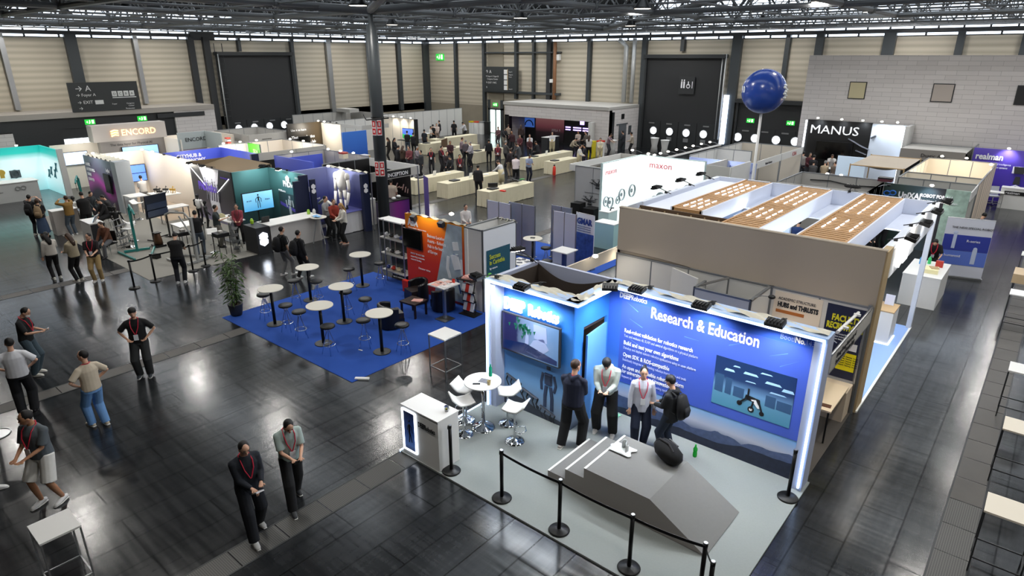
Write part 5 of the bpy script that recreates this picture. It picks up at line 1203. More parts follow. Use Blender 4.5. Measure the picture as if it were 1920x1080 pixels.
for i, y in enumerate((16.4, 17.9, 19.3)):
    flood((-8.2, y, H), (-8.4, y, 0), ['nearest black flood lamp on the left edge of the wooden roof stand', 'middle black flood lamp on the left edge of the wooden roof stand', 'far black flood lamp on the left edge of the wooden roof stand'][i], 0, arm=.25, dirv=(-1, 0), head=(.34, .2, .05), face=M['black'])
flood((-4.3, 19.9, H), (0, 0, 0), 'black flood lamp at the rear edge of the wooden roof stand', 0, arm=.2, dirv=(0, 1), head=(.4, .2, .05), face=M['black'])
for k, (x, y) in enumerate(((-3.3, 17.0), (-5.9, 17.5), (-5.0, 18.5), (-3.2, 15.2))): light('POINT', 'booth_interior_light', (x, y, 2.6), 75, (.93, .97, 1), .25)
g = G(); g.bb(xa+.1, xb+.02, ya+.06, yb+.0, 0, .03); g.bb(xb+.0, xb+.05, ya, yb, 0, .04, 1); tag(obj('booth_carpet', g, [pmat('#8fb0e8', .9), M['white']]), 'pale blue platform under the wooden roof stand with a white edge', 'carpet')
g = G(); g.bb(-8.05, -7.9, 15, 20, .03, 2.7); g.bb(-7.9, -5.7, 19.7, 19.85, .03, 2.7); g.bb(-4.0, -3.9, 19.0, 19.1, .03, 3.0); g.bb(-6.1, -5.95, 17.2, 17.4, .03, 3.0)
tag(obj('inner_partition', g, pmat('#aebfd8')), 'pale partitions and posts inside the wooden roof stand', 'partition')
g = G(); g.bb(-5.4, -4.2, 14.9, 14.95, .5, 2.6); tag(obj('display_wall', g, M['navyprint']), 'dark navy display wall seen through the middle roof opening', 'display wall')
# plinths and counters at the right side of the stand
def plinth(x, y, sx, sy, h, label, glowb=False, topm=None, rz=0, m=None):
    t = thing('display_plinth', label, 'plinth', (x, y, 0), rz); g = G(); g.box((0, 0, h/2-.015), (sx, sy, h-.03)); obj('body', g, m or M['white'], t)
    g = G(); g.box((0, 0, h-.015), (sx+.02, sy+.02, .03)); obj('top', g, topm or M['white'], t)
    if glowb: g = G(); g.box((0, 0, .04), (sx+.05, sy+.05, .02)); obj('glow_strip', g, M['led'], t)
    return t
plinth(-2.62, 18.6, .5, .75, .95, 'white plinth with a pale glow around its foot by the white fascia post', True, M['tan'])
g = G(); g.box((0, 0, .14), (.22, .03, .28), rx=-.1); tag(obj('tablet_display', g, pmat('#d8def4'), loc=(-2.6, 18.8, .95)), 'small upright white tablet on the glowing plinth', 'tablet')
plinth(-2.35, 22.9, 1.0, 1.9, 1.0, 'long white counter beside the aisle just behind the lit white fascia post')
g = G(); g.box((0, 0, .06), (.35, .5, .12), rz=.1, m=0); g.box((.05, .05, .13), (.22, .25, .02), rz=.4, m=1); tag(obj('box_pile', g, [pmat('#e8e0b0'), M['tan']], loc=(-2.2, 22.6, 1.0)), 'pale yellow box with a brown lid on the long white counter', 'box')
for i, (x, y, l, c, h) in enumerate(((-2.6, 23.3, 'blue bottle on the long white counter', '#4aa0e0', .26), (-2.4, 23.5, 'green bottle on the long white counter', '#38c070', .24), (-2.1, 23.3, 'red carton on the long white counter', '#b8342c', .2))):
    g = G(); (g.lathe([(.05, 0), (.05, h*.7), (.02, h*.9), (.02, h)], n=12) if i < 2 else g.box((0, 0, h/2), (.2, .12, h))); tag(obj('bottle' if i < 2 else 'carton', g, pmat(c, .3), loc=(x, y, 1.0)), l, 'bottle' if i < 2 else 'carton')
stan(-3.1, 19.9, 'black barrier post on the pale blue platform beside the lit fascia', z=.03)
# roll-up banners
def rollup(x, y, rz, w_, h, label, fill, feet=True):
    t = thing('roll_up_banner', label, 'banner', (x, y, 0), rz)
    g = G(); g.box((0, 0, .04), (w_+.04, .22 if feet else .06, .07)); obj('cassette', g, M['alu'], t)
    g = G(); g.box((0, 0, h/2+.04), (w_, .02, h-.06)); obj('banner_sheet', g, fill, t)
    g = G(); g.cyl((-w_/2, 0, h), (w_/2, 0, h), .015, n=6); g.cyl((0, .03, .05), (0, .03, h), .012, n=5); obj('support', g, M['alu'], t); return t
r_ = rollup(-1.75, 26.0, .25, 1.35, 2.1, 'tall white and blue roll-up banner with robot pictures beside the aisle', pmat('#cfd2de'))
g = G(); g.box((0, -.015, 1.25), (1.33, .008, .55)); g.box((0, -.015, .72), (1.33, .008, .5), m=1); obj('print_block', g, [pmat('#2e3c96'), pmat('#5b74c8')], r_)
g = G(); g.box((-.35, -.03, 1.3), (.1, .01, .5)); g.box((.3, -.03, .8), (.13, .01, .5)); g.ell((-.35, -.03, 1.6), (.07, .01, .06), 8, 6); g.ell((.3, -.03, 1.08), (.06, .01, .06), 8, 6); obj('robot_print', g, pmat('#b9c4dc'), r_)
text('THE NEW SPECIAL ROBOT', (-.5, -.03, 1.75), UX, .1, M['blackprint'], r_, world=False); text('R-series', (0, -.03, 1.3), UX, .12, wpr, r_, world=False); text('humanoid', (-.55, -.03, .75), UX, .12, wpr, r_, world=False)
r_ = rollup(-12.3, 18.55, -.12, .86, 2.0, 'white and blue roll-up banner with big capitals beside the grey display panels', pmat('#dfe3ee'))
g = G(); g.box((0, -.015, .7), (.84, .008, 1.2)); obj('photo_print', g, mat('blue_workshop_photo', '#33509a', .4, var=.9, vs=7), r_)
text('GMAR', (-.36, -.03, 1.62), UX, .3, pmat('#1d3a8a'), r_, world=False, bold=.04, sx=.82)
for i in range(3): text('Gesellschaft für Robotik und Automation', (-.36, -.03, 1.52-.08*i), UX, .06, pmat('#5a6aa0'), r_, world=False, sx=.65)

# ---- faculty recruitment stand directly behind the blue wall
t = thing('exhibition_booth', 'small shell stand with Faculty Recruitment and Hubs and Thrusts posters behind the blue wall', 'booth', (-5.2, 12.5, 0))
shell(t, [(-8.2, 13.93), (-2.2, 13.93)], 2.45, M['panelwhite']); shell(t, [(-5.5, 12.75), (-4.25, 12.75)], 2.45, posts=True); shell(t, [(-4.25, 12.75), (-4.25, 13.9)], 2.45); shell(t, [(-5.5, 12.75), (-5.5, 13.3)], 2.45)
g = G(); g.box((-6.1, 13.5, 1.3), (.9, .04, 2.3), rz=-.42); board('leaning_panel', g, M['panelwhite'], t)
g = G(); g.cyl((-5.5, 13.0, 2.42), (-5.2, 13.9, 2.42), .03, n=8); g.cyl((-2.2, 11.0, 2.46), (-2.2, 13.9, 2.46), .025, n=8); g.cyl((-2.2, 11.0, 2.12), (-2.2, 13.9, 2.12), .025, n=8); g.cyl((-2.23, 13.9, 0), (-2.23, 13.9, 2.5), .04, n=8); g.cyl((-2.23, 11, 0), (-2.23, 11, 2.5), .03, n=8); board('aluminium_rail', g, M['alu'], t)
fascia(t, (-2.2, 11.0), (-2.2, 13.9), 2.14, 2.44, M['panelback'])
text('Hong Kong University of', (-2.17, 11.3, 2.31), UY, .13, M['blackprint'], t); text('Science and Technology', (-2.17, 11.3, 2.18), UY, .13, M['blackprint'], t)
p_ = rectX(t, -4.12, -3.12, 13.9, .2, 2.38, pmat('#e8dccb'))
text('ACADEMIC STRUCTURE:', (-4.03, 13.88, 2.2), UX, .09, M['blackprint'], t, sx=.8); text('HUBS and THRUSTS', (-4.03, 13.88, 2.04), UX, .15, M['blackprint'], t, bold=.05, sx=.66)
rectX(t, -4.05, -3.45, 13.885, 1.9, 1.97, pmat('#a8642a'), 'caption_bar')
for i, c in enumerate(('#a83a34', '#4a9aa6', '#c23a44', '#2c3a6c', '#3f8a9a')):
    g = G(); a0, a1_ = pi-i*pi/5, pi-(i+1)*pi/5; P = [(-3.62+.26*cos(a), 1.38+.26*sin(a)) for a in (a0, (a0+a1_)/2, a1_)]+[(-3.62+.12*cos(a), 1.38+.12*sin(a)) for a in (a1_, a0)]; g.prism(P, (0, 13.885, 0), UX, UZ, .004); board('chart_segment', g, pmat(c), t)
p_ = rectX(t, -3.02, -2.28, 13.9, .75, 2.36, M['navyprint'])
ym = pmat('#d9d427'); text('FACULTY', (-2.9, 13.88, 2.02), UX, .19, ym, t, bold=.04, sx=.7); text('RECRUITMENT', (-2.98, 13.88, 1.84), UX, .19, ym, t, bold=.04, sx=.58)
for i in range(3): text('Applications are invited for positions', (-2.98, 13.88, 1.72-.06*i), UX, .05, wpr, t, sx=.8)
rectX(t, -2.66, -2.3, 13.885, .95, 1.35, M['yellow'], 'yellow_notice')
for i in range(5): text('Research · Teaching · Innovation', (-2.63, 13.87, 1.26-.05*i), UX, .035, M['blackprint'], t, sx=.9)
rectX(t, -2.5, -2.32, 13.885, 1.42, 1.58, M['whiteprint'], 'white_square')
g = G(); g.box((-2.6, 13.6, .35), (.7, .5, .7)); board('cabinet', g, pmat('#dac8ae'), t)
t2 = thing('trestle_table', 'beige table with a dark leaflet behind the lit right end of the blue wall', 'table', (-2.62, 12.9, 0)); g = G(); g.box((0, 0, .74), (.7, 1.3, .035)); obj('tabletop', g, pmat('#e2d0b2'), t2)
for sx in (-.3, .3):
    for sy in (-.6, .6): g = G(); g.cyl((sx, sy, 0), (sx, sy, .72), .018, n=6); obj('leg', g, M['blackmetal'], t2)
g = G(); g.box((0, 0, .003), (.2, .14, .006), rz=.1); tag(obj('leaflet', g, mat('mottled_leaflet', '#5a3a2c', .4, var=.9, vs=30), loc=(-2.42, 12.45, .757)), 'dark photo leaflet on the beige table', 'leaflet')
g = G(); g.cyl((-2.35, 11.9, 2.55), (-2.32, 13.3, 2.5), .03, n=8); g.box((-2.3, 12.2, 2.55), (.12, .06, .04)); g.box((-2.3, 13.1, 2.52), (.12, .06, .04)); tag(obj('curtain_rod', g, M['white']), 'white tube clamped along the top of the tilted fascia band', 'tube')
arm((-2.25, 11.5, 2.5), (-1, 0), 'small dark arm spotlight on the fascia behind the lit blue wall end', 30, (-3.2, 13.6, .6), (1, .85, .66), bright=False)
arm((-4.2, 12.8, 2.5), (1, 0), 'small arm spotlight on the inner cabin corner behind the blue wall', 25, (-3.0, 13.6, .6), (1, .85, .66), bright=False)
g = G(); g.bb(-7.9, -2.2, 10.85, 13.9, 0, .012); tag(obj('dark_carpet', g, pmat('#4b4640', .95)), 'dark brown carpet of the small stand behind the blue wall', 'carpet')
# fascia bay left of it with two spots
t = thing('exhibition_booth', 'cream fascia frame with two spotlights behind the blue cabin', 'booth', (-8.5, 14, 0))
fascia(t, (-8.5, 11.0), (-8.5, 15.9), 2.12, 2.45, pmat('#d9cfbd')); shell(t, [(-8.5, 10.95), (-8.5, 11.0)], 2.5)
g = G(); g.cyl((-8.5, 15.9, 0), (-8.5, 15.9, 2.5), .03, n=8); g.cyl((-8.5, 11, 0), (-8.5, 11, 2.5), .03, n=8); board('aluminium_frame', g, M['alu'], t)
arm((-8.45, 13.0, 2.45), (1, 0), 'small spotlight on the cream fascia, the one nearest the blue cabin', 30, (-7.0, 13.8, 1.2), (1, .88, .7), L=.12); arm((-8.45, 14.3, 2.45), (1, 0), 'small spotlight on the cream fascia, the one nearest the white stand', 24, (-8.2, 13.8, 1.5), (1, .88, .7), L=.12)
# ---- grey display panels, square tables there
dm = mat('grey_display_felt', '#7d8496', .8, var=.05, vs=3); dm2 = mat('pale_display_felt', '#b4bbcf', .8, var=.04, vs=3)
for i, (x, y, w_, m_, l) in enumerate(((-15.9, 18.0, 1.2, dm2, 'pale grey display panel standing leftmost of the row behind the white cabin'), (-15.0, 18.3, 1.25, dm, 'darker grey display panel second from the left in the row'), (-13.95, 18.85, .8, dm, 'grey display panel left of the tallest pair, by the round table'), (-13.6, 18.9, .9, dm, 'grey display panel third in the row, behind the round ivory table'), (-12.95, 18.2, 1.0, dm2, 'pale lavender display panel nearest the blue and white roll-up banner'))):
    if i == 2: continue
    t = thing('pinboard', l, 'display panel', (x, y, ZC)); 
    for s_ in (-.25, .25): g = G(); g.box((s_*w_, 0, 1.02), (w_/2-.02, .04, 1.96)); obj('panel', g, m_, t)
    g = G(); g.box((0, 0, 1.02), (.03, .05, 2.0)); g.box((-w_/2, 0, 1.02), (.03, .05, 2.0)); g.box((w_/2, 0, 1.02), (.03, .05, 2.0)); g.box((0, 0, .01), (w_, .3, .02)); obj('frame', g, M['alu'], t)
t = thing('pinboard', 'low grey panel beside the white cabin of the teal poster', 'display panel', (-13.9, 15.9, ZC)); g = G(); g.box((0, 0, .6), (.9, .04, 1.2)); obj('panel', g, dm, t); g = G(); g.box((0, 0, 1.2), (.95, .06, .04)); obj('frame', g, M['alu'], t)
def pedest(x, y, label, s_=.66, rz=0):
    t = thing('pedestal_table', label, 'table', (x, y, ZC), rz); g = G(); g.box((0, 0, 1.085), (s_, s_, .03)); obj('tabletop', g, M['white'], t)
    g = G(); g.box((0, 0, .55), (.12, .12, 1.05)); obj('column', g, pmat('#28407c'), t); g = G(); g.box((0, 0, .012), (.4, .4, .02)); obj('base', g, M['steel'], t); return t
pedest(-12.0, 16.9, 'square white pedestal table in front of the pale lavender panel'); pedest(-12.3, 14.95, 'square white pedestal table strewn with papers behind the blue cabin')
for i, (dx, dy) in enumerate(((-.15, .1), (.05, -.12), (.18, .12), (-.05, .22))): g = G(); g.box((0, 0, .004), (.18, .13, .007), rz=i*.7); tag(obj('paper_sheet', g, mat('dark_print_sheet', '#4a4f5a', .5, var=.8, vs=30), loc=(-12.3+dx, 14.95+dy, ZC+1.103)), ['dark printed sheet left on the paper strewn table', 'dark printed sheet at the front of the paper strewn table', 'dark printed sheet right on the paper strewn table', 'dark printed sheet at the back of the paper strewn table'][i], 'paper')
g = G(); g.box((0, 0, .01), (.16, .1, .02), rz=.4); tag(obj('leaflet', g, M['darkgrey'], loc=(-13.74, 17.37, ZC+1.102)), 'dark leaflet on the round ivory table at the grey display panels', 'leaflet')
for x, y, l in ((-12.35, 16.4, 'black bar stool below the square table at the lavender panel'), (-11.85, 15.6, 'black bar stool between the two square pedestal tables'), (-13.1, 15.4, 'black bar stool left of the paper strewn table')): dup(s0, (x, y, ZC), rz=.5, label=l)

# ---- orange wall stand with shelving and white cabin
t = thing('exhibition_booth', 'orange wall with a robot print and a white cabin with a teal poster', 'booth', (-14, 13.5, 0))
og = gradmat('orange_red_print', 'Z', 0, 2.55, [(0, '#d8341f'), (.45, '#dd3a1c'), (.75, '#ee6420'), (1, '#f79a1e')], .4)
g = G(); g.bb(-15.5, -12.85, 13.0, 13.1, ZC, 2.55); board('back_panel', g, og, t)
g = G(); g.prism([(-13.55, 2.52), (-12.95, 2.52), (-12.95, .1), (-14.25, .1)], (0, 12.99, 0), UX, UZ, .006); board('robot_photo_print', g, mat('pale_robot_photo', '#aebfca', .4, var=.35, vs=4), t)
g = G(); rb = lambda pts, r: g.tube([(a, 12.985, b_) for a, b_ in pts], r, 8, flat=.15)
rb([(-13.25, 2.0), (-13.2, 1.75)], .13); rb([(-13.3, 1.6), (-13.15, 1.15)], .17); rb([(-13.55, 1.5), (-13.6, 1.1), (-13.5, .8)], .07); rb([(-13.0, 1.5), (-12.99, 1.0)], .05); rb([(-13.5, .7), (-13.6, .25)], .14); board('robot_print', g, pmat('#e8eef2'), t)
g = G(); rb([(-13.33, 1.62), (-13.1, 1.6)], .03); rb([(-13.2, .9), (-13.05, .4)], .04); board('robot_joint_print', g, pmat('#2c4a86'), t)
text('ABA', (-15.35, 12.985, 2.2), UX, .3, wpr, t, bold=.05, sx=.8); text('Work in Austria · Invest in Austria', (-15.35, 12.985, 2.1), UX, .06, wpr, t)
for i, s_ in enumerate(('Business Location', 'Austria – Robotics', 'Hub in the heart', 'of Europe')): text(s_, (-14.47, 12.985, 1.95-.17*i), UX, .155, wpr, t, sx=.7)
for i, s_ in enumerate(('INVEST IN AUSTRIA', 'supporting companies', 'research funding')): text(s_, (-15.3, 12.985, 1.25-.1*i), UX, .075, wpr, t)
text('Discover more', (-14.95, 12.985, .8), UX, .09, wpr, t); text('A', (-15.1, 12.985, .05), UX, .55, wpr, t, bold=.05, sx=.9)
shell(t, [(-12.85, 13.02), (-12.15, 13.02)], 2.55, pmat('#dfe0dd')); shell(t, [(-12.15, 13.02), (-12.15, 14.5)], 2.55, pmat('#dfe4ec'), names=('cabin_panel', 'cabin_post')); shell(t, [(-12.85, 14.5), (-12.15, 14.5)], 2.55, posts=True); shell(t, [(-12.85, 13.1), (-12.85, 14.5)], 2.55, posts=True)
g = G(); g.bb(-12.82, -12.7, 12.96, 13.0, ZC, 2.5); board('edge_post', g, M['white'], t)
g = G(); g.sheet(lambda u, v: (-12.88+.8*u, 14.44+.08*v, 2.53+.05*sin(21*u+4*v)), 20, 3); g.sheet(lambda u, v: (-15.4+2.5*u, 13.0+.15*v, 2.57+.03*sin(33*u+6*v)), 40, 3); board('loose_fabric', g, M['dirtyfab'], t)
te = rectY(t, 13.15, 14.2, -12.12, .15, 1.9, pmat('#1d5468'), 'teal_poster')
rectY(t, 13.16, 14.19, -12.105, .16, 1.0, pmat('#4f7ae0'), 'sky_print'); g = G()
for y in (13.75,): g.tube([(-12.08, y+.2*cos(a), .75+.09*sin(a)) for a in [2*pi*k/14 for k in range(14)]], .014, 5, closed=True); g.box((-12.08, y, .62), (.02, .5, .03)); g.box((-12.08, y-.25, .68), (.02, .03, .12)); g.box((-12.08, y+.25, .68), (.02, .03, .12))
board('drone_print', g, pmat('#1c2c60'), t); g = G(); g.tube([(-12.09, 13.25+.12*cos(a), .95+.25*sin(a)) for a in [pi*.4+pi*1.1*k/8 for k in range(9)]], .05, 6, flat=.3); board('green_mark', g, pmat('#7fe05a'), t)
text('Success', (-12.09, 13.25, 1.62), UY, .2, pmat('#c9d64a'), t, sx=.8, bold=.01); text('in Carinthia', (-12.09, 13.25, 1.44), UY, .2, pmat('#c9d64a'), t, sx=.72, bold=.01); text('by nature', (-12.09, 13.25, 1.3), UY, .09, wpr, t)
screen((-15.12, 12.945, 1.78), .86, .62, 'Y-', M['screenoff'], 'black switched-off television hung on the orange wall')
arm((-14.2, 13.05, 2.6), (.7, .7), 'bright arm spotlight behind the top of the orange wall', 55, (-14.2, 12.5, 1.5), (1, .9, .75), L=.5)
light('SPOT', 'spot_light', (-14.4, 12.5, 3.0), 40, (1, .9, .75), .1, (-14.4, 13.0, 2.0), 110, .8)
for i, x in enumerate((-15.0, -13.75)):
    g = G(); g.box((x, 12.93, 2.48), (.2, .14, .16), rx=.4); tag(obj('hook_lamp', g, M['darkgrey']), ['left dark lamp head hooked on the top edge of the orange wall', 'right dark lamp head hooked on the top edge of the orange wall'][i], 'lamp')
t = thing('shelving_rack', 'open aluminium shelving with gadgets left of the orange wall', 'shelf', (-16.3, 13.25, ZC))
for sx in (-.6, -.35, .6):
    for sy in (-.22, .22): g = G(); g.cyl((sx, sy, 0), (sx, sy, 2.15), .022, n=8); obj('upright', g, M['alu'], t)
for z in (.35, .95, 1.5, 2.12): g = G(); g.box((0, 0, z), (1.22, .46, .035)); obj('shelf_board', g, M['panelback'] if z < 2 else M['white'], t)
g = G(); g.box((0, .24, 1.07), (1.2, .02, 2.1)); obj('back_panel', g, M['pillar'], t)
rnd = random.Random(9)
gl_ = ['white', 'black']; n = 0
for z, cs in ((1.52, ('#e4e6ea', '#24262a', '#d8dce4', '#3a4c8a')), (.97, ('#e9e9e9', '#2b2c30', '#d9d9dc', '#1c1c20')), (.37, ('#26408c', '#d2402a', '#d8c8a0', '#2b2c30'))):
    for k, c in enumerate(cs):
        g = G(); x = -.45+.26*k; g.ell((0, 0, .06), (.09, .08, .06), 10, 6); g.box((.03, 0, .1), (.08, .06, .08), rz=.4*k)
        sh_ = {1.52: 'top gadget shelf', .97: 'middle gadget shelf', .37: 'bottom gadget shelf'}[z]
        tag(obj('gadget', g, pmat(c), loc=(-16.3+x, 13.2, z+ZC)), ['first', 'second', 'third', 'fourth'][k]+' small gadget from the left on the '+sh_+' beside the orange wall', 'gadget')
g = G(); g.box((0, 0, .2), (.22, .12, .38), taper=1.1); tag(obj('gift_bag', g, M['red'], loc=(-15.3, 12.72, ZC)), 'red paper gift bag standing at the foot of the orange wall', 'bag')
# magazine rack
t = thing('brochure_stand', 'curved black brochure stand filled with red and white brochures', 'brochure stand', (-12.35, 12.62, ZC), .05)
g = G()
for s_ in (-.22, .22): g.tube([(s_, .0, 0), (s_, .05, .35), (s_, -.05, .7), (s_, .03, 1.1)], .014, 6)
g.box((0, .05, .01), (.6, .4, .015)); g.box((0, 0, 1.12), (.62, .42, .02)); obj('frame', g, M['black'], t)
for z, y in ((.12, .0), (.42, .01), (.72, -.04)): g = G(); g.box((0, y, z), (.44, .12, .03)); obj('tray', g, M['black'], t)
k = 0
for z, y in ((.12, 0), (.42, .01), (.72, -.04)):
    for i, x in enumerate((-.13, .02, .15)):
        g = G(); g.box((0, 0, .13), (.13, .03, .26), rx=-.25, m=0); g.box((0, -.02, .05), (.13, .01, .08), rx=-.25, m=1 if i != 1 else 1)
        tag(obj('brochure', g, [M['red'] if i == 1 else M['white'], M['red'] if i != 1 else M['white']], loc=(-12.35+x, 12.62+y-.03, z+.03)), ['left', 'middle', 'right'][i]+' brochure in the '+{.12: 'bottom', .42: 'centre', .72: 'upper'}[z]+' tray of the curved black stand', 'brochure')
g = G(); g.box((0, 0, .03), (.34, .26, .05), rz=.3); g.box((.05, 0, .07), (.3, .22, .03), rz=-.2); tag(obj('brochure_stack', g, pinkp, loc=(-12.35, 12.62, 1.135+ZC)), 'pink brochures heaped on top of the curved black stand', 'brochure')

# ---- white backlit "maxon" stand
t = thing('exhibition_booth', 'glowing white backlit wall with pictures of motors', 'booth', (-13.5, 25, 0))
bl = gradmat('backlit_white_print', 'Z', 0, 2.95, [(0, '#dff2ee'), (.5, '#f4fffd'), (1, '#ffffff')], .4, emit=.85)
g = G(); g.bb(-14.85, -14.75, 23.4, 26.8, 0, 2.95); g.bb(-14.75, -11.6, 26.7, 26.8, 0, 2.95); obj('lightbox_frame', g, pmat('#b9cfcf'), t, world=True)
g = G(); g.bb(-14.745, -14.74, 23.44, 26.68, .05, 2.92); g.bb(-14.74, -11.64, 26.69, 26.695, .05, 2.92); obj('lightbox_face', g, bl, t, world=True)
g = G(); g.bb(-14.735, -14.73, 24.48, 24.5, .05, 2.9); g.bb(-14.735, -14.73, 25.58, 25.6, .05, 2.9); board('seam', g, pmat('#c8dcdc'), t)
rm = pmat('#c8364a'); text('maxon', (-14.72, 23.6, 2.42), UY, .34, rm, t); text('maxon', (-14.3, 26.67, 2.42), UX, .42, rm, t)
gm_ = mat('motor_print_grey', '#7e8a90', .4, var=.5, vs=20)
for y, z, r in ((23.75, 1.25, .2), (24.1, 1.15, .22), (24.75, 1.15, .16), (25.05, 1.35, .24), (25.95, 1.4, .26)):
    g = G(); g.tube([(-14.725, y+r*cos(a), z+r*1.1*sin(a)) for a in [2*pi*k/18 for k in range(18)]], r*.28, 6, closed=True, flat=.2); g.tube([(-14.73, y, z), (-14.72, y, z)], r*.4, 12); board('motor_print', g, gm_, t)
for x, z, r in ((-13.9, .95, .16), (-13.6, 1.1, .2), (-13.1, 1.25, .2), (-12.75, 1.35, .22), (-12.3, 1.6, .2), (-12.0, 1.65, .17)):
    g = G(); g.tube([(x+r*cos(a), 26.68, z+r*sin(a)) for a in [2*pi*k/18 for k in range(18)]], r*.3, 6, closed=True, flat=.2); g.tube([(x, 26.68, z), (x+.3, 26.675, z-.05)], r*.35, 8, flat=.2); board('motor_print', g, mat('gear_print_dark', '#3f464a', .4, var=.5, vs=20) if x > -13.4 and x < -12.5 else gm_, t)
light('AREA', 'lightbox_light', (-13.6, 25.4, 2.2), 30, (.92, 1, .99), 2, (-12, 23, 0))
plinth(-14.3, 23.3, .5, .7, 1.0, 'pale green-white counter at the foot of the backlit motor wall', m=pmat('#c7dede'))
g = G(); g.tube([(0, 0, 0), (.05, 0, .12), (.18, 0, .14)], .03, 8); tag(obj('motor_model', g, M['darkgrey'], loc=(-14.2, 23.3, 1.0)), 'small dark motor model on the pale counter by the backlit wall', 'model')
plinth(-13.1, 21.4, .9, .6, 1.05, 'low white counter with a glass top near the blue and white roll-up banner', m=pmat('#a9cfd0'))
# ---- drone stand to its left
t = thing('exhibition_booth', 'grey shell stand with drone posters left of the backlit wall', 'booth', (-16.3, 26, 0))
shell(t, [(-16.95, 24.6), (-15.0, 24.6)], 2.5, pmat('#a9a9ab')); fascia(t, (-17.4, 24.75), (-15.0, 24.75), 2.2, 2.5, M['panelwhite']); fascia(t, (-17.4, 24.75), (-17.4, 29.3), 2.2, 2.5, M['panelwhite']); fascia(t, (-17.4, 29.3), (-15.1, 29.3), 2.2, 2.5, M['panelback']); shell(t, [(-15.0, 26.9), (-15.0, 29.3)], 2.5)
drone = mat('drone_print', '#26282b', .5)
for x, z in ((-15.7, 1.75), (-16.1, .95)):
    g = G()
    for k in range(6): a = k*pi/3+.3; g.tube([(x, 24.57, z), (x+.36*cos(a), 24.565, z+.14*sin(a)+.05)], .02, 5); g.box((x+.36*cos(a), 24.56, z+.14*sin(a)+.09), (.2, .01, .02))
    g.box((x, 24.56, z-.02), (.18, .012, .14)); g.box((x, 24.56, z-.16), (.22, .012, .08)); board('drone_print', g, drone, t)
rectX(t, -16.4, -15.5, 24.575, 1.32, 1.33, M['blackprint'], 'rule_line')
g = G(); g.bb(-16.7, -16.2, 23.9, 24.4, 0, .9); tag(obj('black_case', g, M['black']), 'black equipment case in front of the drone posters', 'case')
g = G(); g.bb(-15.9, -15.3, 23.7, 24.3, 0, .8); tag(obj('black_case', g, M['blackmetal']), 'second black case under the lower printed drone', 'case')

# ---- research stand row with a ladder of bright arm lamps
t = thing('exhibition_booth', 'pale blue Research and Training stand in front of a row of bright arm lamps', 'booth', (-12.8, 33, 0))
lb = gradmat('pale_blue_print', 'Z', .3, 2.4, [(0, '#c9ccf0'), (.5, '#dfe4fb'), (1, '#9fb0e4')], .4)
g = G(); g.bb(-14.4, -10.95, 31.05, 31.12, 0, 2.4); board('back_panel', g, lb, t)
text('Research and', (-13.6, 31.0, 1.98), UX, .33, pmat('#2d4a9c'), t, bold=.03, sx=.8); text('Training Robotics', (-13.6, 31.0, 1.68), UX, .3, pmat('#2d4a9c'), t, sx=.7); text('enrolab', (-11.7, 31.0, 1.9), UX, .22, pmat('#6a7ac0'), t)
g = G(); 
for p, r in (([(-12.1, .5), (-11.8, .7), (-11.6, 1.1)], .06), ([(-11.6, 1.1), (-11.65, 1.35)], .1), ([(-12.6, .3), (-12.2, .45)], .05)): g.tube([(a, 31.03, b_) for a, b_ in p], r, 8, flat=.2)
board('robot_arm_print', g, pmat('#5563b4'), t)
light('SPOT', 'spot_light', (-12.6, 29.8, 3.0), 110, (.95, .96, 1), .1, (-12.6, 31.1, 1.9), 120, .8)  # added fill spot with no fixture, brightens the pale blue back panel
shell(t, [(-14.4, 31.1), (-14.4, 38)], 2.5); shell(t, [(-14.4, 38), (-10.95, 38)], 2.5, pmat('#d8cfc0')); shell(t, [(-14.4, 34.5), (-12.5, 34.5)], 2.5)
fascia(t, (-10.95, 31.1), (-10.95, 38), 2.15, 2.5, M['panelwhite']); g = G(); g.cyl((-10.95, 34.5, 0), (-10.95, 34.5, 2.5), .03, n=8); board('aluminium_frame', g, M['alu'], t)
text('Robot Factory', (-10.92, 32.2, 2.22), UY, .16, M['blackprint'], t); text('ICRA', (-10.92, 36.2, 2.2), UY, .3, pmat('#b04848'), t)
g = G(); g.bb(-12.4, -11.2, 28.6, 28.65, 0, 2.5); g.bb(-12.4, -12.35, 28.65, 31, 0, 2.5); tag(obj('partition_wall', g, M['panelback']), 'grey partition between the backlit wall and the pale blue stand', 'partition')
g = G(); g.bb(-11.25, -11.2, 28.6, 31, 0, 2.5); tag(obj('partition_wall', g, M['panelwhite']), 'white end partition left of the balloon pole', 'partition')
pts_ = [(-15.2, 27.3), (-14.6, 27.5), (-14.35, 28.2), (-14.4, 28.9), (-14.4, 29.7), (-14.4, 30.6), (-14.4, 31.6), (-14.4, 32.5), (-14.4, 33.5), (-14.4, 34.6)]
for i, (x, y) in enumerate(pts_):
    if i < 2: x, y = (-15.05+.0*i, 27.3) if i == 0 else (-13.9, 26.75)
    arm((x, y, 2.69 if i > 1 else 2.95), (-.9, -.3), ['leftmost', 'second', 'third', 'fourth', 'fifth', 'sixth', 'seventh', 'eighth', 'ninth', 'tenth'][i]+' bright arm lamp from the left in the slanting row behind the backlit wall', 16 if i in (2, 5, 8) else 0, (-13, y, 0), L=.45)
g = G(); g.bb(-14.43, -14.37, 27.5, 34.9, 2.6, 2.68); g.cyl((-14.4, 27.6, 0), (-14.4, 27.6, 2.6), .03, n=8); tag(obj('lamp_rail', g, M['white']), 'white rail carrying the slanting row of bright arm lamps', 'rail')
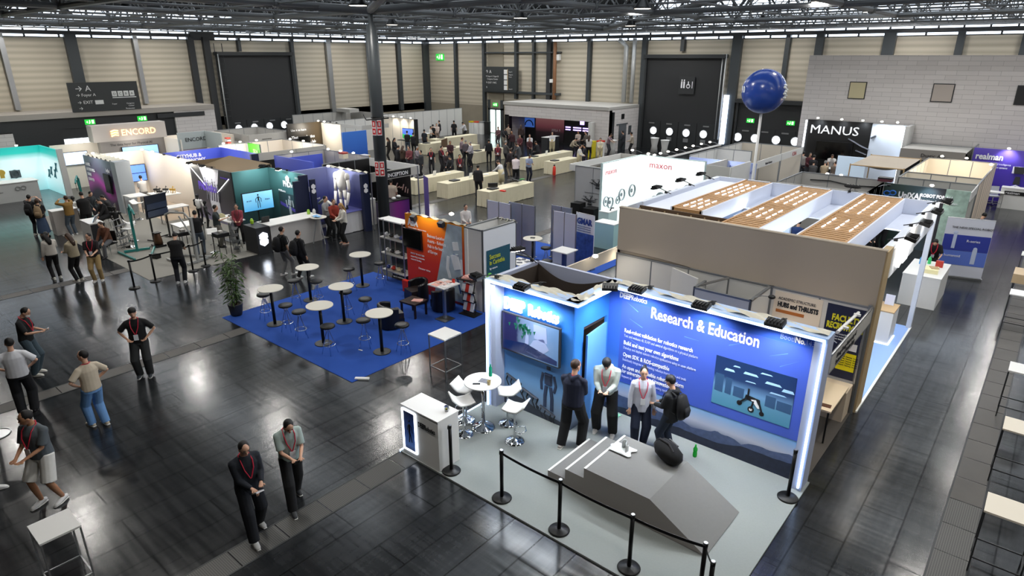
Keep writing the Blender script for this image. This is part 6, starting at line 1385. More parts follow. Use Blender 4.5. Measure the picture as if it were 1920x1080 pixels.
# grey roofless box stand
t = thing('exhibition_booth', 'grey open-top shell stand behind the slatted wooden roof', 'booth', (-6.6, 28, 0))
shell(t, [(-8.4, 26.4), (-8.4, 29.6)], 2.5, M['panelback']); shell(t, [(-8.4, 29.6), (-5.1, 29.6)], 2.5, M['panelback']); shell(t, [(-5.1, 26.4), (-5.1, 29.6)], 2.5, M['panelback']); fascia(t, (-8.4, 26.4), (-5.1, 26.4), 2.2, 2.5, M['panelback'])
pipe([(-8.0, 29.5, 2.2), (-7.2, 29.5, 2.25), (-6.4, 29.5, 2.15), (-5.4, 29.5, 2.2)], .025, 'black cable sagging along the inner wall of the grey open-top stand', 'cable', M['black'], 'cable')
# black bench row behind
g = G(); g.lathe([(.25, 0), (.3, .1), (.26, .3)], n=16); tag(obj('waste_bin', g, M['black'], loc=(-5.6, 26.2, 2.5-.3)), 'round black object on the ledge of the grey open-top stand', 'bin')
# UnixAI stand
t = thing('exhibition_booth', 'dark green stand wall with a leafy side print by the aisle', 'booth', (-3.6, 29.2, 0))
dg_ = gradmat('dark_green_print', 'X', -5.1, -2.7, [(0, '#26332f'), (.4, '#33463f'), (.7, '#3f5560'), (1, '#302c30')], .3, noise=.2)
g = G(); g.bb(-5.05, -2.95, 29.0, 29.06, 0, 2.5); board('back_panel', g, dg_, t); g = G(); g.bb(-2.95, -2.18, 29.0, 29.06, 0, 2.5); board('side_print', g, mat('leafy_print', '#a9c4b6', .4, var=.6, vs=5), t)
text('UniXAI', (-4.5, 28.97, 2.0), UX, .32, wpr, t, bold=.04, sx=.8); text('ROBOT FOR ALL', (-3.75, 28.97, 2.12), UX, .18, wpr, t, bold=.03, sx=.8); text('Global Home Robotics Ecosystem', (-3.75, 28.97, 1.95), UX, .12, wpr, t, sx=.75)
g = G(); g.tube([(-4.9+.09*cos(a)*1.3, 28.97, 2.1+.09*sin(a)) for a in [2*pi*k/12 for k in range(12)]], .025, 6, closed=True); g.tube([(-4.7+.09*cos(a)*1.2, 28.97, 2.14+.09*sin(a)) for a in [2*pi*k/12 for k in range(12)]], .025, 6, closed=True); board('logo', g, pmat('#3f7fe0'), t)
shell(t, [(-5.1, 26.5), (-5.1, 29.0)], 2.5, M['panelwhite']); fascia(t, (-2.15, 28.9), (-2.15, 31.0), 2.15, 2.5, M['panelwhite'])
arm((-3.4, 28.95, 2.55), (0, -1), 'arm spotlight over the middle of the dark green wall', 40, (-3.4, 29, 1.6), (1, 1, 1)); arm((-5.0, 27.6, 2.55), (1, 0), 'arm spotlight at the left side of the dark green wall', 0, bright=False)
g = G(); g.box((0, 0, .06), (.5, .35, .1)); g.box((0, 0, .14), (.5, .35, .05), m=1); tag(obj('red_case', g, [pmat('#5a2430'), M['black']], loc=(-5.1, 29.3, 2.5)), 'dark red and black case lying on the wall top beside the dark green print', 'case')
# grey stand then long warm-lit stand along the aisle
t = thing('exhibition_booth', 'long warm-lit white stand along the right aisle', 'booth', (-3.5, 34, 0))
shell(t, [(-4.9, 30.9), (-4.9, 38.0)], 2.5, pmat('#efe6d4')); shell(t, [(-4.9, 38.0), (-2.15, 38.0)], 2.5, pmat('#f3ead8')); shell(t, [(-2.15, 31.0), (-2.15, 38.0)], 2.5, pmat('#ead9c4')); shell(t, [(-4.9, 32.6), (-2.15, 32.6)], 2.5, pmat('#efe6d4')); shell(t, [(-4.9, 30.9), (-2.15, 30.9)], 2.5, M['panelback'])
for k, y in enumerate((34.0, 36.2)): light('POINT', 'booth_interior_light', (-3.5, y, 2.2), 60, (1, .86, .66), .2)
for i, (x, y) in enumerate(((-4.4, 38), (-3.4, 38), (-2.3, 36.5))): arm((x, y, 2.55), (.2, -1), ['warm arm lamp left over the long warm-lit stand', 'warm arm lamp in the middle over the long warm-lit stand', 'warm arm lamp on the aisle wall of the long warm-lit stand'][i], 0)
# sheeted roof stand, board boxes
t = thing('fabric_canopy', 'beige fabric sheets stretched over a low stand in front of the black silver-lettered wall', 'canopy', (-6.2, 33.5, 0))
g = G(); g.sheet(lambda u, v: (-7.3+2.2*u, 33.0+4.0*v, 2.5-.35*sin(pi*u)*sin(pi*v)), 14, 14); board('sheet', g, M['sheet'], t)
g = G()
for x in (-7.3, -5.1):
    for y in (33, 37): g.cyl((x, y, 0), (x, y, 2.55), .03, n=8)
g.cyl((-7.3, 33, 2.5), (-5.1, 33, 2.5), .03, n=6); g.cyl((-7.3, 37, 2.5), (-5.1, 37, 2.5), .03, n=6); board('frame', g, M['tan'], t)
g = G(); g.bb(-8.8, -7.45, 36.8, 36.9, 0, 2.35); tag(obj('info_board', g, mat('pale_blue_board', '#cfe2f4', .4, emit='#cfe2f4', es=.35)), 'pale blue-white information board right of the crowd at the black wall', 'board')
text('Robotics everywhere', (-8.7, 36.78, .9), UX, .12, pmat('#5070a0'), bpy.data.objects['info_board'], world=True)
g = G(); g.bb(-7.9, -6.5, 32.6, 32.7, 0, 2.0); tag(obj('blue_board', g, pmat('#1f3a8c')), 'deep blue board right of the pale information board', 'board')
for i, (x, y) in enumerate(((-7.1, 32.65), (-7.7, 32.65))): arm((x, y, 2.0), (-.6, -.8), ['right small arm lamp on top of the deep blue board', 'left small arm lamp on top of the deep blue board'][i], 0, L=.5)
# Manus wall
t = thing('exhibition_booth', 'black stand wall with chrome lettering and a robot hand print', 'booth', (-10, 43, 0))
g = G(); g.bb(-12.4, -8.75, 43.2, 43.3, 0, 3.55); board('black_wall', g, M['black'], t); g = G(); g.bb(-8.75, -6.9, 43.2, 43.3, 0, 3.5); board('pale_wall', g, pmat('#cfd8e4'), t); g = G(); g.bb(-6.95, -6.75, 42.6, 44.2, 0, 3.5); board('end_wall', g, M['panelwhite'], t)
g = G(); g.bb(-6.98, -6.96, 42.7, 42.9, .1, 3.4); g.bb(-12.5, -12.42, 43.1, 43.2, 0, 3.5); board('led_strip', g, M['led'], t)
text('MANUS', (-12.2, 43.17, 2.75), UX, .72, mat('silver_letters', '#e6e9ee', .25, .6, emit='#ffffff', es=.5), t, ext=.02, sx=1.15)
hm_ = mat('hand_print_grey', '#5a5c64', .5)
g = G()
for p, r in (([(-9.9, 2.55), (-9.1, 2.15), (-8.7, 2.0)], .13), ([(-8.7, 2.7), (-8.45, 2.85)], .17), ([(-9.4, 1.9), (-8.8, 1.7)], .13), ([(-9.2, 1.5), (-8.6, 1.2)], .2), ([(-9.5, 1.2), (-8.9, 1.0)], .12)): g.tube([(a, 43.15, b_) for a, b_ in p], r, 10, flat=.3)
board('hand_print', g, hm_, t)
screen((-10.65, 43.1, 1.75), 2.1, 1.15, 'Y-', M['screenoff'], 'large black screen under the chrome letters of the black wall')
for i, x in enumerate((-11.7, -10.35, -9.2, -8.2, -7.4)): arm((x, 43.1, 3.6), (0, -1), ['leftmost lamp over the chrome letters', 'second lamp over the chrome letters', 'lamp over the last chrome letter', 'lamp over the pale wall right of the chrome letters', 'rightmost lamp over the pale wall right of the chrome letters'][i], 60 if i in (0, 2, 3, 4) else 40, (x, 43.3, 2.4), (.85, .92, 1), L=.35)
plinth(-12.1, 38.4, 1.1, .5, 1.0, 'small black counter with white letters by the crowd', m=M['black'], topm=M['black']); text('MANUS', (-11.35, 34.93, .7), UX, .26, wpr, None, name='counter_lettering', world=True).parent = None
o_ = bpy.data.objects['counter_lettering']; pl_ = [o for o in bpy.data.objects if o.get('label') == 'small black counter with white letters by the crowd'][0]; o_.parent = pl_; o_.location = Vector((-.45, -.27, .7))
frametable(-10.2, 40.6, 'white standing table in the crowd at the black chrome-lettered wall', .6, c=M['white'])
g = G()
for x in (-.25, .25):
    for y in (-.2, .2): g.box((x, y, .4), (.05, .05, .8))
g.box((0, 0, .45), (.55, .45, .04)); g.box((0, .2, .95), (.55, .04, .25)); tag(obj('wooden_chair', g, M['woodplain'], loc=(-10.4, 37.6, 0)), 'pale wooden chair beside the small black lettered counter', 'chair')
# Dsomc-type stand and realman
t = thing('exhibition_booth', 'grey shell stand with a lettered grey fascia below the block wall', 'booth', (-5.2, 42, 0))
shell(t, [(-6.7, 43.9), (-3.7, 43.9)], 2.5, M['panelback']); fascia(t, (-6.7, 41.0), (-3.7, 41.0), 1.95, 2.5, pmat('#8f8a84')); g = G(); g.bb(-6.7, -3.7, 41.05, 43.9, 2.44, 2.47); board('roof_panels', g, M['panelback'], t); g = G(); g.bb(-6.6, -3.8, 43.0, 43.05, 0, 2.2); board('dark_inner_wall', g, M['black'], t)
text('Duatic AG', (-5.7, 40.95, 2.12), UX, .26, M['blackprint'], t)
g = G(); g.bb(-5.6, -4.6, 42.9, 42.98, 1.5, 2.1); tag(obj('monitor', g, M['screenoff']), 'dark monitor inside the grey shell stand below the block wall', 'monitor')
t = thing('exhibition_booth', 'violet stand wall with a white robot print at the right picture edge', 'booth', (-1.5, 42, 0))
vi = gradmat('violet_print', 'Z', 0, 2.7, [(0, '#3c2a90'), (.6, '#4330a4'), (1, '#6a58c8')], .4)
g = G(); g.bb(-3.5, 1.4, 42.0, 42.06, 0, 2.7); board('back_panel', g, vi, t); shell(t, [(-3.5, 42.0), (-3.5, 44.0)], 2.7)
text('realman', (-3.35, 41.96, 2.15), UX, .44, wpr, t, bold=.03, sx=.85)
for i, s_ in enumerate(('For the Era of Embodied Intelligence', 'the robotic hand and arm systems', 'for everyone')): text(s_, (-3.4, 41.96, 1.9-.17*i), UX, .13, wpr, t, sx=.85)
g = G()
for p, r in (([(-1.35, 1.9), (-1.35, 1.55)], .3), ([(-1.9, .7), (-1.35, .95), (-.8, .7)], .25)): g.tube([(a, 41.96, b_) for a, b_ in p], r, 10, flat=.1)
board('robot_print', g, pmat('#d8d8e4'), t); g = G(); g.prism([(-1.55, 1.55), (-1.15, 1.55), (-1.1, 1.9), (-1.6, 1.9)], (0, 41.93, 0), UX, UZ, .01); g.prism([(-1.5, 1.0), (-1.2, 1.0), (-1.25, 1.4), (-1.45, 1.4)], (0, 41.93, 0), UX, UZ, .01); board('robot_face_print', g, M['darkgrey'], t)
arm((-2.0, 42, 2.71), (0, -1), 'arm lamp over the violet wall', 60, (-2, 42.1, 2), (1, 1, 1))
pl_ = plinth(-1.2, 40.6, 1.25, .55, 1.05, 'white counter in front of the violet wall'); g = G(); g.box((0, -.29, .8), (.95, .01, .18)); obj('name_plate', g, M['black'], pl_); text('realman', (-.42, -.3, .75), UX, .18, wpr, pl_, world=False)
def armchair_white(x, y, rz, label, c='#b9bcc4'):
    t = thing('swivel_chair', label, 'chair', (x, y, 0), rz); g = G(); g.box((0, 0, .46), (.44, .42, .06)); obj('seat', g, pmat(c), t); g = G(); g.box((0, .22, .72), (.44, .05, .42), rx=-.15); obj('backrest', g, pmat(c), t)
    g = G(); g.cyl((0, 0, .1), (0, 0, .45), .03, n=8); g.box((0, 0, .08), (.5, .06, .04)); g.box((0, 0, .08), (.06, .5, .04)); obj('base', g, M['chrome'], t); return t
armchair_white(-3.1, 39.8, 2.6, 'grey swivel chair left of the white counter at the violet wall'); armchair_white(-2.1, 41.0, .3, 'grey swivel chair behind the white counter at the violet wall')
frametable(-2.2, 40.3, 'pale desk left of the white counter at the violet wall', .6, h=.8, long=1.1)
# round blue balloon on a pole
t = thing('balloon_marker', 'large round blue balloon numbered 10 on a tall white pole', 'balloon', (-9.6, 27.0, 0))
g = G(); R_ = .86; g.ell((0, 0, 5.92), (R_, R_, R_), 36, 20); obj('balloon', g, gradmat('blue_balloon', 'Z', 5.1, 6.7, [(0, '#6d86c4'), (.12, '#2b4a9e'), (1, '#23408f')], .22), t, smooth=True)
g = G(); g.cyl((0, 0, 0), (0, 0, 5.15), .055, n=12); g.lathe([(.3, 0), (.3, .04)], n=20); obj('pole', g, M['white'], t, smooth=True)
dirc = Vector((9.6, -27, 1.3)).normalized(); rt_ = Vector((.763, .646, 0))
def onball(a, el, s_, txt, nm='number'):
    d = (Matrix.Rotation(a, 3, 'Z') @ Vector((dirc.x, dirc.y, 0)).normalized()); d = Vector((d.x*cos(el), d.y*cos(el), sin(el))); u = Vector((0, 0, 1)).cross(d).normalized()
    o = text(txt, d*R_*1.0+Vector((0, 0, 5.92)), u, s_, wpr, t, name=nm, up=tuple(d.cross(u)), world=False, align='CENTER', bold=.02); return o
onball(-1.15, -.05, .36, '10')
g = G()
for i in range(7):
    a = 1.15+.09*sin(i*2.1); el = -.25+.09*i; d = Matrix.Rotation(a, 3, 'Z') @ Vector((dirc.x, dirc.y, 0)).normalized(); d = Vector((d.x*cos(el), d.y*cos(el), sin(el))); g.ell(Vector((0, 0, 5.92))+d*R_, (.09, .09, .05), 8, 5)
obj('map_print', g, M['white'], t, smooth=True)
# ================================================================ STANDS ON THE LEFT
# turquoise stand
t = thing('exhibition_booth', 'backlit turquoise and white stand wall with product prints at the left picture edge', 'booth', (-43, 8, 0))
tq = gradmat('turquoise_print', 'Z', 0, 2.5, [(0, '#9fdbe0'), (.45, '#dff4f6'), (.72, '#d6f2f4'), (.86, '#2fc0b6'), (1, '#1fb3aa')], .4, emit=.55)
g = G(); g.bb(-44.4, -44.3, 2.5, 10.8, 0, 2.5); g.bb(-44.3, -41.2, 10.7, 10.8, 0, 2.5); board('print_wall', g, tq, t); g = G(); g.bb(-41.25, -41.05, 10.68, 10.95, 0, 2.55); board('end_post', g, M['panelwhite'], t)
g = G()
for y, z, c in ((6.5, .95, 0), (7.9, 1.05, 1), (9.3, 1.05, 0)): g.box((-44.27, y, z), (.03, .5, .42)); g.tube([(-44.25, y+.3*cos(a)*.6, z+.2*sin(a)) for a in [2*pi*k/12 for k in range(12)]], .05, 5, closed=True)
board('product_print', g, mat('grey_product_print', '#5a6468', .5, var=.7, vs=6), t)
g = G(); g.tube([(-44.27, 8.7, 1.2), (-44.25, 8.7, 1.2)], .17, 14); g.box((-44.26, 8.7, 1.0), (.03, .2, .2)); board('yellow_mug_print', g, pmat('#d8b24a'), t)
g = G()
for x, z in ((-43.4, 1.0), (-42.9, 1.2), (-42.3, 1.1), (-41.9, 1.5)): g.box((x, 10.68, z), (.12, .02, .5)); g.tube([(x-.2, 10.67, z-.2), (x+.25, 10.67, z+.25)], .03, 5)
board('robot_arm_print', g, pmat('#2f7f8c'), t)
for k, y in enumerate((6.5, 8.2, 9.6)): arm((-44.35, y, 2.52), (1, 0), ['left', 'middle', 'right'][k]+' small arm lamp over the turquoise print wall', 30 if k != 1 else 0, (-43.5, y, 1.5), (1, 1, 1), bright=k != 1, L=.4)
t = thing('reception_counter', 'long white counter in front of the turquoise print wall', 'counter', (-41.8, 7.5, 0)); g = G(); g.bb(-42.6, -41.5, 4.5, 9.6, 0, .98); board('body', g, pmat('#c9ccca'), t); g = G(); g.bb(-42.65, -41.45, 4.45, 9.65, .98, 1.02); board('countertop', g, M['white'], t)
g = G(); g.bb(-41.49, -41.48, 6.1, 8.0, .55, .57); board('seam', g, M['darkgrey'], t)
text('∞', (-41.46, 8.5, .5), UY, .6, pmat('#8f9290'), t)
# Encord stand with a tower sign
t = thing('exhibition_booth', 'grey-white stand with a raised tower sign in amber letters', 'booth', (-42, 15, 0))
wl = pmat('#d8cfc2'); tw = pmat('#b3ada8')
g = G(); g.bb(-43.5, -43.4, 11.0, 20.5, 0, 2.5); g.bb(-43.4, -40.9, 20.4, 20.5, 0, 2.5); board('back_wall', g, wl, t)
g = G(); g.bb(-43.4, -42.95, 13.4, 17.0, 0, 2.5); board('tower_base', g, pmat('#8c8784'), t); g = G(); g.bb(-43.7, -42.9, 13.1, 17.2, 2.5, 3.45); board('tower', g, tw, t)
g = G(); g.bb(-43.4, -40.6, 17.0, 17.06, 0, 2.5); board('side_wall', g, pmat('#efe9df'), t)
og2 = mat('amber_halo_letters', '#fff2dc', .4, emit='#ffb25a', es=2.2); text('ENCORD', (-42.85, 14.6, 2.8), UY, .5, og2, t, bold=.01, sx=.95)
g = G()
for k in range(3): g.tube([(-42.85, 14.05, 2.8+.13*k), (-42.85, 14.25, 2.87+.13*k), (-42.85, 14.45, 2.83+.13*k)], .045, 5)
board('logo', g, og2, t)
text('The data layer for Physical AI', (-42.92, 13.9, 2.22), UY, .2, M['darkgrey'], t)
skyscr = mat('light_blue_screen', '#9cc6ee', .2, emit='#8fc0f0', es=.95)
screen((-42.88, 15.5, 1.75), 2.1, .75, 'X+', skyscr, 'wide light-blue screen under the amber letters'); screen((-43.3, 12.1, 1.7), 1.3, .75, 'X+', mat('pale_screen', '#c9d8f4', .2, emit='#c4d6f6', es=.9), 'pale screen on the wall left of the amber-lettered tower')
g = G(); g.bb(-40.7, -38.6, 18.55, 18.6, 1.9, 2.9); g.bb(-40.75, -40.7, 16.9, 18.6, 1.9, 2.9); tag(obj('hanging_sign', g, pmat('#b9c3c2')), 'pale box sign with a dark logo right of the amber-lettered tower', 'sign')
hs_ = bpy.data.objects['hanging_sign']; text('ENCORD', (-40.67, 17.3, 2.35), UY, .32, M['blackprint'], hs_); 
g = G(); g.bb(-40.8, -40.74, 16.9, 18.6, 0, 1.9); tag(obj('print_panel', g, pmat('#b7a6b4')), 'mauve print panel under the pale dark-lettered box sign', 'panel')
for k, (x, y) in enumerate(((-42.2, 12.5), (-42, 15.2), (-42, 18.4))): light('POINT', 'booth_interior_light', (x, y, 2.3), 40, (1, .93, .82), .2)
# violet-magenta print wall with a grey end column
t = thing('exhibition_booth', 'dark grey to magenta print wall with a thick pale end column', 'booth', (-36, 11.4, 0))
mg = mat('magenta_print', '#45404e', .4); nt, b = nodes(mg); tc = nt.nodes.new('ShaderNodeTexCoord'); sx = nt.nodes.new('ShaderNodeSeparateXYZ'); nt.links.new(tc.outputs['Object'], sx.inputs[0])
wv = nt.nodes.new('ShaderNodeMath'); wv.operation = 'SINE'; ml = nt.nodes.new('ShaderNodeMath'); ml.operation = 'MULTIPLY'; ml.inputs[1].default_value = 1.9; nt.links.new(sx.outputs[0], ml.inputs[0]); nt.links.new(ml.outputs[0], wv.inputs[0])
a2 = nt.nodes.new('ShaderNodeMath'); a2.operation = 'MULTIPLY_ADD'; a2.inputs[1].default_value = .25; nt.links.new(wv.outputs[0], a2.inputs[0]); nt.links.new(sx.outputs[2], a2.inputs[2])
mr = nt.nodes.new('ShaderNodeMapRange'); mr.inputs[1].default_value = -.1; mr.inputs[2].default_value = 2.6; nt.links.new(a2.outputs[0], mr.inputs[0]); cr = nt.nodes.new('ShaderNodeValToRGB'); nt.links.new(mr.outputs[0], cr.inputs[0])
for _ in range(3): cr.color_ramp.elements.new(.5)
for e, (p, c) in zip(cr.color_ramp.elements, ((0, '#17151c'), (.25, '#3a1f3c'), (.45, '#c238b0'), (.62, '#5d5170'), (1, '#5c6470'))): e.position = p; e.color = lin(c)
nt.links.new(cr.outputs[0], b.inputs['Base Color'])
g = G(); g.bb(-38.5, -34.75, 11.1, 11.16, 0, 2.45); board('print_wall', g, mg, t); g = G(); g.bb(-34.75, -34.15, 11.08, 11.75, 0, 2.5); board('end_column', g, pmat('#a3aab0'), t); g = G(); g.bb(-38.5, -34.75, 11.16, 11.3, 0, 2.42); board('wall_core', g, M['panelwhite'], t)
g = G(); g.sheet(lambda u, v: (-38.5+3.8*u, 11.15+.6*v, 2.47+.06*sin(41*u+7*v)), 50, 4); board('loose_fabric', g, M['dirtyfab'], t)
for i, s_ in enumerate(('RELIABLE', 'AUTONOMOUS', 'MOBILE', 'ROBOTICS')): text(s_, (-38.25, 11.07, 1.98-.26*i), UX, .2, wpr, t, bold=.04, sx=.8)
text('Agilex', (-35.5, 11.07, 1.9), UX, .26, wpr, t, bold=.03, sx=.8)
screen((-35.35, 11.0, 1.35), .75, .95, 'Y-', M['screenoff'], 'dark upright screen on the magenta print wall')
# white interior stand
t = thing('exhibition_booth', 'bright white stand interior beside the dark robot poster wall', 'booth', (-35, 13.5, 0))
ww = pmat('#efe6da')
g = G(); g.bb(-37.8, -31.25, 13.7, 13.76, 0, 2.5); board('right_wall', g, ww, t); g = G(); g.bb(-37.8, -37.7, 11.3, 13.7, 0, 2.5); board('back_wall', g, ww, t); g = G(); g.bb(-31.3, -31.2, 13.3, 13.78, 0, 2.52); board('end_post', g, M['white'], t)
g = G(); g.bb(-37.7, -30.5, 11.3, 13.7, 0, .01); board('pale_floor', g, pmat('#b7a692', .8), t)
screen((-37.55, 12.9, 1.35), 1.45, .9, 'X+', mat('blue_sky_screen', '#5f86d8', .2, emit='#5f8cf0', es=1.1), 'screen showing a robot against blue sky inside the bright white stand')
o_ = [o for o in bpy.data.objects if o.get('label', '').startswith('screen showing a robot')][0]; g = G(); g.box((.05, -.25, -.05), (.01, .14, .5)); g.box((.05, -.25, .25), (.01, .1, .14)); g.box((.05, .1, 0), (.01, 1.2, .03)); obj('robot_image', g, M['black'], o_)
for x, y in ((-36.5, 12.6), (-34, 12.4), (-32.2, 12.8)): light('POINT', 'booth_interior_light', (x, y, 2.35), 55, (1, .93, .82), .2)
for k, (x, y) in enumerate(((-37.4, 11.6), (-36.9, 13.75), (-35.6, 13.75), (-34.2, 13.75), (-32.6, 13.75))): arm((x, y, 2.52), (0, -1), ['first', 'second', 'third', 'fourth', 'fifth'][k]+' arm lamp from the left above the bright white stand interior', 0, bright=k < 3)
def desk(x, y, sx_, sy_, h, label, c='white', name='desk', one=False):
    t = thing(name, label, 'table', (x, y, 0)); g = G(); g.box((0, 0, h-.02), (sx_, sy_, .04)); obj('tabletop', g, M[c], t)
    if one: g = G(); g.cyl((0, 0, .03), (0, 0, h-.03), .06, n=10); g.box((0, 0, .02), (sx_*.5, sy_*.7, .04)); obj('pedestal', g, M['aludull'], t)
    else:
        for a in (-1, 1):
            for b2 in (-1, 1): g = G(); g.box((a*(sx_/2-.04), b2*(sy_/2-.04), (h-.04)/2), (.035, .035, h-.04)); obj('leg', g, M['aludull'], t)
    return t
desk(-33.0, 12.6, 1.3, 1.1, .95, 'white display table carrying small robot dogs in the bright white stand', one=True); desk(-33.3, 11.4, .9, .8, 1.0, 'white standing table at the grey end column'); desk(-30.6, 12.0, .7, 1.1, .75, 'low white table before the bright white stand', one=False)
for k, (x, y) in enumerate(((-33.3, 12.4), (-33.0, 12.7), (-32.7, 12.9), (-32.7, 12.3))):
    g = G(); g.box((0, 0, .17), (.26, .12, .08), rz=.5); 
    for a in (-.1, .1):
        for b2 in (-.06, .06): g.tube([(a, b2, .16), (a+.04, b2, .08), (a, b2, 0)], .015, 5)
    g.tube([(0, 0, .2), (.1, 0, .35), (.2, 0, .3)], .015, 5); tag(obj('robot_dog', g, [M['black'], M['darkgrey'], pmat('#c8a040'), M['black']][k], loc=(x, y, .95)), ['leftmost small black robot dog on the white display table', 'dark grey robot dog in the middle of the white display table', 'small yellow robot dog on the white display table', 'black robot dog with raised arm at the front of the white display table'][k], 'robot')
# PND robotics stand
t = thing('exhibition_booth', 'dark robot poster wall joined to teal print walls', 'booth', (-28, 14, 0))
dp = gradmat('dark_poster_print', 'Z', 0, 2.5, [(0, '#8c86a8'), (.25, '#5a5560'), (.5, '#3a383c'), (1, '#34343a')], .4)
tl = gradmat('teal_print', 'Z', 0, 2.5, [(0, '#2c474d'), (.5, '#335f62'), (1, '#5d9496')], .4)
g = G(); g.bb(-31.15, -27.25, 13.25, 13.33, 0, 2.5); board('poster_wall', g, dp, t); g = G(); g.bb(-27.3, -27.2, 13.3, 15.1, 0, 2.5); g.bb(-27.2, -24.3, 15.0, 15.1, 0, 2.5); board('teal_wall', g, tl, t)
g = G(); g.bb(-24.32, -24.2, 14.7, 15.1, 0, 2.5); g.bb(-24.3, -24.15, 14.4, 14.7, 0, 2.3); board('dark_end_post', g, M['navyprint'], t)
g = G(); g.prism([(-30.2, 2.48), (-28.3, 2.48), (-28.7, 1.5), (-28.6, .2), (-29.4, .2), (-29.6, 1.4)], (0, 13.24, 0), UX, UZ, .004); board('light_beam_print', g, mat('bright_beam_print', '#e6e6ec', .4, var=.3, vs=14), t)
g = G()
for k in range(6): x = -29.7+.22*k; g.tube([(x, 13.225, 1.9-.1*k % .3), (x+.05, 13.22, 1.4), (x-.03, 13.22, 1.0)], .03, 5); g.ell((x, 13.22, 1.98-.1*k % .3), (.04, .01, .05), 6, 4)
board('robot_group_print', g, mat('robot_print_mixed', '#8a8a94', .4, var=.9, vs=25), t)
text('PNDbotics', (-30.45, 13.215, 1.42), UX, .5, pmat('#7a5ce0'), t, bold=.05, sx=.78); text('Introducing Adam', (-28.2, 13.23, 2.15), UX, .12, pmat('#7a5ce0'), t)
g = G(); g.tube([(-31.0, 13.22, 2.35), (-29.75, 13.22, 1.65)], .018, 6); g.tube([(-28.65, 13.22, 1.45), (-27.4, 13.22, 2.2)], .018, 6); board('light_line', g, mat('soft_white_tube', '#ffffff', .4, emit='#ffffff', es=1.6), t)
g = G(); g.bb(-31.1, -27.3, 15.2, 15.25, .5, 2.6); g.bb(-31.15, -31.1, 13.3, 15.25, .5, 2.6); g.sheet(lambda u, v: (-31.1+3.8*u, 13.35+1.85*v, 2.25+.4*v-.35*sin(pi*u)*(1-v)), 14, 10); board('tan_fabric_room', g, mat('tan_brown_fabric', '#7d6c54', .9), t)
text('PND', (-26.0, 14.96, 1.82), UX, .36, wpr, t, bold=.04, sx=.8); text('botics', (-25.42, 14.96, 1.82), UX, .34, wpr, t, sx=.7); text('Adam', (-25.0, 14.96, 2.25), UX, .14, wpr, t); text('PNDbotics', (-26.45, 14.96, 1.55), UX, .13, wpr, t)
g = G(); g.prism([(-25.75, 2.1), (-25.6, 2.02), (-25.45, 2.1), (-25.45, 2.25), (-25.6, 2.34), (-25.75, 2.25)], (0, 14.96, 0), UX, UZ, .006); board('logo', g, wpr, t)
g = G(); g.bb(-26.5, -24.4, 14.97, 14.99, .3, 1.5); board('dark_print_panel', g, pmat('#2e4346'), t)
g = G()
for p, r in (([(-25.6, .5), (-25.65, .95)], .1), ([(-25.65, 1.0), (-25.6, 1.25)], .13), ([(-25.6, 1.3), (-25.6, 1.42)], .07), ([(-25.85, .9), (-25.9, 1.2)], .05), ([(-25.35, .95), (-25.4, 1.25)], .05), ([(-25.5, .3), (-25.5, .6)], .06)): g.tube([(a, 14.955, b_) for a, b_ in p], r, 8, flat=.15)
board('humanoid_print', g, mat('pale_robot_print', '#a8b4b8', .4, var=.6, vs=18), t)
g = G(); g.prism([(-26.4, .95), (-24.6, .6), (-24.6, .75), (-26.4, 1.1)], (0, 14.962, 0), UX, UZ, .003); board('violet_streak_print', g, pmat('#5648a8'), t)
light('SPOT', 'spot_light', (-25.6, 13.9, 2.9), 120, (.95, 1, 1), .1, (-25.7, 15, 2.0), 100, .8); light('SPOT', 'spot_light', (-26.2, 14.2, 2.8), 60, (.95, 1, 1), .1, (-27.2, 14.3, 2.0), 100, .8); light('SPOT', 'spot_light', (-29.4, 12.3, 2.8), 90, (.97, .97, 1), .1, (-29.3, 13.3, 1.9), 100, .8)
for k, (x, y, dx, dy, l) in enumerate(((-30.3, 13.3, 0, -1, 'left flat lamp over the dark robot poster'), (-29.0, 13.3, 0, -1, 'right flat lamp over the dark robot poster'), (-25.7, 15.05, 0, -1, 'flat black lamp over the white logo on the teal wall'), (-27.2, 15.05, .3, -.9, 'flat black lamp at the inner corner of the teal walls'))):
    flood((x, y, 2.52), (x, y, 1), l, 0, dirv=(dx, dy), arm=.35, head=(.3, .2, .04), face=M['flood'] if k < 3 else M['black'])
screen((-26.5, 13.95, 1.25), 1.45, .85, 'X+', gradmat('cyan_screen', 'Z', -.4, .4, [(0, '#4f9fd0'), (1, '#8fd0ee')], .2, emit=.9), 'cyan television showing a humanoid figure before the teal wall')
o_ = [o for o in bpy.data.objects if o.get('label', '').startswith('cyan television')][0]
g = G(); g.tube([(.05, 0, .02), (.05, 0, .2)], .03, 6); g.ell((.05, 0, .27), (.01, .035, .045), 8, 5); 
for s_ in (-1, 1): g.tube([(.05, .03*s_, .18), (.05, .13*s_, .1), (.05, .12*s_, -.05)], .012, 5); g.tube([(.05, .03*s_, .02), (.05, .05*s_, -.15), (.05, .05*s_, -.3)], .014, 5)
obj('figure_image', g, M['black'], o_); text('Adam', (.05, .3, 0), UY, .1, M['blackprint'], o_, world=False); text('BE LIKE', (.05, -.55, .03), UY, .07, M['blackprint'], o_, world=False)
g = G(); g.cyl((0, 0, 0), (0, 0, .85), .03, n=8); g.box((0, 0, .01), (.5, .5, .02)); tag(obj('screen_stand', g, M['black'], loc=(-26.6, 13.95, 0)), 'black floor stand under the cyan television', 'stand')
t = thing('reception_counter', 'long white counter with a dark end in front of the teal walls', 'counter', (-23, 13, 0)); g = G(); g.bb(-23.7, -22.8, 12.35, 14.6, 0, 1.02); board('body', g, pmat('#c4c2c0'), t); g = G(); g.bb(-23.75, -22.75, 12.3, 14.65, 1.02, 1.06); board('countertop', g, M['white'], t)
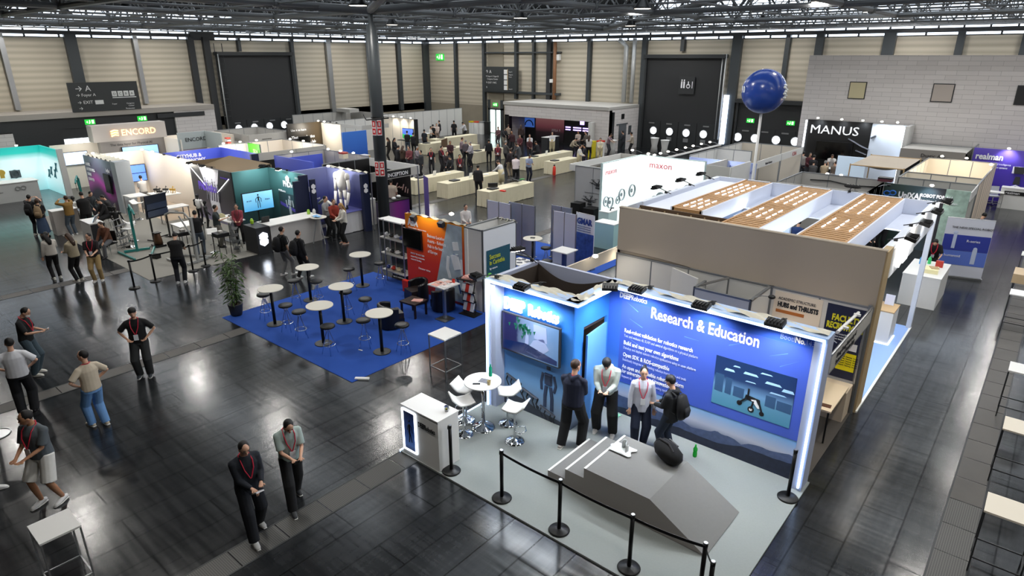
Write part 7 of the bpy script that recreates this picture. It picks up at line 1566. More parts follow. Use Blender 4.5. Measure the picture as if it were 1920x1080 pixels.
t = thing('logo_counter', 'black counter end block with a glowing white hexagon logo', 'counter', (-23.1, 11.95, 0)); g = G(); g.bb(-23.75, -22.8, 11.75, 12.3, 0, 1.05); board('body', g, pmat('#26282c'), t)
g = G()
for dz_ in (.62, .4): g.prism([(11.85, dz_), (12.02, dz_-.1), (12.19, dz_), (12.19, dz_+.15), (12.02, dz_+.24), (11.85, dz_+.15)], (-22.79, 0, 0), UY, UZ, .012)
board('glowing_logo', g, M['led'], t)
for i, (x, y, c, l) in enumerate(((-23.3, 14.4, '#9fd048', 'green jar at the far end of the long white counter'), (-23.2, 14.6, '#e8e8e8', 'white jar at the far end of the long white counter'), (-23.6, 12.05, '#a8d83a', 'lime green bottle on the black logo counter'))): g = G(); g.lathe([(.06, 0), (.07, .12), (.04, .18), (.04, .2)], n=12); tag(obj('jar', g, pmat(c, .3), loc=(x, y, 1.06)), l, 'jar')
t = thing('laptop', 'open black laptop on the counter before the cyan television', 'laptop', (-23.5, 12.5, 1.06), -1.57); g = G(); g.box((0, 0, .01), (.34, .24, .02)); obj('keyboard_base', g, M['black'], t); g = G(); g.box((0, .13, .13), (.34, .015, .23), rx=-.2); obj('lid', g, M['black'], t)
g = G(); g.bb(-36.5, -22.9, 7.75, 11.75, 0, .012); g.bb(-31, -22.9, 11.75, 15, 0, .012); tag(obj('booth_carpet', g, pmat('#8d8b84', .92)), 'light grey carpet of the robot demonstration area on the left', 'carpet')
ZL = .014
# second teal/violet humanoid stand
t = thing('exhibition_booth', 'violet-blue wall with a giant white robot between navy posts', 'booth', (-24, 16, 0))
vb = gradmat('violet_blue_print', 'Z', 0, 2.5, [(0, '#3a3c6c'), (.5, '#4a4f8c'), (1, '#8f95c4')], .4)
g = G(); g.bb(-25.5, -25.42, 15.1, 16.9, 0, 2.5); g.bb(-25.42, -22.6, 16.85, 16.93, 0, 2.5); board('print_wall', g, vb, t); g = G(); g.bb(-22.62, -22.45, 16.6, 16.95, 0, 2.5); g.bb(-24.15, -24.05, 15.1, 15.35, 0, 2.3); board('navy_post', g, M['navyprint'], t)
for (x, y) in ((-22.44, 16.65), (-24.04, 15.12)):
    g = G(); g.prism([(0, 0), (.1, -.06), (.2, 0), (.2, .1), (.1, .17), (0, .1)], (x, y, 1.95), UY, UZ, .01); g.prism([(0, -.2), (.1, -.26), (.2, -.2), (.2, -.1), (.1, -.03), (0, -.1)], (x, y, 1.95), UY, UZ, .01); board('hexagon_logo', g, wpr, t)
text('NEURO', (-25.38, 15.2, 1.5), UY, .34, wpr, t, bold=.05, sx=.8); text('robot', (-25.38, 16.0, 1.1), UY, .16, wpr, t)
g = G(); g.sheet(lambda u, v: (-25.4+2.9*u, 16.88+.14*v, 2.54+.04*sin(29*u+6*v)), 30, 3); board('white_fabric_roll', g, M['dirtyfab'], t)
light('SPOT', 'spot_light', (-23.9, 15.6, 2.95), 110, (1, 1, 1), .1, (-24.0, 16.9, 1.8), 110, .8)
arm((-24.7, 16.85, 2.55), (0, -1), 'oval lamp over the violet-blue wall left of the giant white robot', 0)
# giant white robot
t = thing('humanoid_robot', 'giant white headless humanoid robot standing on the cloth covered table', 'robot', (-23.5, 16.3, .92), .2); t.scale = (.82, .82, 1.06)
rwm = mat('white_robot_shell', '#e6e3dc', .35); rj = M['darkgrey']
g = G(); g.tube([(0, 0, .75), (0, 0, 1.0), (0, 0, 1.35), (0, 0, 1.55), (0, .0, 1.62)], [(.2, .14), (.3, .2), (.36, .2), (.26, .15), (.1, .08)], 18); obj('torso', g, rwm, t, smooth=True)
for s_ in (-1, 1):
    g = G(); g.ell((.4*s_, 0, 1.35), (.14, .14, .17), 14, 10); g.tube([(.42*s_, 0, 1.25), (.47*s_, 0, .9), (.46*s_, -.03, .75)], [.1, .085, .07], 14); g.tube([(.46*s_, -.03, .72), (.44*s_, -.12, .4), (.4*s_, -.16, .22)], [.085, .07, .05], 14); obj('arm', g, rwm, t, smooth=True)
    g = G(); g.box((.39*s_, -.17, .14), (.07, .05, .14)); obj('hand', g, rj, t)
    g = G(); g.tube([(.15*s_, 0, .8), (.17*s_, 0, .5), (.17*s_, 0, .42)], [.12, .1, .07], 14); g.tube([(.17*s_, 0, .4), (.16*s_, 0, .1), (.16*s_, 0, .0)], [.09, .07, .05], 14); obj('leg', g, rwm, t, smooth=True)
    g = G(); g.box((.16*s_, -.06, .03), (.12, .3, .06)); obj('foot', g, rj, t)
g = G(); g.tube([(-1.0, -.35, .35), (-.7, -.3, .55), (-.3, -.35, .52), (.1, -.4, .42)], .06, 12); tag(obj('manipulator', g, rwm, loc=(-23.4, 16.0, .8), smooth=True), 'white robot arm stretched over the table toward the blond person', 'robot arm')
def clothtable(p, q, label, d=.75, h=.8, c=None, axis='Y', z=0.0, group='cream draped tables in the reception area', pleat=.012):
    a, b_ = p, q
    if axis == 'Y': x1, y0, y1 = (a[0]+b_[0])/2, a[1], b_[1]; x0 = x1-d; 
    else: y0, x0, x1 = (a[1]+b_[1])/2, a[0], b_[0]; y1 = y0+d
    t = thing('draped_table', label, 'table', ((x0+x1)/2, (y0+y1)/2, z), 0, group); cx, cy = (x0+x1)/2, (y0+y1)/2
    hx, hy = abs(x1-x0)/2, abs(y1-y0)/2; P = []
    n = 28
    for sx_, sy_, ex_, ey_ in ((-hx, -hy, hx, -hy), (hx, -hy, hx, hy), (hx, hy, -hx, hy), (-hx, hy, -hx, -hy)):
        L = sqrt((ex_-sx_)**2+(ey_-sy_)**2); k = max(8, int(L*16)); nx, ny = (ey_-sy_)/L, -(ex_-sx_)/L
        for i in range(k): u = i/k; w_ = pleat*sin(i*pi/1.5)+pleat*.8*sin(i*.9); P.append((sx_+(ex_-sx_)*u, sy_+(ey_-sy_)*u, nx*w_, ny*w_))
    k = len(P); g = G(); vs = [(a[0], a[1], h) for a in P]+[(a[0]+a[2]*.5, a[1]+a[3]*.5, h*.6) for a in P]+[(a[0]*1.01+a[2]*1.6, a[1]*1.01+a[3]*1.6, .02) for a in P]
    g.add(vs, [(i+k*j, (i+1) % k+k*j, (i+1) % k+k*(j-1), i+k*(j-1)) for j in (1, 2) for i in range(k)]+[tuple(range(k))]); obj('tablecloth', g, c or M['cloth'], t)
    return t
clothtable((-22.75, 15.5), (-22.85, 17.0), 'table with a white crinkled cloth carrying the giant white robot', d=1.0, h=.9, c=pmat('#cfd0d4'), group='robot display tables')
g = G(); g.bb(-23.8, -22.75, 15.5, 16.8, .905, .925); tag(obj('glass_top', g, pmat('#5f62a0', .15)), 'bluish glass top on the white clothed robot table', 'tabletop')
t = thing('standing_table', 'small round standing table with steel legs and a pale blue cloth', 'table', (-22.45, 14.3, 0)); g = G(); g.lathe([(.32, 1.06), (.33, 1.09)], n=24); obj('tabletop', g, pmat('#c8c4b8'), t)
for k in range(3): a = k*2.1; g = G(); g.cyl((.08*cos(a), .08*sin(a), 1.06), (.3*cos(a), .3*sin(a), 0), .02, n=8); obj('leg', g, M['alu'], t)
g = G(); g.sheet(lambda u, v: (-.2+.4*u, -.12+.24*v, .03+.03*sin(9*u)*cos(7*v)), 10, 8); tag(obj('blue_cloth', g, pmat('#7db2e0', .8), loc=(-22.5, 14.25, 1.1), smooth=True), 'pale blue cloth heaped on the small round standing table', 'cloth')
# Inception stand behind the column
t = thing('exhibition_booth', 'shell stand with a black name board right behind the grey column', 'booth', (-24, 18.5, 0))
shell(t, [(-26.2, 17.2), (-26.2, 19.9)], 2.5, M['black']); fascia(t, (-22.5, 17.1), (-22.5, 19.75), 2.1, 2.5, M['panelback']); fascia(t, (-26.2, 19.9), (-22.5, 19.9), 2.1, 2.5, M['panelwhite']); shell(t, [(-26.2, 19.95), (-24.4, 19.95)], 2.2, M['black'], posts=False)
g = G(); g.bb(-22.47, -22.46, 17.9, 19.35, 2.14, 2.46); board('black_name_board', g, M['black'], t); text('INCEPTION', (-22.44, 17.98, 2.2), UY, .24, wpr, t, bold=.01, sx=.95)
g = G(); g.cyl((-22.5, 19.8, 0), (-22.5, 19.8, 2.5), .03, n=8); g.cyl((-22.5, 17.1, 0), (-22.5, 17.1, 2.5), .03, n=8); board('aluminium_frame', g, M['alu'], t)
g = G(); g.bb(-24.5, -23.1, 19.82, 19.86, .3, 2.1); board('black_poster', g, mat('black_red_poster', '#141214', .4), t); g = G()
for k in range(6): g.tube([(-24.2+.18*k, 19.8, 1.2+.1*sin(k)), (-24.0+.15*k, 19.8, 1.4+.1*cos(k*2))], .03, 5)
board('figure_print', g, pmat('#c8a8a0'), t)
t = thing('purple_counter', 'purple counter in the stand behind the grey column', 'counter', (-23.1, 18.7, 0)); g = G(); g.box((0, 0, .48), (.6, 1.5, .96)); obj('body', g, gradmat('purple_print', 'Y', -.7, .7, [(0, '#5a5270'), (.5, '#8a2f8a'), (1, '#5c2a78')], .4), t); g = G(); g.box((0, 0, .98), (.64, 1.54, .04)); obj('countertop', g, M['black'], t)
for k, (dx, dy) in enumerate(((0, -.5), (.1, 0), (-.1, .45))): g = G(); g.ell((0, 0, .07), (.12, .1, .07), 10, 6); tag(obj('headset', g, M['white'], loc=(-23.1+dx, 18.7+dy, 1.0)), ['left white headset on the purple counter', 'middle white headset on the purple counter', 'right white headset on the purple counter'][k], 'headset')
rollup(-22.2, 20.0, -.5, .85, 2.0, 'purple roll-up banner at the end of the black name board', pmat('#5b4a9c'))
plinth(-23.4, 17.6, .4, .4, 1.2, 'grey plinth with a headset beside the navy post', m=M['panelback']); g = G(); g.ell((0, 0, .12), (.16, .16, .12), 12, 8); tag(obj('headset', g, M['darkgrey'], loc=(-23.4, 17.6, 1.2)), 'dark headset on the grey plinth beside the navy post', 'headset')
light('SPOT', 'spot_light', (-36.5, 10.2, 2.9), 90, (1, 1, 1), .1, (-36.5, 11.1, 1.6), 130, .8)  # extra spot without a lamp body, added to brighten the magenta print wall
# small objects in front of the left stands
plinth(-29.0, 8.15, 1.1, .5, 1.05, 'white podium with a tablet at the left corner of the grey demo carpet', m=pmat('#c9c7c4')); g = G(); g.box((-.1, 0, .3), (.08, .42, .7)); g.cm = 1
g = G(); g.bb(-28.44, -28.4, 7.92, 8.4, .02, 1.0); tag(obj('dark_print_face', g, pmat('#1c1e22')), 'dark printed end face on the white tablet podium', 'panel')
plinth(-32.3, 8.1, .55, .95, 1.05, 'white podium among the people taking pictures at the left', m=pmat('#c4bfba'))
for x, y, l in ((-32.4, 8.3, 'slanted tablet on the left podium among the photographers'), (-28.6, 8.2, 'slanted glowing tablet on the podium at the carpet corner')):
    t = thing('tablet', l, 'tablet', (x, y, 1.05), -.6); g = G(); g.box((0, 0, .15), (.36, .03, .3), rx=-.5); obj('case', g, M['aludull'], t); g = G(); g.box((0, -.02, .155), (.33, .012, .27), rx=-.5); obj('screen', g, mat('tablet_glow', '#bfe0f8', .2, emit='#bfe0f8', es=1.2), t)
def robot(x, y, rz, label, s_=1.0, c1=None, c2=None, z=0.0, gantry=False):
    c1 = c1 or M['white']; c2 = c2 or M['black']; t = thing('humanoid_robot', label, 'robot', (x, y, z), rz)
    g = G(); g.tube([(0, 0, .82), (0, 0, 1.0), (0, 0, 1.22), (0, 0, 1.3)], [(.11, .08), (.13, .1), (.17, .11), (.09, .07)], 12); obj('torso', g, c1, t, smooth=True)
    g = G(); g.ell((0, .01, 1.47), (.08, .095, .11), 12, 8); g.cyl((0, 0, 1.3), (0, 0, 1.4), .04, n=8); obj('head', g, c2, t, smooth=True)
    for s2 in (-1, 1):
        g = G(); g.ell((.21*s2, 0, 1.22), (.07, .07, .08), 10, 7); g.tube([(.22*s2, 0, 1.2), (.27*s2, .02, .98), (.24*s2, .16, .82), (.22*s2, .2, .76)], [.045, .04, .032, .025], 8); obj('arm', g, c1 if s2 > 0 else c2, t, smooth=True)
        g = G(); g.tube([(.09*s2, 0, .84), (.11*s2, .04, .48), (.1*s2, -.02, .08)], [.075, .055, .035], 8); g.ell((.11*s2, .05, .47), (.055, .06, .07), 8, 6); g.box((.1*s2, .04, .03), (.09, .24, .06)); obj('leg', g, c2, t, smooth=False)
    t.scale = (s_, s_, s_); return t
robot(-33.0, 8.75, .3, 'black and white humanoid robot hanging from a teal hoist at the left', .9); robot(-29.8, 9.3, .8, 'black humanoid robot folded behind the lattice rack', .85, M['black'], M['black']); robot(-29.4, 12.6, .4, 'white and black humanoid robot left of the dark poster wall', .88); robot(-28.3, 12.4, -.3, 'dark humanoid robot behind the white table by the dark poster wall', .8, M['darkgrey'], M['black'])
robot(-24.5, 12.6, 2.2, 'small silver and black robot at the lattice rack beside the logo counter', .6, M['aludull'], M['black'])
def hoist(x, y, rz, label, c, h=1.75, reach=.75):
    t = thing('hoist_frame', label, 'hoist', (x, y, ZL), rz); m_ = pmat(c, .4)
    g = G(); g.box((-.45, 0, .05), (.06, 1.5, .06), rz=.25); g.box((.45, 0, .05), (.06, 1.5, .06), rz=-.25); g.box((0, .6, .06), (.9, .08, .08)); obj('base', g, m_, t)
    g = G(); g.box((0, .6, h/2), (.09, .09, h)); obj('mast', g, m_, t)
    g = G(); g.tube([(0, .6, h-.1), (0, .3, h+.15), (0, -reach*.6, h+.1), (0, -reach, h-.02)], .035, 8); g.cyl((0, .55, h*.55), (0, 0, h), .03, n=8); obj('boom', g, m_, t)
    g = G(); g.cyl((0, -reach, h-.02), (0, -reach, h-.35), .01, n=5); obj('strap', g, M['black'], t); return t
hoist(-26.3, 8.75, 1.35, 'teal hoist frame standing on the grey demo carpet in front', '#1f7d78'); hoist(-34.0, 9.35, 1.2, 'teal hoist frame behind the photographers at the left', '#1f7d78', 1.9)
hoist(-24.2, 9.6, -1.3, 'silver hoist frame with castors beside the person in black at the barrier', '#9da09f', 1.7)
def lattice(x, y, rz, label):
    t = thing('lattice_rack', label, 'rack', (x, y, ZL), rz); g = G()
    for k in range(4):
        z = .1+.26*k; o = .13*(k % 2)
        for a in (0, .26): g.tube([(-.3+o, 0, z+a), (.3+o, 0, z+a)], .014, 5)
        for a in (-.3, -.1, .1, .3): g.tube([(a+o, 0, z), (a+o, 0, z+.26)], .012, 5)
    g.tube([(-.3, .25, 0), (-.25, 0, 1.2)], .014, 5); g.tube([(.3, .25, 0), (.35, 0, 1.2)], .014, 5); obj('frame', g, M['alu'], t); g = G()
    for k in range(4): g.box((0, .1, .12+.26*k), (.5, .2, .015))
    obj('shelf', g, M['darkgrey'], t); return t
lattice(-28.0, 8.75, -.9, 'folding silver lattice rack at the left corner of the demo carpet'); lattice(-24.0, 11.4, -.6, 'folding silver lattice rack beside the glowing hexagon logo')
t = thing('mobile_screen', 'wheeled stand with tilted dark screens on the demo carpet', 'screen', (-27.9, 10.25, ZL), 1.9)
g = G(); g.box((0, 0, 1.45), (1.0, .06, .95), rx=.1); obj('screen_panel', g, pmat('#1c2230', .3), t); g = G()
for k in range(3): g.box((0, -.05, 1.17+.29*k), (.96, .01, .25), rx=.1)
obj('tile_image', g, pmat('#2c3850', .3), t); g = G(); g.box((-.4, 0, .5), (.05, .05, 1.0)); g.box((.4, 0, .5), (.05, .05, 1.0)); g.box((0, 0, .15), (.8, .05, .04)); g.box((-.4, 0, .05), (.05, .7, .05)); g.box((.4, 0, .05), (.05, .7, .05)); obj('frame', g, M['black'], t)
def swiv(x, y, rz, label, z=ZL): o = swivel(x, y, rz, label); o.location.z = z; return o
swiv(-27.75, 8.95, .4, 'white swivel stool beside the teal hoist on the demo carpet'); swiv(-24.4, 10.8, 1.2, 'white swivel stool in front of the person in the checked jacket'); swiv(-32.4, 11.1, 2.2, 'white swivel stool below the bright white stand table'); swiv(-28.6, 9.4, 2.9, 'white swivel stool behind the lattice rack, near the seated person')
desk(-26.9, 10.95, .9, 1.0, .75, 'low white square table in the middle of the demo carpet'); desk(-25.6, 12.1, 1.4, .7, .95, 'white curved demo table with laptops where the visitors stand', one=True)
for k, (x, y, z) in enumerate(((-26.0, 12.0, .952), (-25.5, 12.2, .952), (-25.2, 12.0, .952))): g = G(); g.box((0, 0, .06), (.26, .2, .12)); g.box((.05, 0, .13), (.12, .1, .06)); tag(obj('equipment', g, [pmat('#c8c098'), M['black'], M['white']][k], loc=(x, y, z)), ['beige device on the curved demo table', 'black device in the middle of the curved demo table', 'white device at the right of the curved demo table'][k], 'device')
for k, (x, y, l) in enumerate(((-24.9, 9.9, 'left black tray table with boxes beside the jeans wearer at the barrier'), (-23.6, 10.75, 'right black tray table with boxes beside the jeans wearer at the barrier'))):
    t = thing('tray_table', l, 'table', (x, y, ZL)); g = G(); g.box((0, 0, .83), (.5, .5, .03)); g.box((0, 0, .9), (.46, .46, .1)); obj('tray', g, M['black'], t); 
    for a in (-.22, .22):
        for b2 in (-.22, .22): g = G(); g.cyl((a, b2, 0), (a, b2, .83), .014, n=6); obj('leg', g, M['black'], t)
    g = G(); g.box((0, 0, .98), (.2, .14, .08)); obj('box', g, M['panelback'], t)
g = G(); g.tube([(0, 0, .02), (0, 0, .2), (0, 0, .42), (0, 0, .48)], [(.2, .16), (.19, .15), (.15, .11), (.12, .1)], 12); tag(obj('bucket', g, mat('brown_case', '#4e3018', .5), loc=(-27.0, 9.75, ZL+.08), smooth=True), 'brown tapered case standing on a black trolley on the demo carpet', 'case')
g = G(); g.box((0, 0, .04), (.5, .4, .08)); g.box((0, 0, .56), (.3, .24, .03)); tag(obj('trolley', g, M['black'], loc=(-27.0, 9.75, ZL)), 'black trolley under the brown tapered case', 'trolley')
g = G(); g.box((0, 0, .08), (.3, .2, .16), rz=.3); tag(obj('black_box', g, M['black'], loc=tuple(at(293, 484, ZL))), 'small black box on the demo carpet behind the barrier belt', 'box')
stan(-22.45, 7.1, 'black barrier post nearest the camera on the left, before the demo carpet', z=0); stan(-22.65, 7.85, 'black barrier post second from the camera before the demo carpet', z=0); stan(-22.8, 9.2, 'black barrier post right of the person in black leaning at the barrier', z=0); stan(-23.0, 9.75, 'black barrier post farthest from the camera before the demo carpet', z=0)
belt((-22.45, 7.1), (-22.65, 7.85), .92, 'short black belt between the two nearest left barrier posts'); belt((-22.65, 7.85), (-22.8, 9.2), .92, 'black belt running behind the person in black at the left barrier'); belt((-22.8, 9.2), (-23.0, 9.75), .92, 'short black belt between the two farthest left barrier posts')
# rows of shell stands farther back
t = thing('exhibition_booth', 'blue print shell stand behind the bright white interior', 'booth', (-33.5, 15.5, 0))
bp2 = gradmat('cobalt_print', 'Z', 0, 2.5, [(0, '#2838a0'), (1, '#5a6ce0')], .4)
g = G(); g.bb(-35.6, -35.52, 13.9, 17.0, 0, 2.5); g.bb(-35.5, -31.7, 16.95, 17.02, 0, 2.5); board('print_wall', g, bp2, t); text('CITYHUB &', (-35.48, 14.5, 2.15), UY, .26, wpr, t, bold=.03); text('AUTONOMY', (-35.48, 14.5, 1.9), UY, .26, wpr, t, bold=.03); g = G(); g.bb(-31.75, -31.6, 16.6, 17.0, 0, 2.5); board('navy_post', g, M['navyprint'], t)
light('POINT', 'booth_interior_light', (-34, 15.5, 2.2), 55, (1, .95, .9), .2)
t = thing('exhibition_booth', 'white lit shell stand with a green print and a grey fascia', 'booth', (-34, 19, 0))
shell(t, [(-36.5, 17.3), (-36.5, 21.3)], 2.5, pmat('#efe4d4')); shell(t, [(-36.5, 21.3), (-32.1, 21.3)], 2.5, pmat('#efe4d4')); g = G(); g.bb(-36.2, -34.9, 18.9, 18.95, 0, 2.5); board('green_print', g, pmat('#4fb02a'), t); text('SDA', (-35.6, 18.86, 2.0), UX, .3, pmat('#c8f0a8'), t); shell(t, [(-36.5, 18.95), (-34.9, 18.95)], 2.5, posts=True)
fascia(t, (-31.8, 17.1), (-31.8, 21.2), 2.1, 2.5, M['panelback']); text('/ metratec robotics', (-31.77, 18.4, 2.22), UY, .17, M['darkgrey'], t); g = G(); g.cyl((-31.8, 19.3, 0), (-31.8, 19.3, 2.5), .03, n=8); g.cyl((-31.8, 21.2, 0), (-31.8, 21.2, 2.5), .03, n=8); board('aluminium_frame', g, M['alu'], t)
g = G(); g.bb(-33.6, -33.5, 18.0, 19.8, 0, 2.0); board('black_green_poster', g, M['black'], t); g = G(); g.bb(-33.49, -33.47, 18.2, 19.7, .4, 1.0); board('green_poster_block', g, pmat('#3f8f3a'), t)
for x, y in ((-35.5, 18.2), (-34, 20.3)): light('POINT', 'booth_interior_light', (x, y, 2.2), 60, (1, .94, .84), .2)
for k, (x, y) in enumerate(((-36.4, 17.6), (-36.4, 18.6), (-36.4, 19.6), (-35.4, 21.2), (-34.0, 21.2))): arm((x, y, 2.5), (.6, -.4), ['first', 'second', 'third', 'fourth', 'last'][k]+' small arm lamp from the left in the stand with the green print', 0, L=.25)
g = G()
for k in range(3): g.box((0, 0, .08+.13*k), (.3, .2, .07), m=k % 2)
tag(obj('red_white_stack', g, [M['red'], M['white']], loc=(-36.5, 17.9, 2.5)), 'little red and white striped stack on the shell stand wall top', 'box')
t = thing('exhibition_booth', 'grey shell stand with an empty grey fascia before the left shutter', 'booth', (-42, 22, 0))
shell(t, [(-44.3, 20.9), (-44.3, 24.0)], 2.5, M['panelback']); fascia(t, (-39.8, 20.9), (-39.8, 23.9), 2.0, 2.5, M['panelback']); fascia(t, (-44.3, 20.9), (-39.8, 20.9), 2.0, 2.5, M['panelback']); shell(t, [(-44.3, 24.0), (-39.8, 24.0)], 2.5, M['panelback']); g = G(); g.cyl((-39.8, 23.9, 0), (-39.8, 23.9, 2.5), .03, n=8); board('aluminium_frame', g, M['alu'], t); text('motorsense', (-39.77, 21.8, 2.12), UY, .14, M['darkgrey'], t)
t = thing('exhibition_booth', 'low grey shell stand with a blue inner wall behind the giant white robot', 'booth', (-28.5, 18.5, 0))
shell(t, [(-30.5, 17.3), (-30.5, 20.2)], 2.5, M['panelback']); shell(t, [(-30.5, 20.2), (-26.6, 20.2)], 2.5, M['panelback']); g = G(); g.bb(-30.45, -27.0, 17.2, 17.26, 0, 2.5); g.bb(-30.44, -30.38, 17.3, 20, 0, 2.3); board('blue_wall', g, bp2, t); shell(t, [(-26.6, 17.3), (-26.6, 20.2)], 2.3, M['black'])
for k, (x, y) in enumerate(((-30.4, 18.3), (-29.8, 20.1), (-28.7, 20.1), (-27.6, 20.1))): arm((x, y, 2.5), (.3, -.6), ['leftmost', 'second', 'third', 'rightmost'][k]+' round lamp over the low grey stand with the blue inner wall', 0, L=.2)
g = G(); g.box((0, 0, .12), (.35, .3, .24), m=1); g.box((0, 0, .27), (.36, .31, .08), m=0); tag(obj('carton_box', g, [pmat('#b04a40'), pmat('#e4dcc4')], loc=(-26.9, 18.9, 2.5-.0)), 'red and cream box on the wall top behind the giant white robot', 'box')
# far left-back: black text wall, lit wall, white partitions
t = thing('exhibition_booth', 'tall black wall with white text about robotics and a lit white wall beside it', 'booth', (-40, 26, 0))
bw = gradmat('black_gold_print', 'Y', 23.5, 26.3, [(0, '#141210'), (.5, '#3a3228'), (.85, '#4a3c26'), (1, '#1c1a18')], .4)
g = G(); g.bb(-39.6, -39.5, 23.5, 26.2, 0, 3.0); board('black_wall', g, bw, t); text('Use it to learn', (-39.47, 23.75, 2.5), UY, .2, wpr, t); text('That   e robotics', (-39.47, 23.75, 2.0), UY, .26, wpr, t, bold=.03); text('that   side the lab', (-39.47, 23.75, 1.65), UY, .26, wpr, t, bold=.03)
g = G(); g.bb(-39.5, -37.3, 26.15, 26.2, 0, 2.9); board('lit_wall', g, pmat('#f0e6d6'), t); g = G(); g.bb(-37.3, -37.2, 26.2, 28.2, 0, 2.4); board('blue_print_end', g, gradmat('blue_photo_end', 'Z', 0, 2.4, [(0, '#c8a040'), (.3, '#2a5ab8'), (1, '#3f7ad8')], .4), t)
light('POINT', 'booth_interior_light', (-38.4, 25.2, 2.6), 90, (1, .93, .8), .2)
screen((-39.3, 24.6, 1.85), .9, .6, 'X+', M['screenoff'], 'small black screen in the middle of the black text wall')
for k in range(4): arm((-39.5+.7*k, 26.15, 2.95), (0, -1), ['first', 'second', 'third', 'fourth'][k]+' clip lamp along the top of the lit wall by the black text wall', 0, L=.15, bright=k < 2)
desk(-37.0, 24.8, 1.2, 1.4, .95, 'grey table before the lit wall, beside the black text wall', one=True)
plinth(-36.3, 27.2, .6, .5, .9, 'yellow counter at the end of the lit wall', m=pmat('#c89a3a'))
t = thing('exhibition_booth', 'white lit stand with a green television left of the bare white partitions', 'booth', (-40, 31, 0))
shell(t, [(-43.0, 28.6), (-43.0, 34.5)], 2.6, M['panelwhite']); shell(t, [(-43.0, 34.5), (-39.0, 34.5)], 2.6, pmat('#f4ead8')); g = G(); g.bb(-39.05, -38.9, 34.2, 34.5, 0, 2.6); board('black_end', g, M['black'], t); fascia(t, (-38.2, 28.6), (-38.2, 31), 2.3, 2.6, M['panelback']); g = G(); g.bb(-43, -38.2, 28.55, 28.6, 2.35, 2.6); board('fascia_board', g, M['panelwhite'], t)
for k, (x, y) in enumerate(((-41.6, 34.4), (-40.6, 34.4), (-39.4, 34.3))): arm((x, y, 2.6), (.4, -.6), ['left', 'middle', 'right'][k]+' bright lamp above the green television wall', 55, (x, 34.4, 1.4), (1, .92, .8), L=.3)
screen((-39.9, 34.3, 1.45), 1.3, .8, 'Y-', gradmat('green_blue_screen', 'Z', -.4, .4, [(0, '#2f9a50'), (.5, '#2fae60'), (.6, '#4a6ad0'), (1, '#5a7ae0')], .2, emit=1.0, noise=.3), 'television showing green and blue behind the standing visitors')
g = G(); g.bb(-40.8, -39.3, 33.9, 34.3, .9, .95); tag(obj('shelf_board', g, M['darkgrey']), 'dark shelf under the green television', 'shelf')
t = thing('partition_wall', 'long white partition of tall panels in the far left corner', 'partition', (-47, 40, 0))
shell(t, [(-51.0, 31.0), (-51.0, 37.0)], 2.5, M['panelback'], step=1); shell(t, [(-45.6, 36.0), (-45.6, 46.2)], 2.5, M['panelwhite'], step=1.0, names=('wall_panel', 'wall_post')); g = G(); g.bb(-51, -49, 35.5, 36.5, 2.5, 2.8); board('cover_box', g, M['panelback'], t)
g = G(); g.bb(-51.0, -45.6, 37.0, 37.05, 0, 2.5); board('return_panel', g, M['panelback'], t)
# recycling bins
for k, (x, y, c, l) in enumerate(((-44.9, 46.9, '#d8c020', 'yellow lidded recycling bin in the row by the bright door'), (-44.4, 47.1, '#d84a30', 'red lidded recycling bin in the row by the bright door'), (-43.9, 47.3, '#8a8c8e', 'white recycling bin in the row by the bright door'), (-43.4, 47.5, '#1a1a1c', 'black bin at the right end of the row by the bright door'), (-27.2, 41.5, '#d8c820', 'yellow recycling bin by the white service building'), (-26.8, 42.1, '#d8d8d8', 'white and red recycling bin by the white service building'))):
    t = thing('recycling_bin', l, 'bin', (x, y, 0)); g = G(); g.box((0, 0, .55), (.45, .45, 1.1)); obj('body', g, M['white'] if k in (0, 1, 2, 5) else pmat(c), t); g = G(); g.box((0, 0, 1.16), (.47, .47, .12)); obj('lid', g, pmat(c) if k != 5 else M['red'], t)

# ---- draped catering tables
TB = [((782, 367), (868, 347), 'cream draped table at the left front of the reception area'), ((842, 374), (943, 350), 'cream draped table in the middle front of the reception area'), ((909, 389), (1009, 371), 'cream draped table nearest the camera, carrying a drone'),
      ((893, 308), (946, 298), 'cream draped table in the middle of the crowd'), ((998, 322), (1068, 304), 'long cream draped table before the black bar wall'), ((1042, 329), (1082, 318), 'short cream draped table beside the red fire extinguisher'), ((853, 302), (890, 290), 'cream draped table behind the grey-haired person'), ((806, 292), (832, 284), 'small cream draped table at the brown board'), ((833, 283), (880, 268), 'cream draped table farthest left at the back')]
for i, (a, b_, l) in enumerate(TB):
    A_, B_ = at(*a), at(*b_); clothtable(A_, B_, l, d=.85, h=.82)
    rnd = random.Random(i)
    for k in range(3 if i in (0, 1, 3, 4) else 1):
        u = .2+.28*k; x, y = (A_.x+B_.x)/2-.4, A_.y+(B_.y-A_.y)*u; w_ = [('tray', 'black'), ('menu_stand', 'white'), ('plate', 'white')][k % 3]
        g = G()
        if w_[0] == 'tray': g.box((0, 0, .03), (.4, .5, .05))
        elif w_[0] == 'menu_stand': g.box((0, 0, .13), (.03, .22, .28), ry=.2)
        else: g.lathe([(.1, 0), (.17, .02), (.17, .03)], n=16)
        tag(obj(w_[0], g, M[w_[1]], loc=(x, y, .823)), ['black serving tray', 'white menu card', 'white plate'][k % 3]+' on the '+l.replace('cream draped ', ''), w_[0].replace('_', ' '))
t = thing('quadcopter_drone', 'black and green drone frame on the nearest cream draped table', 'drone', (-22.0, 26.3, .822), .4); g = G(); g.box((0, 0, .12), (.3, .2, .1)); obj('body', g, M['black'], t)
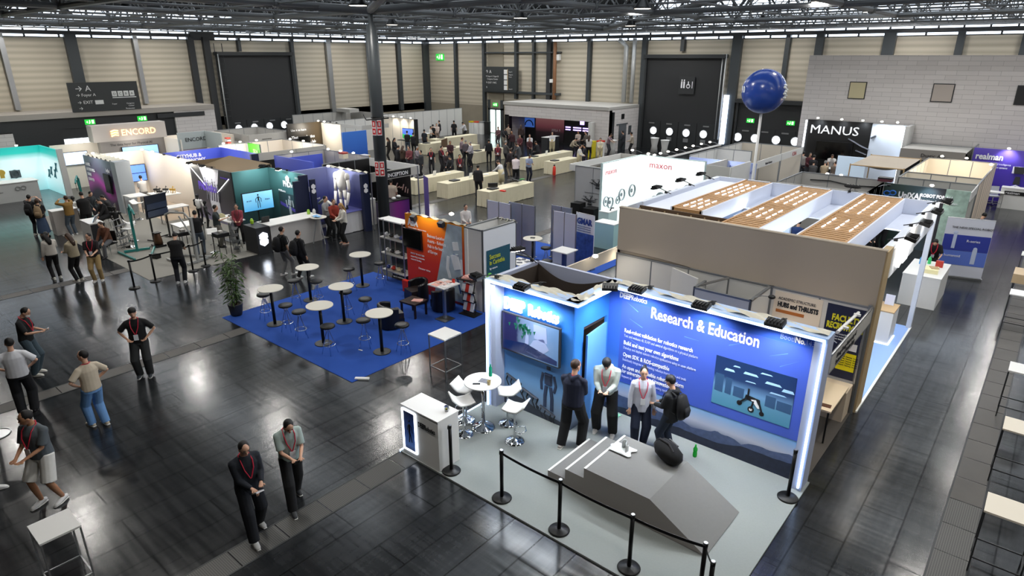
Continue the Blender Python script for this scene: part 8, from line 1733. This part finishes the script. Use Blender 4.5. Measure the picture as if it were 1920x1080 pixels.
for k in range(4): a = pi/4+k*pi/2; g = G(); g.tube([(0, 0, .12), (.4*cos(a), .4*sin(a), .16)], .02, 6); g.lathe([(.13, .18), (.13, .19)], (.4*cos(a), .4*sin(a), 0), 16); obj('rotor_arm', g, M['black'] if k else pmat('#2f9a40'), t)
g = G(); g.box((0, 0, .03), (.3, .16, .06)); tag(obj('red_case', g, M['red'], loc=tuple(at(943, 359, .85))), 'small red case on the nearest cream draped table', 'case')
g = G(); g.box((0, 0, .12), (.5, .12, .2), rz=.9); tag(obj('black_rack', g, M['black'], loc=(-22.15, 24.6, .822)), 'black bent rack on the nearest cream draped table', 'rack')
g = G(); g.box((0, 0, .6), (.06, 1.4, 1.2), rz=.5); tag(obj('brown_board', g, mat('brown_cardboard', '#5f4a34', .8), loc=tuple(at(834, 290, 0))), 'brown board leaning between the back catering tables', 'board')
t = thing('fire_extinguisher', 'red fire extinguisher standing before the short draped table', 'fire extinguisher', tuple(at(1039, 329, 0))); g = G(); g.lathe([(.09, 0), (.1, .03), (.1, .5), (.05, .6), (.03, .62)], n=14); obj('cylinder', g, M['red'], t, smooth=True); g = G(); g.box((0, 0, .66), (.05, .14, .06)); obj('valve', g, M['black'], t)
for k, (px, py, l) in enumerate(((1147, 290, 'white standing table at the corner of the white service building'), (1226, 285, 'white standing table before the far shutter, left one'), (1245, 290, 'white standing table before the far shutter, right one'), (800, 275, 'cream box table among the visitors at the green television'))):
    p = at(px, py); t = thing('cloth_standing_table', l, 'table', (p.x, p.y, 0)); g = G(); g.lathe([(.3, 0), (.22, .5), (.32, 1.05), (.33, 1.1)], n=20); obj('stretch_cover', g, M['panelwhite'] if k != 3 else M['cloth'], t, smooth=True); g = G(); g.lathe([(.35, 1.1), (.35, 1.12)], n=24); obj('tabletop', g, M['white'], t)
plinth(-31.9, 42.5, .6, 1.6, 1.1, 'dark standing counter before the violet glow lines', m=M['darkgrey'], topm=M['panelwhite'])
# ================================================================ VISITORS FARTHER AWAY
def pp(px, py, face, pose, top, bot, label, **k):
    z = k.pop('z', 0.0); p = at(px, py, z); k.setdefault('z0', z); return person(p.x, p.y, face, pose, top, bot, label, **k)
H_ = 1.74
# mid-distance
pp(108, 522, -165, 'talk', '#c8c3bb', '#0f1013', 'person in cream sweatshirt and black trousers seen from behind, left of three', det=1, sleeve='l', h=1.66, shoes='#d8d4cc', hairstyle='long', turn=-40)
pp(150, 526, -140, 'hold', '#a59a82', '#0d0e11', 'long-haired person in beige hoodie and wide black trousers, middle of three', det=1, sleeve='l', hood=True, hair='brown', h=1.68, shoes='#d8d4cc', hairstyle='long', build=1.05)
pp(186, 527, -15, 'hold', '#1c1418', '#a98f62', 'person in black polo and khaki trousers with badge, right of three', det=1, lany=True, h=1.72, shoes='#d0ccc8', turn=-25, build=1.04)
pp(341, 530, 168, 'reach', '#0d0d10', '#0f131c', 'person in black t-shirt leaning on the left barrier, seen from behind', det=1, h=1.76, shoes='#d8d8dc', build=1.08)
a_ = pp(378, 478, 175, 'hold', '#0e0e11', '#4c5866', 'person in black t-shirt and grey jeans with their back to us at the demo table', det=1, h=1.75, z=ZL)
pp(414, 463, 80, 'talk', '#2b3436', '#6a6862', 'person in dark grey t-shirt gesturing at the demo table', det=1, h=1.72, z=ZL, feet=((.12, .05), (-.1, -.05)))
pp(453, 456, -5, 'hold', '#8c3a46', '#101013', 'person in red checked jacket holding a bag before the cyan television', det=1, sleeve='l', coat=True, h=1.66, hairstyle='bob', lany=True, lanyc='#2a2c30', z=ZL, badge2=False)
b_ = pp(538, 516, 120, 'stand', '#101113', '#77787a', 'person in black t-shirt and grey trousers with a black backpack, walking past', det=1, h=1.76, shoes='#e0e0e0', feet=((.1, .2), (-.1, -.1))); backpack(b_[0], b_[2], 'black backpack on the walker in grey trousers', s=1.15)
c_ = pp(568, 522, 125, 'stand', '#131417', '#0f1013', 'person all in black with a black backpack, right one of two walkers', det=1, sleeve='l', h=1.72, shoes='#e0e0e0', feet=((.1, .18), (-.1, -.1))); backpack(c_[0], c_[2], 'black backpack on the right walker dressed in black', s=1.15)
pp(648.1, 456.4, -70, 'hold', '#d4d0c6', '#111214', 'blond person in white jacket and black leggings at the robot table', det=1, sleeve='l', hair='blond', hairstyle='long', h=1.7, shoes='#c08a70')
pp(615.7, 442.8, 60, 'talk', '#8a8c8e', '#1c1d20', 'person in grey top at the small standing table', det=1, h=1.74, sleeve='m')
pp(630.8, 448.2, 20, 'hold', '#8c3022', '#17181c', 'person in red jacket at the small standing table', det=1, sleeve='l', hair='brown', h=1.72)
pp(737, 405, 170, 'stand', '#d8c8b4', '#101114', 'person in pale t-shirt standing in front of the grey column', det=1, h=1.78, build=1.1)
pp(874, 460, 20, 'hold', '#d2cfcb', '#2a2c30', 'person in white shirt behind the orange wall stand', det=1, sleeve='l', h=1.72)
d_ = pp(72, 440, 150, 'camera', '#101013', '#0e0f12', 'person in black with a black backpack holding up a phone at the left', det=1, h=1.74, shoes='#d8d4c8'); backpack(d_[0], d_[2], 'black backpack on the photographer at the left')
e_ = pp(86, 445, 165, 'hold', '#17161a', '#3c4f6a', 'person in black top and long denim skirt with a beige backpack', det=1, legs='skirt', h=1.68, hairstyle='bob', hair='brown'); backpack(e_[0], e_[2], 'beige backpack on the person in the denim skirt', '#8a7458', .95)
pp(140, 441, -150, 'camera', '#8a6a34', '#4a5560', 'person in mustard jacket taking a picture', det=1, sleeve='l', h=1.72, shoes='#d8d8d8', hair='brown')
pp(170, 436, -160, 'hold', '#0c0c0e', '#0f1013', 'person in long black coat beside the mustard jacket', det=1, sleeve='l', coat=True, h=1.8, build=1.15)
def chair_simple(x, y, rz, label, c='white', z=0.0):
    t = thing('visitor_chair', label, 'chair', (x, y, z), rz); g = G(); g.box((0, 0, .46), (.44, .44, .04)); obj('seat', g, M[c], t); g = G(); g.box((0, -.21, .72), (.42, .03, .4)); obj('backrest', g, M[c], t)
    for a in (-.18, .18):
        for b2 in (-.18, .18): g = G(); g.cyl((a, b2, 0), (a, b2, .45), .012, n=6); obj('leg', g, M['chrome'], t)
    return t
for px, py, f, top, bot, l, hr, pose in ((208, 478, -40, '#5a3624', '#5a5c60', 'seated person in brown top working on a robot on the demo carpet', 'brown', 'sit'), (204, 427, -60, '#0e0e12', '#101114', 'seated person in black cap before the magenta wall, left one', 'black', 'sit'), (176, 412, 30, '#20262c', '#1c1e24', 'seated person in dark jacket before the magenta wall, far one', 'black', 'sit'), (212, 420, -100, '#15161c', '#3a3426', 'seated person in dark blue before the magenta wall, right one', 'black', 'sit')):
    p = at(px, py); person(p.x, p.y, f, pose, top, bot, l, det=1, sleeve='l', hair=hr, h=1.74, hairstyle='cap' if 'cap' in l else 'short')
    ang = atan2(-p.y, -p.x)+radians(f)-pi/2; chair_simple(p.x, p.y-.0, ang, 'chair under the '+l.split(' before')[0].split(' working')[0]+(', '+l.split(', ')[1] if ', ' in l else ''), 'black')
pp(276, 392, 200, 'hold', '#d8d4d0', '#8a8a8a', 'person in white shirt inside the bright white stand', h=1.7)
# crowd: (feet x, feet y, face, pose, top, bottom, hair, style, label, extra)
CR = [(808, 274, 60, 'hold', '#c8c4bc', '#1c1c20', 'black', 'short', 'waiter in white shirt at the cream box table, leftmost', 's'),
(813, 271, 150, 'stand', '#101014', '#15151a', 'black', 'short', 'person in black with their back to us by the cream box table', 's'),
(820, 269, 0, 'hold', '#c9b8ae', '#7a6a60', 'brown', 'short', 'person in pale pink shirt at the cream box table', 'l'),
(825, 263, -90, 'talk', '#18181c', '#18181c', 'black', 'short', 'person in black behind the pale pink shirt', 'l'),
(852, 264, 175, 'stand', '#131316', '#131316', 'black', 'short', 'person in black standing before the white partition corner', 's'),
(873, 263, -80, 'reach', '#cfcfd2', '#131316', 'black', 'short', 'person in white shirt reaching forward near the recycling bins', 'l'),
(810, 327, -5, 'talk', '#111114', '#131318', 'black', 'short', 'person in black polo with a white badge drinking, left of the crowd', 's'),
(828, 323, 50, 'hold', '#2a2022', '#1a181c', 'black', 'short', 'person in dark brown shirt beside the badge wearer in black', 'l'),
(845, 312, 10, 'hold', '#3a1c22', '#17171a', 'black', 'short', 'person in dark red plaid shirt in the left of the crowd', 'l'),
(866, 305, 80, 'hold', '#8c7a80', '#26282e', 'brown', 'short', 'person in pinkish grey shirt facing right among the tables', 's'),
(874, 307, 160, 'talk', '#5a5258', '#1a1c20', 'grey', 'short', 'person in grey-mauve jacket next to the pinkish grey shirt', 'l'),
(884, 312, -60, 'hold', '#a8a4ac', '#17181e', 'grey', 'short', 'tall grey-haired person in light shirt and dark trousers', 'l'),
(917, 307, 178, 'stand', '#15171c', '#16171b', 'black', 'short', 'person in dark suit with their back to us at the middle table', 'l'),
(934, 318, -5, 'hold', '#4a2428', '#2c2c30', 'black', 'short', 'person in maroon plaid shirt with a badge in the middle', 'l'),
(839, 338, 20, 'hold', '#241a1e', '#1a181c', 'brown', 'short', 'person in dark maroon top behind the left front table', 'l'),
(847, 342, -20, 'reach', '#1a1c22', '#15161a', 'black', 'short', 'person in black leaning over the left front table', 'l'),
(863, 342, 5, 'hold', '#32191d', '#17171a', 'black', 'short', 'person in dark red shirt with a badge at the front tables', 'l'),
(897, 369, 165, 'pockets', '#15161b', '#111216', 'black', 'short', 'person in black suit nearest the camera at the front tables', 'l'),
(941, 357, -120, 'reach', '#d0d0d2', '#b8b09a', 'brown', 'short', 'waiter in white shirt and apron leaning to the middle front table', 'l'),
(967, 346, 175, 'hold', '#d8ccd0', '#16171b', 'black', 'bob', 'person in pink headscarf and white top', 'l'),
(991, 340, 30, 'phone', '#8c98b4', '#1c2030', 'black', 'short', 'person in light blue shirt and dark trousers', 's'),
(975, 314, -100, 'reach', '#4a4c50', '#4a4c50', 'brown', 'short', 'person in grey jacket bending to the table behind the blue shirt', 'l'),
(957, 330, -150, 'stand', '#2a2226', '#8a7c66', 'brown', 'short', 'person in dark top and beige trousers in the centre of the crowd', 'l'),
(948, 312, 120, 'talk', '#4e4c4a', '#2a2a2e', 'grey', 'short', 'person in grey jacket with grey hair in the centre of the crowd', 'l'),
(965, 333, 140, 'stand', '#2c2a30', '#26262c', 'black', 'long', 'person with long black hair behind the pink headscarf', 'l'),
(935, 275, -40, 'hold', '#6a4a4e', '#3a3238', 'brown', 'short', 'person in reddish plaid shirt near the bright door', 'l'),
(945, 277, 30, 'reach', '#26262a', '#7a7266', 'black', 'short', 'person in black jacket bending near the bright door', 'l'),
(953, 272, 160, 'hold', '#9a8a7a', '#26262a', 'brown', 'short', 'person in beige top by the bar at the glowing violet lines', 'l'),
(960, 288, -20, 'talk', '#3a1e24', '#1c1c20', 'black', 'short', 'person in dark red top behind the middle table', 'l'),
(977, 274, 170, 'stand', '#3a2c2a', '#1c1a1e', 'brown', 'long', 'long-haired person before the round blue screen', 'l'),
(975, 294, -10, 'hold', '#5a2c32', '#2a2024', 'black', 'short', 'person in maroon jacket left of the white-clad cook', 'l'),
(993, 294, -5, 'hold', '#d8d8dc', '#b4ac94', 'black', 'short', 'cook in white with an apron before the bar, left one', 'l'),
(1008, 300, -120, 'sit', '#1e1e22', '#16161a', 'brown', 'short', 'person in black bending by the long table, pale-haired', 'l'),
(992, 304, 20, 'hold', '#3e1c20', '#1a1a1e', 'grey', 'short', 'grey-haired person in dark red top by the long table', 'l'),
(1035, 291, -5, 'hold', '#d4d4d6', '#b0a686', 'black', 'short', 'waiter in white with beige apron alone before the black bar wall', 'l'),
(1071, 297, 60, 'lean', '#a89c88', '#141418', 'black', 'short', 'person in beige top leaning at the dark counter', 'l'),
(1083, 286, -10, 'hold', '#b8a8a0', '#2a2a2e', 'brown', 'short', 'person in pale top behind the dark counter', 'l'),
(1098, 288, -60, 'hold', '#5a524c', '#1c1c20', 'brown', 'short', 'person in grey-brown jacket at the dark counter', 'l'),
(1103, 299, 170, 'hold', '#d0ccc8', '#16161a', 'brown', 'long', 'person in white top and black skirt at the dark counter', 'l'),
(1085, 322, 70, 'hold', '#d0cec8', '#a49c86', 'black', 'short', 'waiter in white with an apron beside the short draped table', 'l'),
(1095, 317, -80, 'hold', '#1c1c22', '#15151a', 'black', 'short', 'waiter in black vest beside the short draped table', 'l'),
(1124, 303, 0, 'hold', '#d2cab4', '#c0b48a', 'black', 'short', 'waiter in white and yellow apron right of the bar opening', 'l'),
(1139, 292, 60, 'reach', '#8c7880', '#3a3a40', 'brown', 'short', 'person in pinkish shirt at the white standing table', 's'),
(1167, 288, -100, 'hold', '#2c2e34', '#1e2026', 'black', 'short', 'tall person in dark grey jacket at the white standing table', 'l'),
(1183, 292, -90, 'hold', '#b0a494', '#17171b', 'black', 'short', 'person in beige top near the yellow recycling bin', 'l'),
(687, 276, 0, 'hold', '#3a3834', '#26262a', 'black', 'short', 'person in dark jacket behind the white-shirted pair', 'l'),
(671, 297, 170, 'lean', '#c8c8c8', '#2a2c30', 'black', 'short', 'person in white shirt bending away from us, left of a pair', 'l'),
(684, 298, 175, 'lean', '#d4d0ca', '#2a2c30', 'black', 'short', 'person in white shirt with their back to us, right of a pair', 'l'),
(632, 300, 60, 'sit', '#a89888', '#3a3430', 'black', 'bob', 'person with black bob hair seated before the yellow counter', 'l'),
(583, 292, 20, 'sit', '#6a3a38', '#2a2224', 'brown', 'short', 'person in reddish top seated before the black text wall', 'l'),
(575, 288, -30, 'sit', '#3a3034', '#2a2224', 'black', 'short', 'person in dark top seated before the black text wall', 'l'),
(727, 273, -40, 'hold', '#2c2c30', '#1c1c20', 'black', 'short', 'person in black jacket just right of the grey column', 'l'),
(731, 303, -100, 'hold', '#26221e', '#1c1a18', 'brown', 'long', 'long-haired person in dark coat just right of the grey column', 'l'),
(741, 305, 60, 'hold', '#101014', '#141418', 'black', 'long', 'person in black with long black hair right of the grey column', 'l'),
(765, 289, 170, 'hold', '#111216', '#4e5a68', 'black', 'short', 'person in black top and jeans watching the green television', 'l'),
(776, 290, 160, 'hold', '#141418', '#131318', 'black', 'short', 'person in black watching the green television', 'l'),
(797, 283, 150, 'stand', '#1e2630', '#1b1f26', 'black', 'short', 'person in dark blue standing alone before the white partition', 's'),
(748, 322, 120, 'hold', '#17181e', '#1a1a20', 'black', 'short', 'person in navy top behind the black name-board stand, leftmost', 'l'),
(757, 324, 150, 'hold', '#3a2c22', '#1e1c1c', 'brown', 'long', 'brown-haired person behind the black name-board stand', 'l'),
(770, 326, -30, 'hold', '#6a3238', '#2a2a30', 'brown', 'short', 'person in maroon and grey top behind the black name-board stand', 'l'),
(783, 322, 60, 'hold', '#8a8088', '#2c2c34', 'grey', 'short', 'person in striped shirt behind the black name-board stand', 'l'),
(791, 333, -60, 'stand', '#2c2e32', '#1c1c20', 'black', 'short', 'person with grey sleeves and black vest right of the black name-board stand', 'l'),
(1498.8, 337.0, 160, 'hold', '#a09c98', '#3a3c44', 'black', 'short', 'tall person in light grey shirt at the chrome-lettered black stand', 's'),
(1510.7, 340.5, 20, 'hold', '#4a1c26', '#2a2a30', 'black', 'short', 'person in maroon top at the chrome-lettered black stand', 'l'),
(1489.4, 348.1, 120, 'hold', '#0f0f12', '#17181c', 'black', 'short', 'person in black behind the small black lettered counter', 'l'),
(1517.8, 356.3, 175, 'hold', '#4c4c4e', '#2c2c30', 'black', 'short', 'broad person in grey jacket with their back to us at the chrome-lettered black stand', 'l'),
(1538.7, 357.6, 170, 'hold', '#b8a488', '#3a3834', 'grey', 'short', 'person in beige top with their back to us at the chrome-lettered black stand', 's'),
(1557.9, 360.0, 165, 'hold', '#6a5c50', '#2c2a2a', 'brown', 'short', 'person in brown-grey jacket with their back to us at the chrome-lettered black stand', 'l'),
(1552.6, 341.5, 0, 'reach', '#c4c0bc', '#1c1c20', 'brown', 'short', 'person in black and white top facing us at the chrome-lettered black stand', 's'),
(1517.7, 347.4, 170, 'hold', '#1c1a20', '#1c1c20', 'black', 'short', 'person in black in the middle of the crowd at the black stand', 'l')]
for k, (px, py, f, pose, top, bot, hr, hs, l, sl) in enumerate(CR):
    ap = '#c8bc98' if ('apron' in l) else None
    pp(px, py, f, pose, top, bot, l, hair=hr, hairstyle=hs, sleeve=sl, h=1.68+.03*(k % 5), apron=ap, lany='badge' in l, skin=1 if k % 4 else 2, build=.98+.04*(k % 3))
for p_, f, pose, top, bot, l, hr in (((-10.3, 27.6), 10, 'sit', '#121216', '#1a1a1e', 'person in black seated in front of the pale blue stand by the balloon pole', 'black'), ((at(1496, 420, 1.25).x, at(1496, 420, 1.25).y), 170, 'sit', '#1f3a70', '#1a1c26', 'person in dark blue seen through the roof opening of the wooden roof stand', 'black'), ((at(1632, 420, 1.6).x, at(1632, 420, 1.6).y), 30, 'hold', '#0f0f12', '#131318', 'person in black seen through the right roof opening, nearer one', 'black'), ((at(1664, 396, 1.6).x, at(1664, 396, 1.6).y), -30, 'reach', '#16161a', '#131318', 'person in black and white top working under the right roof opening', 'black'), ((-2.5, 24.9), 0, 'lean', '#121214', '#141418', 'person in black leaning over the long white counter, red lanyard', 'black'), ((-1.75, 29.4), 150, 'reach', '#141416', '#3a3430', 'person in black standing past the tall roll-up banner by the aisle', 'black')):
    person(p_[0], p_[1], f, pose, top, bot, l, hair=hr, h=1.74, det=0, lany='lanyard' in l, sleeve='s' if 'red' in l else 'l')
bake_people()
def fonts_to_mesh():
    dg = bpy.context.evaluated_depsgraph_get(); dg.update()
    fo = [o for o in bpy.data.objects if o.type == 'FONT']; cache = {}
    for o in fo:
        me = bpy.data.meshes.new_from_object(o.evaluated_get(dg)); nm = o.name
        n = bpy.data.objects.new('t', me); COL.objects.link(n); n.parent = o.parent; n.matrix_local = o.matrix_local.copy()
        for k in o.keys():
            if k in ('label', 'category', 'group', 'kind'): n[k] = o[k]
        bpy.data.objects.remove(o); n.name = nm
fonts_to_mesh()
_seen = {}
for o in bpy.data.objects:
    if o.parent is None and o.get('label'): _seen.setdefault(o['label'], []).append(o.name)
for k, v in _seen.items():
    if len(v) > 1: print('SHARED', len(v), k)
